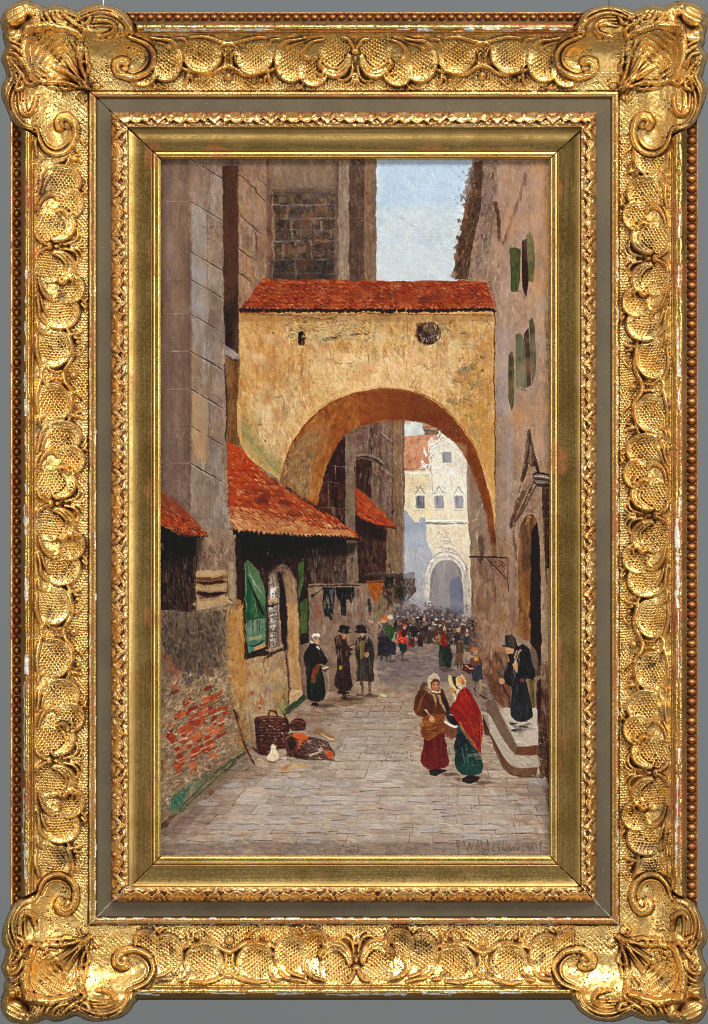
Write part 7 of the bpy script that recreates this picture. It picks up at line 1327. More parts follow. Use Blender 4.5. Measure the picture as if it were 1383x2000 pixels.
def ext(xs, v, rev=False):
    xs = np.array(xs, float); n = np.array(NOM, float)
    if rev: xs, n = -xs, n; v = -v
    lo = v < xs[0]; hi = v > xs[-1]
    out = np.interp(v, xs, n)
    out = np.where(lo, n[0]+(v-xs[0]), out)
    return np.where(hi, n[-1]+(v-xs[-1]), out)
UL = ext(EL, np.arange(FW, dtype=float)); UR = ext(ER, np.arange(FW, dtype=float), True)
UT = ext(ET, np.arange(FH, dtype=float)); UB = ext(EB, np.arange(FH, dtype=float), True)
st = np.stack([np.broadcast_to(UL[None], (FH, FW)), np.broadcast_to(UR[None], (FH, FW)), np.broadcast_to(UT[:, None], (FH, FW)), np.broadcast_to(UB[:, None], (FH, FW))])
SIDE = st.argmin(0).astype(np.int8)          # 0 left 1 right 2 top 3 bottom
U = st.min(0).astype(np.float32)
s2 = np.sort(st, axis=0); MIT = (s2[1]-s2[0]).astype(np.float32); del st, s2   # distance from the mitre

def sm(a, b, x):
    t = np.clip((x-a)/(b-a), 0, 1); return t*t*(3-2*t)
def bump(x, c, w): return np.sqrt(np.clip(1-((x-c)/w)**2, 0, 1))

# plain mouldings
HH = np.zeros((FH, FW), np.float32)
u = U
HH = np.interp(u, [14, 20, 21, 26, 27, 40, 41, 44, 46], [40, 44, 50, 52, 47, 49, 62, 66, 68]).astype(np.float32)
tor = 68+27*bump(u, 55, 11.5)
HH = np.where((u > 45), np.maximum(HH, tor), HH)
HH = np.where(u > 60, np.maximum(np.interp(u, [60, 64, 68, 70], [84, 82, 84, 80]), tor*(u < 66)), HH)
t = np.clip((u-68)/104., 0, 1)
cove = 34+48*(1-t)**2.1
HH = np.where(u >= 69, cove, HH)
HH = np.where(u >= 171.5, 33-3*bump(u, 172.5, 1.5), HH)
HH = np.where(u >= 174, 38+5*bump(u, 181, 7.5), HH)
HH = np.where(u >= 188.4, 34, HH)
HH = np.where(u >= 190, 37, HH)
tl = np.clip((u-217)/32., 0, 1)
HH = np.where(u >= 217, 37+17*tl**.8+5*np.sin(tl*np.pi), HH)
HH = np.where(u >= 249.5, 34, HH)
HH = np.where(u >= 251, 23+10*np.clip((297-u)/46., 0, 1)**2.6, HH)
HH = np.where(u >= 297, 20, HH)
HH = np.where(u >= 298.5, 21+5.5*bump(u, 305.5, 8), HH)
PANEL_Z = 13.
del tl, t

# colour masks: RED (bole showing), dark mask (patina plus shade painted into recesses), GES (white gesso chips)
RED = np.zeros((FH, FW), np.float32); DIRT_SHADE = np.zeros((FH, FW), np.float32); GES = np.zeros((FH, FW), np.float32)
def fn(h, w, cell): return smooth_noise(h, w, cell, fr).astype(np.float32)

# ---------- a half motif of the running ornament: s along the rail 0..251, t across 0..104 (0 = outer)
Q = 2                                   # supersampling of the motif
MS, MT = 252*Q, 106*Q
def motif(seed=0, jit=0.):
    r = np.random.default_rng(seed)
    H = np.zeros((MS, MT)); K = np.zeros((MS, MT))      # relief, hatching mask
    S_, T_ = np.mgrid[0:MS, 0:MT]/float(Q)
    def cup(s, t, rs, rt, hr=10., inner=2., open_=None, hatch=1., rim=.17, rot=0.):
        nonlocal H, K
        s += r.normal(0, jit); t += r.normal(0, jit*.6)
        c, sn = math.cos(rot), math.sin(rot)
        a = (S_-s)*c+(T_-t)*sn; b = -(S_-s)*sn+(T_-t)*c
        d = np.sqrt((a/rs)**2+(b/rt)**2)
        fade = 1.
        if open_ is not None:          # rim dies out on the outer side
            an = np.arctan2(b, a)
            fade = np.clip(.5+.9*np.cos(an-open_), .08, 1)
        dish = inner+(hr-inner)*sm(.3, .95, d)*fade
        ridge = hr*1.2*fade*np.exp(-((d-.95)/(rim*.42))**2)
        v = np.maximum(dish, ridge)
        m = sm(1.10, .98, d)*np.clip(fade*1.5, .12, 1)
        H = H*(1-m)+v*m
        K = np.where(d < .72, hatch, np.where(d < 1.06, 0, K))
        H = np.where((d > 1.03) & (d < 1.2), H-3.2*fade*np.exp(-((d-1.1)/.05)**2), H)
    def seg(pts, w0, w1, h, add=False, flat=False):
        nonlocal H, K
        pts = curvy(np.array(pts, float), False, 120); w0 *= 1.15; w1 *= 1.15
        n = len(pts); best = np.zeros_like(H); und = np.zeros_like(H)
        Ls = np.r_[0, np.cumsum(np.hypot(*(pts[1:]-pts[:-1]).T))]; Lt = Ls[-1]
        for i in range(n-1):
            (ax, ay), (bx, by) = pts[i], pts[i+1]; L = (bx-ax)**2+(by-ay)**2+1e-9
            x0 = int(max(0, (min(ax, bx)-w0-w1-4)*Q)); x1 = int(min(MS, (max(ax, bx)+w0+w1+4)*Q)); y0 = int(max(0, (min(ay, by)-w0-w1-4)*Q)); y1 = int(min(MT, (max(ay, by)+w0+w1+4)*Q))
            if x1 <= x0 or y1 <= y0: continue
            s, t = S_[x0:x1, y0:y1], T_[x0:x1, y0:y1]
            q = np.clip(((s-ax)*(bx-ax)+(t-ay)*(by-ay))/L, 0, 1)
            d = np.hypot(s-ax-q*(bx-ax), t-ay-q*(by-ay))
            f = (Ls[i]+q*math.sqrt(L))/Lt; w = w0+(w1-w0)*f
            v = np.clip(1-(d/(w*1.18))**2, 0, 1)**.85*(.55+.45*np.sin(np.clip(f*1.1+.1, 0, 1)*3.1416))
            best[x0:x1, y0:y1] = np.maximum(best[x0:x1, y0:y1], v)
            und[x0:x1, y0:y1] = np.maximum(und[x0:x1, y0:y1], np.exp(-((d-w*1.18-.7)/1.0)**2))
        halo = best
        H = H+best*h if add else np.maximum(H, np.where(best > 0, H*.35+best*h, 0))
        H = H-und*(best <= 0)*min(1.2, h*.13)
        K = np.where(best > .1, 0, K)
    def berry(s, t, rr, h=9.):
        nonlocal H, K
        d = np.hypot(S_-s, T_-t)/rr; b = np.sqrt(np.clip(1-d*d, 0, 1))
        H = np.maximum(H, b*h+H*.3); K = np.where(d < 1.3, 0, K); H = np.where((d > 1) & (d < 1.35), H-1.2, H)
    # ground of the cove: fine hatching on the inner half
    K[:] = np.where(T_ > 74, .55, 0)
    K[:] = np.where((T_ > 62) & (S_ > 180), .8, K)
    # central field beside the node, cups growing towards the connector
    cup(34, 32, 38, 32, 5, 2, 1.57, 1.)
    K = np.where((S_ < 62) & (T_ > 6) & (T_ < 58) & (S_ > 12), 1., K)
    cup(198, 36, 39, 36, 11, 1., 1.35, 1.)
    cup(127, 52, 34, 36, 11, 1., 1.15, 1.)
    cup(84, 68, 29, 29, 11, 1., 1.5, 1.)
    # connector between the two large cups: S border + side curves
    seg([(158, 62), (166, 66), (185, 70), (205, 73), (222, 70), (236, 62), (252, 55)], 3.6, 4.4, 11)
    seg([(222, 70), (238, 60), (252, 55)], 3.6, 4.4, 9)
    seg([(176, 6), (200, 4), (222, 8), (238, 13), (252, 15)], 2.2, 3.6, 8)
    seg([(232, 22), (243, 16), (252, 14)], 2, 3, 6)
    seg([(236, 24), (243, 34), (245, 46), (240, 58)], 2.4, 2.4, 5)
    K = np.where((S_ > 240) & (T_ > 20) & (T_ < 50), .9, K)
    # leaf scroll beside the node
    for k, (o, w, h) in enumerate(((0, 5.2, 14), (7, 4.2, 12), (13, 3.2, 10))):
        seg([(10+o*.3, 40-o*.4), (13+o*.6, 56-o*.5), (24+o*.7, 71-o*.75), (42, 76-o*1.05), (58-o*.5, 70-o*.9), (66-o*.8, 60-o*.5)], w*.7, w, h)
    seg([(66, 60), (71, 54), (68, 48), (62, 51)], 5, 3.2, 14)
    seg([(60, 66), (66, 74), (74, 71)], 4, 2.4, 10)
    seg([(5, 58), (9, 76), (20, 84), (34, 82)], 3.2, 2.6, 9); seg([(2, 72), (8, 88), (20, 93)], 3, 2, 7); seg([(0, 80), (4, 94)], 3, 2, 6)
    # flames on the outer side
    for (a, w) in ((0, 3.4), (6, 2.8), (12, 2.2)):
        seg([(62+a, 8+a*.2), (80+a, 12+a*.3), (95+a*.8, 22+a*.4), (100+a*.6, 36), (92+a, 46)], w*.5, w, 9-a*.2)
    seg([(98, 6), (118, 10), (138, 12), (150, 22)], 2, 3.2, 8); seg([(104, 14), (124, 19), (136, 27)], 2, 2.6, 7); seg([(150, 8), (166, 10), (172, 20)], 2, 2.6, 7)
    # node
    berry(2, 30, 6, 9); berry(10, 14, 5, 8); berry(-2, 44, 7, 9); seg([(4, 22), (14, 8), (26, 5)], 3, 2, 8)
    # berries and little leaves on the inner ground
    berry(251, 76, 8, 13)
    seg([(172, 74), (170, 84), (166, 92)], 4.2, 3, 9); seg([(178, 78), (180, 88)], 3.6, 2.4, 8); berry(187, 84, 5, 9)
    seg([(215, 82), (206, 92), (196, 97)], 2.6, 2.2, 5)
    seg([(104, 93), (110, 99), (118, 101)], 3, 2, 6); seg([(112, 92), (120, 98), (128, 99)], 3, 2, 6); seg([(106, 98), (102, 103)], 3, 2, 6)
    # hatching: rows of little punched bosses
    a = (S_*1.0+.35*np.sin(T_*.11)*4); b = T_+1.3*np.sin(S_*.13)
    row = np.floor(a/5.2)
    hat = np.sin(a/5.2*2*np.pi)*.6+np.sin((b/7.2+.5*(row % 2))*2*np.pi)*.75
    H = H+K*hat*1.3
    return H.astype(np.float32)

def sample(M, s, t):
    s = np.clip(s*Q, 0, MS-1.01); t = np.clip(t*Q, 0, MT-1.01)
    si = s.astype(int); ti = t.astype(int); fs = s-si; ft = t-ti
    return (M[si, ti]*(1-fs)+M[si+1, ti]*fs)*(1-ft)+(M[si, ti+1]*(1-fs)+M[si+1, ti+1]*fs)*ft

def carve():
    global HH, RED, DIRT_SHADE, GES
    Ms = [motif(3+i, .9) for i in range(4)]
    X = XX; Y = YY
    orn = np.zeros((FH, FW), np.float32)
    m = (U > 66) & (U < 173)
    for side in range(4):
        k = m & (SIDE == side)
        if side < 2: pos = Y[k]; off = (983, 1007)[side]; lo, hi = 268, 1720
        else: pos = X[k]; off = (694, 696)[side-2]; lo, hi = 262, 1124
        wob = fn(1, 2200, 40)[0]*1.2
        p = (pos-off)/(251. if side < 2 else 248.)*251.
        cell = np.floor(p/251.); f = p-cell*251
        odd = (cell.astype(int) % 2) != 0
        s = np.where(odd, 251-f, f)
        tt = (U[k]-68)*104/104.+wob[pos.astype(int)]
        vs = [sample(M, s, tt) for M in Ms]
        c4 = (cell.astype(int)+side) % 4
        v = np.choose(c4, vs)
        v *= sm(lo-8, lo+8, pos)*sm(hi+8, hi-8, pos)
        orn[k] = v*np.clip((U[k]-66)/5, 0, 1)
    HH += orn*1.4
    # inner ground keeps a fine punched texture
    n2 = fn(FH, FW, 2.0)
    g = ((U > 140) & (U < 171)).astype(np.float32)
    HH += g*n2*.5
    # ---------- bead row
    for side in range(3):
        k = (SIDE == side) & (U > 25) & (U < 42)
        pos = Y[k] if side < 2 else X[k]; pitch = (19.4, 18.9, 17.8)[side]; wid = (6.0, 8.6, 6.4)[side]
        ctr = (33.5, 34., 33.2)[side]
        a = ((pos/pitch) % 1-.5)*pitch; b = (U[k]-ctr)*(1., 1.0, 1.05)[side]
        d2 = (a/7.6)**2+(b/(wid-.4))**2
        HH[k] = np.maximum(np.where(d2 < 1.25, 41, 47), 43+14*np.sqrt(np.clip(1-d2, 0, 1)))
        if side == 0: 
            HH[k] = np.maximum(np.where(d2 < 1.5, 40, 47), 42+12*np.sqrt(np.clip(1-(a/6.2)**2-((U[k]-33)/5.2)**2, 0, 1)))
    # ---------- inner leaf moulding (acanthus, irregular)
    k = (U >= 217) & (U < 249.5)
    t = U[k]-217
    sd = SIDE[k]; pos = np.where(sd < 2, Y[k], X[k])
    per = np.where(sd < 2, 113., 110.)
    rel = pos-np.where(sd < 2, 990., 694.)
    wv = fn(FH, FW, 28)[k]
    relw = rel+wv*2.2
    x = np.abs(((relw/per+.5) % 1)-.5)*per                   # 0 at the middle of a shell .. per/2 at the leaf knot
    sc = np.abs(np.sin(np.clip(x, 0, 36)/36*math.pi*1.5))
    lip = np.where(x < 36, 17+6*sc-3*(x/36)**2, 17-(x-36)*1.1)+wv*.8
    H = 2.6*sm(2, 14, t)*(t < lip)*(x < 38)                                   # smooth hollow shell, rising to
    H = np.maximum(H, 5.4*np.exp(-((t-lip)/1.7)**2)*(x < 42))                  # its scalloped lip
    for (x0, t0, an, ra, rb, h) in ((46, 12, .9, 13, 4.6, 5.5), (54, 20, 1.25, 12, 4.2, 5.5), (38, 25, .25, 9, 3.4, 4.5), (30, 6, -.5, 7, 3.2, 4), (0, 5, 1.57, 5, 3.6, 5), (12, 27, .1, 8, 2.4, 3)):
        A = (x-x0)*math.cos(an)+(t-t0)*math.sin(an); B = -(x-x0)*math.sin(an)+(t-t0)*math.cos(an)+.012*A*A*4/ra*3
        d = (A/ra)**2+(B/rb)**2
        H = np.maximum(H, h*np.sqrt(np.clip(1-d, 0, 1))-1.1*np.exp(-(B/.9)**2)*(d < .7))
    H -= 2.2*((t > lip+2.5) & (x < 34))
    nn = fn(FH, FW, 6)[k]*.8+fn(FH, FW, 2.4)[k]*.35
    HH[k] += (H*1.5+nn)*sm(217, 219.5, U[k])
    # ---------- hand-cut unevenness everywhere
    soft = fn(FH, FW, 30)*.5+fn(FH, FW, 9)*.35
    HH += soft*((U > 40) & (U < 173)).astype(np.float32)*1.3
    HH += fn(FH, FW, 2.2)*(.22*((U > 40) & (U < 188))+.12*((U > 217) & (U < 250)))
    # slight waviness of plain members along their length
    al = np.where(SIDE < 2, Y, X)

# ---------- corner ornaments (drawn for the top-left, mirrored for the others)
CN = 312
CO_TL = [(270,60),(268,50),(261,43),(253,31),(240,20),(222,13),(203,10),(182,10),(165,14),(148,21),(136,17),(118,11),(103,10),(89,14),(78,10),(66,4),(48,2),(30,5),(14,14),(5,28),(2,42),(5,58),(9,68),(7,80),(12,90),(6,103),(4,115),(8,127),(12,140),(14,150),(7,160),(4,172),(6,190),(12,208),(20,228),(30,243),(45,254),(60,260),(70,266)]
def corner(seed):
    r = np.random.default_rng(seed)
    Yc, Xc = np.mgrid[0:CN, 0:CN].astype(float)
    out = curvy(np.array(CO_TL, float)+r.normal(0, .8, (len(CO_TL), 2)), False, 70)
    poly = np.vstack([out, [[70, 312], [312, 312], [312, 60]]])
    # inside test + distance to the outer silhouette
    ins = np.zeros((CN, CN), bool); n = len(poly)
    for i in range(n):
        ax, ay = poly[i]; bx, by = poly[(i+1) % n]
        if ay != by: ins ^= ((ay > Yc) != (by > Yc)) & (Xc < ax+(Yc-ay)*(bx-ax)/(by-ay))
    d2 = np.full((CN, CN), 1e9)
    for i in range(len(out)-1):
        (ax, ay), (bx, by) = out[i], out[i+1]; L = (bx-ax)**2+(by-ay)**2+1e-9
        t = np.clip(((Xc-ax)*(bx-ax)+(Yc-ay)*(by-ay))/L, 0, 1)
        d2 = np.minimum(d2, (Xc-ax-t*(bx-ax))**2+(Yc-ay-t*(by-ay))**2)
    dist = np.sqrt(d2)
    dx, dy = Xc, Yc
    # base: high rim band, falling in a hollow towards the inner corner
    um = np.minimum(Xc, Yc); ul = np.hypot(np.clip(175-Xc, 0, 999), np.clip(180-Yc, 0, 999))
    q = np.clip(1-ul/150., 0, 1)                    # 1 at inner corner
    cove_c = 34+48*(1-np.clip((np.minimum(Xc, Yc)-62)/112., 0, 1))**1.7
    H = np.minimum(cove_c, 92.)
    band = sm(72, 52, np.minimum(Xc, Yc-0.)) 
    H = H*(1-band)+np.maximum(88-4*np.sin(Xc*.05)*np.sin(Yc*.05), H)*band
    edge = 13.
    rnd = np.sqrt(np.clip(1-(1-np.clip(dist/edge, 0, 1))**2, 0, 1))
    H = np.where(dist < edge*1.0, 40+(H-40)*rnd, H)
    def seg(pts, w0, w1, h, mode='max', fl=.5, asym=0.):
        nonlocal H
        for sw in (0, 1):
            p = np.array(pts, float)
            if sw: p = p[:, ::-1]*np.array([.985, 1.0])
            p = curvy(p+r.normal(0, .7, p.shape), False, 120)
            best = np.zeros((CN, CN)); und = np.zeros((CN, CN)); m_ = max(w0, w1)+5
            Ls = np.r_[0, np.cumsum(np.hypot(*(p[1:]-p[:-1]).T))]; Lt = Ls[-1]
            for i in range(len(p)-1):
                (ax, ay), (bx, by) = p[i], p[i+1]; L = (bx-ax)**2+(by-ay)**2+1e-9
                x0 = int(max(0, min(ax, bx)-m_)); x1 = int(min(CN, max(ax, bx)+m_)); y0 = int(max(0, min(ay, by)-m_)); y1 = int(min(CN, max(ay, by)+m_))
                if x1 <= x0 or y1 <= y0: continue
                X_, Y_ = Xc[y0:y1, x0:x1], Yc[y0:y1, x0:x1]
                t = np.clip(((X_-ax)*(bx-ax)+(Y_-ay)*(by-ay))/L, 0, 1)
                d = np.hypot(X_-ax-t*(bx-ax), Y_-ay-t*(by-ay))
                f = (Ls[i]+t*math.sqrt(L))/Lt; w = w0+(w1-w0)*f
                v = np.clip(1-(d/(w*1.22))**2, 0, 1)**.85*(1-fl+fl*np.sin(np.clip(.1+f*.9, 0, 1)*3.1416))
                best[y0:y1, x0:x1] = np.maximum(best[y0:y1, x0:x1], v)
                und[y0:y1, x0:x1] = np.maximum(und[y0:y1, x0:x1], np.exp(-((d-w*1.22-.9)/1.1)**2))
            H += best*h*1.25-und*(best <= 0)*min(1.7, h*.2)
    def ball(x, y, rr, h, both=True):
        nonlocal H
        for sw in ((0, 1) if both else (0,)):
            a, b = (y, x) if sw else (x, y)
            d = np.hypot(Xc-a, Yc-b)/rr
            H += h*np.sqrt(np.clip(1-d*d, 0, 1))
            H -= 2.*np.exp(-((d-1.08)/.1)**2)
    def hollow(x, y, rx, ry, h, rot=0, both=True):
        nonlocal H
        for sw in ((0, 1) if both else (0,)):
            a, b = (y, x) if sw else (x, y); A, B = (ry, rx) if sw else (rx, ry)
            H -= h*np.exp(-(((Xc-a)/A)**2+((Yc-b)/B)**2)**1.5)
    # smooth hollow inside the big C scroll, then its ridge and volute
    hollow(225, 105, 62, 30, 7)
    seg([(252,72),(270,78),(288,88),(299,104),(300,120),(292,136),(276,147),(258,151),(243,148),(232,142),(226,132),(228,121),(238,116),(246,119)], 3, 7.5, 12, fl=.12)
    hollow(262, 112, 24, 18, 6)
    seg([(262,84),(280,92),(289,108),(286,124),(274,136),(258,141)], 2, 3, 5)
    ball(238, 130, 12.5, 9)
    # rim of the centre cartouche
    seg([(160,76),(152,66),(140,62),(128,56),(112,53),(98,49),(82,52),(68,56),(58,58)], 5, 9, 9, fl=.1)
    seg([(160,72),(166,60),(158,52),(150,48)], 4, 3, 8)
    H += 10*np.exp(-((np.hypot(Xc-62, Yc-62)-12)/5.)**2)*(Xc+Yc < 128)
    
    # shell: hollow with fan ribs
    hollow(92, 98, 34, 34, 15, both=False)
    a = np.arctan2(Yc-172, Xc-172); rr = np.hypot(Xc-172, Yc-172)
    fan = np.exp(-((rr-112)/34.)**4)
    H += 1.9*np.sin(rr*.55+2*np.sin(a*3))*np.exp(-(np.hypot(Xc-98, Yc-92)/40.)**4)*((Xc+Yc) < 250)
    H += .7*np.sin(a*30)*np.exp(-((rr-70)/40.)**4)*((a < -1.75) & (a > -2.95))
    # spray of leaves from the inner corner
    seg([(176,176),(160,156),(146,136),(132,116),(126,108)], 3.4, 5.5, 9); seg([(176,174),(158,162),(136,142),(118,124)], 2.5, 5, 7)
    seg([(174,172),(166,150),(160,134),(158,122),(166,120),(174,128),(172,140)], 2.6, 3.6, 9); seg([(170,166),(150,148),(138,128),(130,114)], 2, 3, 6)
    seg([(172,170),(150,166),(130,164),(112,160),(96,162),(84,158)], 3, 5.5, 9); seg([(166,168),(140,172),(118,172),(96,168)], 2, 4, 6)
    seg([(150,110),(152,98),(146,88),(140,80)], 2.5, 3, 5); seg([(140,96),(134,86),(128,80)], 2.5, 3, 4)
    for i in range(6): seg([(140+i*4, 92+i*1.5),(152+i*4, 90+i*1.5)], 1.4, 1.4, 2.4)
    ball(188, 165, 8, 6); seg([(180,160),(190,156),(198,164)], 2, 3, 5)
    # outer leaves: fan ribs at the far end
    for i in range(5):
        o = i*7
        seg([(190-o*.4, 26+o*.9),(208-o*.2, 30+o*.7),(224, 40+o*.55),(232-o*.5, 56+o*.3),(236-o*1.6, 72)] if i > 1 else [(160, 30+o*1.0),(186, 19+o*1.1),(212, 18+o*1.3),(238, 30+o*1.3),(252-o*.4, 46+o),(258-o*1.2, 66)], 2, 4.6-i*.3, 9-i*.6, fl=.3)
    seg([(152,38),(166,30),(176,34),(172,44),(160,48)], 5, 4, 8); ball(160, 36, 9, 6)
    hollow(196, 52, 22, 16, 9)
    seg([(120,22),(134,36),(150,46)], 3, 5, 8); seg([(104,18),(106,32),(116,42),(130,46)], 2.5, 4.5, 9); seg([(90,22),(94,36),(104,44)], 3, 4, 7); seg([(80,20),(84,34),(92,44)], 2, 3.4, 6)
    seg([(124,18),(140,30),(156,34)], 2, 3, 5)
    for i in range(4): seg([(112+i*9, 28+i*2),(118+i*9, 22+i*2.4)], 1.6, 1.6, 3)
    hollow(134, 28, 8, 6, 4); hollow(88, 40, 9, 7, 5)
    # corner boss with ribs
    ball(30, 28, 24, 14, both=False)
    d = np.hypot(Xc-30, Yc-28)
    H += 2.2*np.sin((Xc*.5+Yc*.95)*.62)*np.exp(-(d/20.)**4)
    H -= 9*np.exp(-((np.hypot(Xc-18, Yc-12)-44)/5.)**2)*((Xc+Yc) > 58)
    hollow(58, 40, 9, 8, 8); ball(62, 24, 9, 5)
    # many small tooled strokes in the corner
    for (x, y, ax_, n_, L_) in ((78,78,.8,9,16),(108,80,1.2,7,14),(80,110,.3,7,14),(128,70,1.4,5,10),(70,132,.1,5,10)):
        for i in range(n_):
            o = (i-n_/2)*4.2; ca_, sa_ = math.cos(ax_), math.sin(ax_)
            x_, y_ = x-sa_*o, y+ca_*o
            d = np.abs(-(Xc-x_)*sa_+(Yc-y_)*ca_); e = np.abs((Xc-x_)*ca_+(Yc-y_)*sa_)
            H += 2.2*np.exp(-(d/1.3)**2)*sm(L_, L_*.5, e)
    nb_ = smooth_noise(CN, CN, 20, r)
    H += nb_*.8+smooth_noise(CN, CN, 6, r)*.25
    lat = np.sin((Xc+Yc)*.30)*np.sin((Xc-Yc)*.30)
    H += 1.3*np.abs(lat)**.5*((np.maximum(Xc, Yc) > 175) & (np.minimum(Xc, Yc) > 140))
    return H, ins, dist

def add_corners():
    global HH
    INS = np.zeros((FH, FW), bool); LAB = np.full((FH, FW), -1, np.int8)
    wv = (U >= 20)
    # (placement: x flip, y flip, width scale, height scale)
    spec = [(0, 0, 1.0, 1.0), (1, 0, .985, 1.0), (0, 1, 1.0, 1.0), (1, 1, 1.0, 1.0)]
    for i, (fx, fy, sx, sy) in enumerate(spec):
        H, ins, dist = corner(40+i)
        Xo = np.arange(CN); Yo = np.arange(CN)
        gx = (1383-Xo*sx) if fx else Xo*sx
        # bottom corners sit a little lower on the rail
        gy = (1999-Yo*.985-(-4)) if fy else Yo+1.
        x0, x1 = int(max(0, gx.min())), int(min(FW-1, gx.max())); y0, y1 = int(max(0, gy.min())), int(min(FH-1, gy.max()))
        Xg, Yg = np.meshgrid(np.arange(x0, x1+1), np.arange(y0, y1+1))
        a = ((1383-Xg)/sx if fx else Xg/sx); b = ((2003-Yg)/.985 if fy else Yg-1.)
        a = np.clip(a, 0, CN-1.01); b = np.clip(b, 0, CN-1.01)
        ai = a.astype(int); bi = b.astype(int); fa = a-ai; fb = b-bi
        Hs = (H[bi, ai]*(1-fa)+H[bi, ai+1]*fa)*(1-fb)+(H[bi+1, ai]*(1-fa)+H[bi+1, ai+1]*fa)*fb
        isx = ins[bi, ai]
        Ug = U[y0:y1+1, x0:x1+1]
        # extent of the cast ornament over the rails
        am, bm = np.maximum(a, b), np.minimum(a, b)
        on_out = isx & (bm < 73) & (am < 268)
        arm = np.where(am < 262, 1., sm(1.08, .98, np.hypot((am-262)/43., (bm-110)/46.)))
        w = np.where(Ug < 171, np.where(bm < 73, np.where(am < 262, 1., sm(272, 262, am)), arm), 0.)
        w = w*isx
        T = HH[y0:y1+1, x0:x1+1]
        keep = (Ug >= 20)
        T[:] = np.where(keep, T*(1-w)+Hs*w, np.where(isx, Hs, T))
        INS[y0:y1+1, x0:x1+1] |= isx & (~keep) & (am < 275)
        LAB[y0:y1+1, x0:x1+1] = np.where((w > .5) & isx & (Ug < 171), i, LAB[y0:y1+1, x0:x1+1])
    return INS, LAB
# ---------------------------------------------------------------- scene building
S = .0004                                   # metres per unit of the relief
def wx(x): return (x-691.5)*S
def wz(y): return (1000-y)*S
BACK_Y = 0.                                 # the back of the frame; the front looks towards -y

frame = bpy.data.objects.new('picture_frame', None)
frame.location = (0, 0, wz(2000)); scene.collection.objects.link(frame)
frame['label'] = 'ornate carved gold frame with scrolled shell corners, chipped edges and a plain brown inner band'
frame['category'] = 'picture frame'

def grid_part(name, cellmask, parent, mat, zoff=None, label=None, skirt=True, H=None, back=0.02):
    """turn the chosen cells of the relief into one mesh; cells at the silhouette get side walls"""
    H = HH if H is None else H
    ys, xs = np.nonzero(cellmask)
    if len(ys) == 0: return None
    W = H.shape[1]
    vid = np.full(H.shape, -1, np.int32)
    used = np.zeros(H.shape, bool)
    for dy in (0, 1):
        for dx in (0, 1): used[ys+dy, xs+dx] = True
    vy, vx = np.nonzero(used); nv = len(vy); vid[vy, vx] = np.arange(nv)
    co = np.stack([wx(vx.astype(float)), -H[vy, vx]*S, wz(vy.astype(float))], 1)
    q = np.stack([vid[ys, xs], vid[ys+1, xs], vid[ys+1, xs+1], vid[ys, xs+1]], 1)
    attrs = [np.stack([RED[vy, vx], DIRT_SHADE[vy, vx], GES[vy, vx], CRV[vy, vx]], 1)]
    cos = [co]; qs = [q]; base = nv
    if skirt:
        cm = np.zeros((H.shape[0]+1, H.shape[1]+1), bool); cm[1:H.shape[0]+1, 1:H.shape[1]+1][:SOL.shape[0], :SOL.shape[1]] = SOL
        for (dy, dx, a, b) in ((-1, 0, (0, 1), (0, 0)), (1, 0, (1, 0), (1, 1)), (0, -1, (0, 0), (1, 0)), (0, 1, (1, 1), (0, 1))):
            nb = cm[ys+1+dy, xs+1+dx]
            e = ~nb
            if not e.any(): continue
            ya, xa = ys[e]+a[0], xs[e]+a[1]; yb, xb = ys[e]+b[0], xs[e]+b[1]
            n = len(ya)
            pa = np.stack([wx(xa.astype(float)), np.full(n, -back*0.), wz(ya.astype(float))], 1); pb = np.stack([wx(xb.astype(float)), np.full(n, 0.), wz(yb.astype(float))], 1)
            cos += [pa, pb]; ia = base+np.arange(n); ib = base+n+np.arange(n); base += 2*n
            qs.append(np.stack([vid[ya, xa], vid[yb, xb], ib, ia], 1))
            z = np.zeros((2*n, 4)); z[:, 3] = .5; attrs.append(z)
    co = np.concatenate(cos); q = np.concatenate(qs); at = np.concatenate(attrs)
    me = bpy.data.meshes.new(name)
    me.vertices.add(len(co)); me.vertices.foreach_set('co', co.astype(np.float32).ravel())
    me.loops.add(q.size); me.loops.foreach_set('vertex_index', q.astype(np.int32).ravel())
    me.polygons.add(len(q)); me.polygons.foreach_set('loop_start', (np.arange(len(q))*4).astype(np.int32))
    me.update(calc_edges=True)
    me.polygons.foreach_set('use_smooth', np.ones(len(q), bool))
    ca = me.color_attributes.new('patina', 'BYTE_COLOR', 'POINT')
    at = np.clip(at, 0, 1); ca.data.foreach_set('color', at.astype(np.float32).ravel())
    me.materials.append(mat)
    o = bpy.data.objects.new(name, me); scene.collection.objects.link(o)
    o.parent = parent; o.matrix_parent_inverse = parent.matrix_world.inverted() if False else o.matrix_parent_inverse
    o.location = (-parent.location[0], -parent.location[1], -parent.location[2])
    if label: o['label'] = label
    return o
# ---------------------------------------------------------------- carve the frame and its wear
carve()
INS, LAB = add_corners()

def blur(A, r):
    A = A.astype(np.float64)
    for ax in (0, 1):
        for _ in range(2):
            P_ = np.pad(A, [(r+1, r) if a == ax else (0, 0) for a in (0, 1)], mode='edge')
            c_ = np.cumsum(P_, axis=ax)
            A = (np.take(c_, range(2*r+1, c_.shape[ax]), ax)-np.take(c_, range(0, c_.shape[ax]-2*r-1), ax))/(2*r+1)
    return A.astype(np.float32)

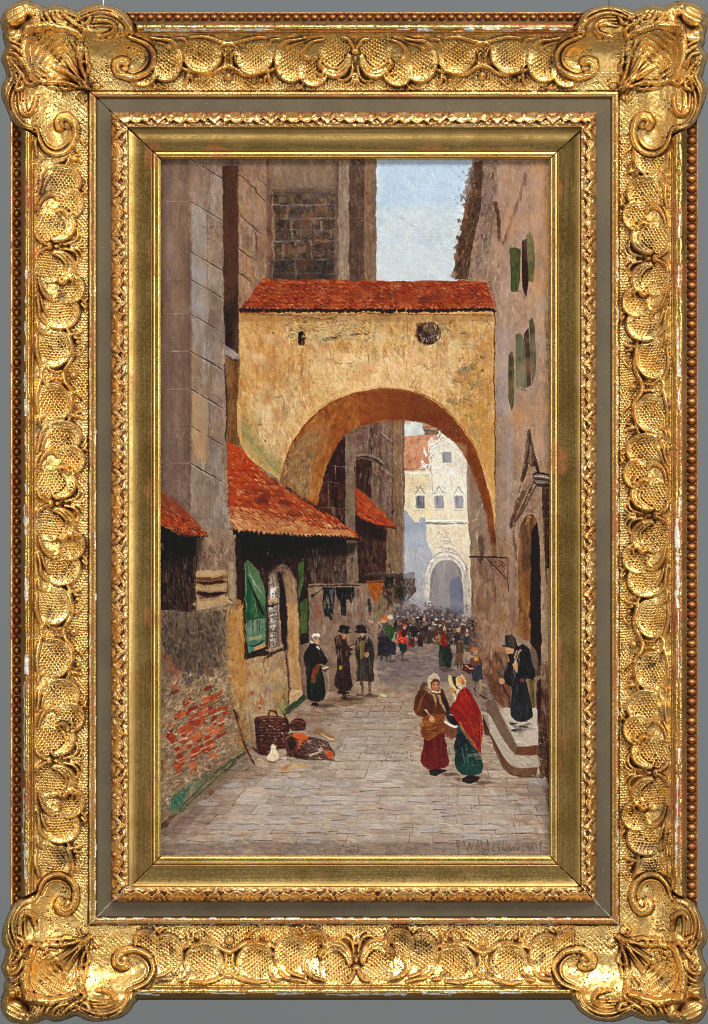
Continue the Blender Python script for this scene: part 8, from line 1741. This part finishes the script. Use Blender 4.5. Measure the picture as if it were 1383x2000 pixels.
pn = fn(FH, FW, 1.5); pc = blur(fn(FH, FW, 26), 2)+.5*fn(FH, FW, 9)
pn = .75*pn+.75*fn(FH, FW, 2.3)
pits = np.clip((pn-1.05+.42*np.clip(pc, -1.5, 1.8))*2.2, 0, 1)*(((U > 66) & (U < 172)) | (LAB >= 0) | INS)
HH -= pits*1.6; DIRT_SHADE += pits*1.
Hb = blur(HH, 4); Hb2 = blur(HH, 9)
CRV = np.clip(.5+(HH-Hb)*.12, 0, 1)
rel = HH-Hb
rel2 = HH-blur(HH, 2)
in_cove = ((U > 66) & (U < 172)) | (LAB >= 0) | INS
long_v = smooth_noise(FH//12+3, FW, 2.0, fr); long_h = smooth_noise(FH, FW//12+3, 2.0, fr)
LV = np.repeat(long_v, 12, 0)[:FH, :FW]; LH = np.repeat(long_h, 12, 1)[:FH, :FW]
ALONG = np.where(SIDE < 2, LV, LH).astype(np.float32)
patch = blur(fn(FH, FW, 60), 3); patch2 = fn(FH, FW, 24)
# red clay: on worn ridges, in streaks on the plain members
RED += in_cove*np.clip((rel-1.8)*.22, 0, .65)*np.clip(.55+patch*.6, 0, 1.4)
RED += in_cove*np.clip((-rel-1.3)*.34, 0, .9)*np.clip(.75+patch*.5+.3*patch2, 0, 1.3)*np.where((XX < 250) | (XX > 1150), 1., .8)
k = (U >= 42) & (U < 68) & (LAB < 0)
RED += k*np.clip(.18+ALONG*.35+patch*.35+.35*(SIDE == 0)*sm(700, 900, YY)*sm(1750, 1400, YY)*(U < 52)+.35*(SIDE == 1)*sm(480, 700, YY)*(U > 46)*(U < 56), 0, 1)
k = (U < 42) & (LAB < 0)
RED += k*np.clip(.45+patch2*.25, 0, .9)
DIRT_SHADE += k*np.clip(-rel*.28+.12, 0, .85)
k = (U >= 172) & (U < 188.4)
RED += k*np.clip(.2+ALONG*.3+patch*.3+.5*np.exp(-((U-187)/1.2)**2), 0, .9)
DIRT_SHADE += k*np.exp(-((U-172.8)/1.1)**2)*.8
k = (U >= 217) & (U < 250)
RED += k*np.clip((-rel-.9)*.4+.1*patch+.85*sm(224, 219, U)*np.clip(.5+patch2*.6, 0, 1), 0, .95)
DIRT_SHADE += k*np.clip((-rel-1.2)*.35, 0, .6)
k = (U >= 251) & (U < 299)
RED += k*np.clip(.9*np.exp(-((U-297.3)/1.1)**2)+np.clip(ALONG*.4+patch*1.1-.75, 0, .8)*sm(262, 292, U)+.25*np.clip(patch2*patch-.4, 0, 1), 0, .95)
k = (U >= 299)
RED += k*np.clip(ALONG*.3+patch*.3-.1, 0, .5)
DIRT_SHADE += in_cove*np.clip((-rel-1.7)*.18, 0, .65)*np.clip(.75+patch2*.4, 0, 1.3)  # patina in the hollows, with recess shade deepened in the colour
DIRT_SHADE += ((U > 66) & (U < 84) & (SIDE == 2) & (LAB < 0))*np.clip((-rel)*.2+.15, 0, .6)  # shade under the top rail's outer edge, painted into the cove
DIRT_SHADE += in_cove*np.clip(patch2*patch*.5-.35, 0, .5)
DIRT_SHADE += (np.abs(U-188.9) < .8)*.8
# gesso chips along the worn top edge of the moulding
def chip(x0, y0, x1, y1, w):
    n = int(max(abs(x1-x0), abs(y1-y0))); wd = np.clip(1.25*w*(.65+.5*fn(3, n+6, 9)[0, :n+1]), .35, 3*w); of = fn(3, n+6, 14)[0, :n+1]*.5
    for i in range(n+1):
        x = x0+(x1-x0)*i/max(n, 1); y = y0+(y1-y0)*i/max(n, 1)
        if y1-y0 > x1-x0: xa = x+of[i]; GES[int(y), int(round(xa-wd[i])):int(round(xa+wd[i]))+1] = 1
        else: ya = y+of[i]; GES[int(round(ya-wd[i])):int(round(ya+wd[i]))+1, int(x)] = 1
for c_ in ((52,528,53,545,1.6),(52,580,52,592,1),(51,628,51,655,1.5),(50,675,51,705,1),(50,728,50,765,1.4),(51,780,52,812,2.2),(51,845,52,870,.6),(52,945,53,960,.8),(49,985,52,1042,1.6),(52,1105,53,1172,2.0),(53,1277,54,1315,2.4),(49,1330,49,1460,.4),(49,1462,49,1502,.9),
           (48,1538,47,1640,1.5),(50,1645,53,1672,2.8),(50,1672,52,1715,1.8),(1326,420,1325,465,1.2),(1324,520,1324,560,.8),(1323,640,1323,735,1.),(1326,715,1326,735,1.6),(1325,760,1325,800,.7),(1326,970,1325,1015,1),(1322,1012,1321,1080,3.6),(1322,1080,1323,1150,2.6),(1321,1150,1323,1186,3.),
           (1323,1190,1324,1320,.5),(1325,1460,1324,1490,1.5),(1322,1517,1321,1600,1.3),(1320,1600,1319,1692,1.5)): chip(*c_)
for c_ in ((283,61,372,61,2.0),(372,60,500,60,.7),(500,60,536,59,1.6),(775,59,800,59,.7),(815,60,846,60,1.3),(904,59,926,59,1.3),(943,57,975,57,1.8),(976,60,1012,61,1.6),(1013,58,1058,57,1.4),(1073,59,1105,60,1.2),(1128,62,1140,62,1),
           (266,1937,300,1939,1.6),(300,1941,312,1941,.9),(415,1937,480,1938,.8),(540,1939,595,1938,1.4),(636,1940,700,1941,1.2),(690,1940,795,1939,1.5),(825,1937,880,1940,1.8),(868,1936,890,1937,.8),(975,1936,1018,1937,.8)): chip(*c_)
for y0 in range(430, 1800, 34):             # broken pale line along the inner fillet
    if fr.random() < .72: chip(1207.5, y0, 1207.5, y0+fr.integers(8, 32), .45)
for y0 in range(560, 1800, 40):
    if fr.random() < .5: chip(175, y0, 175, y0+fr.integers(6, 26), .35)
    if fr.random() < .45: chip(186.6, y0, 186.6, y0+fr.integers(8, 36), .4)
for x0 in range(200, 1190, 30):
    if fr.random() < .7: chip(x0, 1793.6, x0+fr.integers(8, 28), 1793.6, .45)
    if fr.random() < .6: chip(x0, 1805.6, x0+fr.integers(6, 26), 1805.6, .45)
    if fr.random() < .3: chip(x0, 178, x0+fr.integers(5, 18), 178, .4)
GES *= (HH > 1)
lost = (GES > .5) & (U < 70)
HH -= lost*1.0
# bare brown losses inside some cups
for (x, y, a, b) in ((1278,1238,4,5),(1272,1300,8,5),(1290,1290,4,8),(1046,1880,8,4),(1030,1905,12,4),(335,1858,3,12),(316,1913,11,3),(760,1902,8,4),(556,1912,12,3),(870,1903,8,4),(818,1895,9,3),(470,95,4,7),(330,100,3,9),(1060,1868,5,8)):
    if a: 
        d = np.hypot((XX[y-30:y+30, x-30:x+30]-x)/a, (YY[y-30:y+30, x-30:x+30]-y)/b)+.4*fn(60, 60, 5)[:XX[y-30:y+30, x-30:x+30].shape[0], :XX[y-30:y+30, x-30:x+30].shape[1]]
        DIRT_SHADE[y-30:y+30, x-30:x+30] += sm(1.15, .8, d)*.7; HH[y-30:y+30, x-30:x+30] -= sm(1.15, .8, d)*1.
# mitre joints
mi = (U > 171) & (U < 314)
left = XX < 691; topm = YY < 1000
wobm = MIT+fn(FH, FW, 12)*.25
crack = mi & (wobm < .9) & ~((~left) & topm & (U < 250))
HH -= crack*5.0; DIRT_SHADE += crack*1.
pale = mi & (wobm < 1.0) & (~topm) & (((~left) & (U < 225)) | (left & (U < 260)))
GES += pale*.9; HH += pale*4.2
crk = (U > 100) & (U < 172) & (MIT < .8); HH -= crk*2.5; DIRT_SHADE += crk*.6
carved = (((U > 66) & (U < 172)) | (LAB >= 0) | INS).astype(np.float32)
DIRT_SHADE += carved*np.clip((-rel2-.55)*.5, 0, .6)*np.clip(.8+.4*patch2, .2, 1.2)  # fine hollows darkened in the colour: patina plus painted shade
k = (U > 217) & (U < 250)
RED += k*np.clip((-rel2-.15)*1.1, 0, .9)*np.clip(.6+.5*patch2, .15, 1); DIRT_SHADE += k*np.clip((-rel2-.7)*.7, 0, .6)
RED[:] = np.clip(RED, 0, 1); DIRT_SHADE[:] = np.clip(DIRT_SHADE, 0, 1); GES[:] = np.clip(GES, 0, 1)

# ---------------------------------------------------------------- split it into its pieces
Uc = (U[:-1, :-1]+U[1:, 1:]+U[:-1, 1:]+U[1:, :-1])/4
Sc = SIDE[:-1, :-1]; Lc = LAB[:-1, :-1]; Ic = INS[:-1, :-1]
def grow(A):
    B = A.copy(); B[1:] |= A[:-1]; B[:-1] |= A[1:]; B[:, 1:] |= A[:, :-1]; B[:, :-1] |= A[:, 1:]; return B
Ic = Ic | (grow(grow(Ic)) & grow(grow(Lc >= 0)) & (Uc < 20.6))     # close the seam between overhang and rail
SOL = ((Uc >= 20) & (Uc < 313.6)) | Ic
rowwave = None
free = SOL & (Lc < 0) & ~Ic
CID = Lc.copy()
# nearest corner for the overhanging silhouette cells
cornerid = (XX[:-1, :-1] > 691).astype(np.int8)+2*(YY[:-1, :-1] > 1000).astype(np.int8)
SIDES = ('left', 'right', 'top', 'bottom')
bands = (('beaded_edge', 19.9, 42, GOLD_B, (0, 1, 2)), ('rounded_moulding', 42, 68.5, GOLD_M, (0, 1, 2, 3)), ('carved_cove', 68.5, 171.6, GOLD, (0, 1, 2, 3)),
         ('gilt_fillet', 171.6, 188.6, GOLD_F, (0, 1, 2, 3)), ('flat_frieze', 188.6, 217, FRIEZE, (0, 1, 2, 3)), ('leaf_moulding', 217, 249.8, GOLD_L, (0, 1, 2, 3)),
         ('sloping_liner', 249.8, 298, None, (0, 1, 2, 3)), ('sight_moulding', 298, 313.6, GOLD_S, (0, 1, 2, 3)))
plabel = {('rounded_moulding', 1): 'rounded gold moulding on the right with long white chips', ('rounded_moulding', 0): 'rounded gold moulding on the left worn to orange clay'}
for name, a, b, mt, sides in bands:
    for sd in range(4):
        if sd not in sides: continue
        a2 = 19.9 if (name == 'rounded_moulding' and sd == 3) else a
        mk = free & (Sc == sd) & (Uc >= a2) & (Uc < b)
        mm = mt or (GOLD_V if sd < 2 else GOLD_H)
        grid_part(name, mk, frame, mm, label=plabel.get((name, sd)))
for i in range(4):
    grid_part('corner_ornament', SOL & ((Lc == i) | (Ic & (cornerid == i) & (Lc < 0))), frame, GOLD_C)

def box(name, x0, x1, y0, y1, z0, z1, mat, parent):
    v = [(x, y, z) for x in (x0, x1) for y in (y0, y1) for z in (z0, z1)]
    f = [(0, 1, 3, 2), (4, 6, 7, 5), (0, 4, 5, 1), (2, 3, 7, 6), (0, 2, 6, 4), (1, 5, 7, 3)]
    me = bpy.data.meshes.new(name); me.from_pydata(v, [], f); me.update(); me.materials.append(mat)
    o = bpy.data.objects.new(name, me); scene.collection.objects.link(o)
    if parent: o.parent = parent; o.location = tuple(-q for q in parent.location)
    return o
box('backing_board', wx(30), wx(1350), .0004, .006, wz(1940), wz(34), WOOD, frame)

# ---------------------------------------------------------------- the painting
picture = bpy.data.objects.new('oil_painting', None); picture.location = (0, 0, wz(1677)); scene.collection.objects.link(picture)
picture['label'] = 'oil painting of an old town lane with ochre archway, red tiled roofs and people walking'
picture['category'] = 'painting'
sig = paint_picture()
box('wooden_panel', wx(OX), wx(OX+PW-1), -(PANEL_Z-1.5)*S, -(PANEL_Z-9)*S, wz(OY+PH-1), wz(OY), WOOD, picture)
pz = PZ-blur(PZ, 6)
pz = np.clip(pz, -1.3, 2.2)*IMPASTO+smooth_noise(PH, PW, 1.3)*.05*IMPASTO*2
nv = PW*PH
gy, gx = np.mgrid[0:PH, 0:PW]
co = np.stack([wx(gx+OX*1.), -(PANEL_Z+pz)*S, wz(gy+OY*1.)], 2).reshape(-1, 3).astype(np.float32)
idx = np.arange(nv, dtype=np.int32).reshape(PH, PW)
q = np.stack([idx[:-1, :-1], idx[1:, :-1], idx[1:, 1:], idx[:-1, 1:]], 2).reshape(-1, 4)
me = bpy.data.meshes.new('paint_layer')
me.vertices.add(nv); me.vertices.foreach_set('co', co.ravel())
me.loops.add(q.size); me.loops.foreach_set('vertex_index', q.ravel())
me.polygons.add(len(q)); me.polygons.foreach_set('loop_start', (np.arange(len(q))*4).astype(np.int32)); me.update(calc_edges=True)
me.polygons.foreach_set('use_smooth', np.ones(len(q), bool))
ca = me.color_attributes.new('paint', 'BYTE_COLOR', 'POINT')
rgb = np.clip(PC, 0, 1); lin = np.where(rgb <= .04045, rgb/12.92, ((rgb+.055)/1.055)**2.4)*PAINT_GAIN
ca.data.foreach_set('color', np.concatenate([np.clip(lin, 0, 1).reshape(-1, 3), np.ones((nv, 1))], 1).astype(np.float32).ravel())
me.materials.append(OIL)
pl = bpy.data.objects.new('paint_layer', me); scene.collection.objects.link(pl); pl.parent = picture; pl.location = (0, 0, -picture.location[2])
# signature: thin raised strokes of brown paint
vs, fs = [], []
rs = np.random.default_rng(5)
for st_ in sig:
    p_ = curvy(np.array(st_, float), False, 80); n = len(p_)
    for i in range(n-1):
        d = p_[i+1]-p_[i]; L = np.hypot(*d)+1e-9; nx, ny = -d[1]/L, d[0]/L; w = .58*rs.uniform(.6, 1.15)
        b0 = len(vs)
        for (q_, e) in ((p_[i], 0), (p_[i+1], .3)):
            for s_ in (-1, 1): vs.append((wx(OX+q_[0]+nx*w*s_+d[0]/L*e), -(PANEL_Z+1.15*IMPASTO+.25)*S, wz(OY+q_[1]+ny*w*s_+d[1]/L*e)))
        fs.append((b0, b0+2, b0+3, b0+1))
me = bpy.data.meshes.new('signature'); me.from_pydata(vs, [], fs); me.update(); me.materials.append(SIG)
so = bpy.data.objects.new('signature', me); scene.collection.objects.link(so); so.parent = picture; so.location = (0, 0, -picture.location[2])
so['label'] = 'brushed brown signature in the lower right of the painting'

# ---------------------------------------------------------------- cords and backdrop
def tube(name, pts, r, mat, seg=10, twist=0):
    vs, fs = [], []
    for i, (x, y, z) in enumerate(pts):
        for k in range(seg):
            a = k/seg*2*math.pi; rr = r*(1+.22*math.cos(2*a+i*twist))
            vs.append((x+rr*math.cos(a), y+rr*math.sin(a), z))
        if i:
            for k in range(seg): fs.append(((i-1)*seg+k, (i-1)*seg+(k+1) % seg, i*seg+(k+1) % seg, i*seg+k))
    me = bpy.data.meshes.new(name); me.from_pydata(vs, [], fs); me.update(); me.materials.append(mat)
    for pp in me.polygons: pp.use_smooth = True
    o = bpy.data.objects.new(name, me); scene.collection.objects.link(o); return o
o = tube('white_cord', [(wx(200+min(i, 60)*.115+.4*math.sin(i*.3)), -.006, wz(22-i*2.5)) for i in range(1200)], 1.5*S, CORD_W, 10, .5)
o['label'] = 'short bit of white hanging cord above the top left of the gold frame'; o['category'] = 'cord'
o = tube('dark_wire', [(wx(1191-min(i, 30)*.09), -.006, wz(22-i*2.5)) for i in range(1200)], .75*S, CORD_D, 8, .9)
o['label'] = 'thin dark hanging wire above the top right of the gold frame'; o['category'] = 'wire'
bd = box('backdrop', -4, 4, 1.4, 1.45, -3, 3.2, BACK, None); bd['kind'] = 'structure'
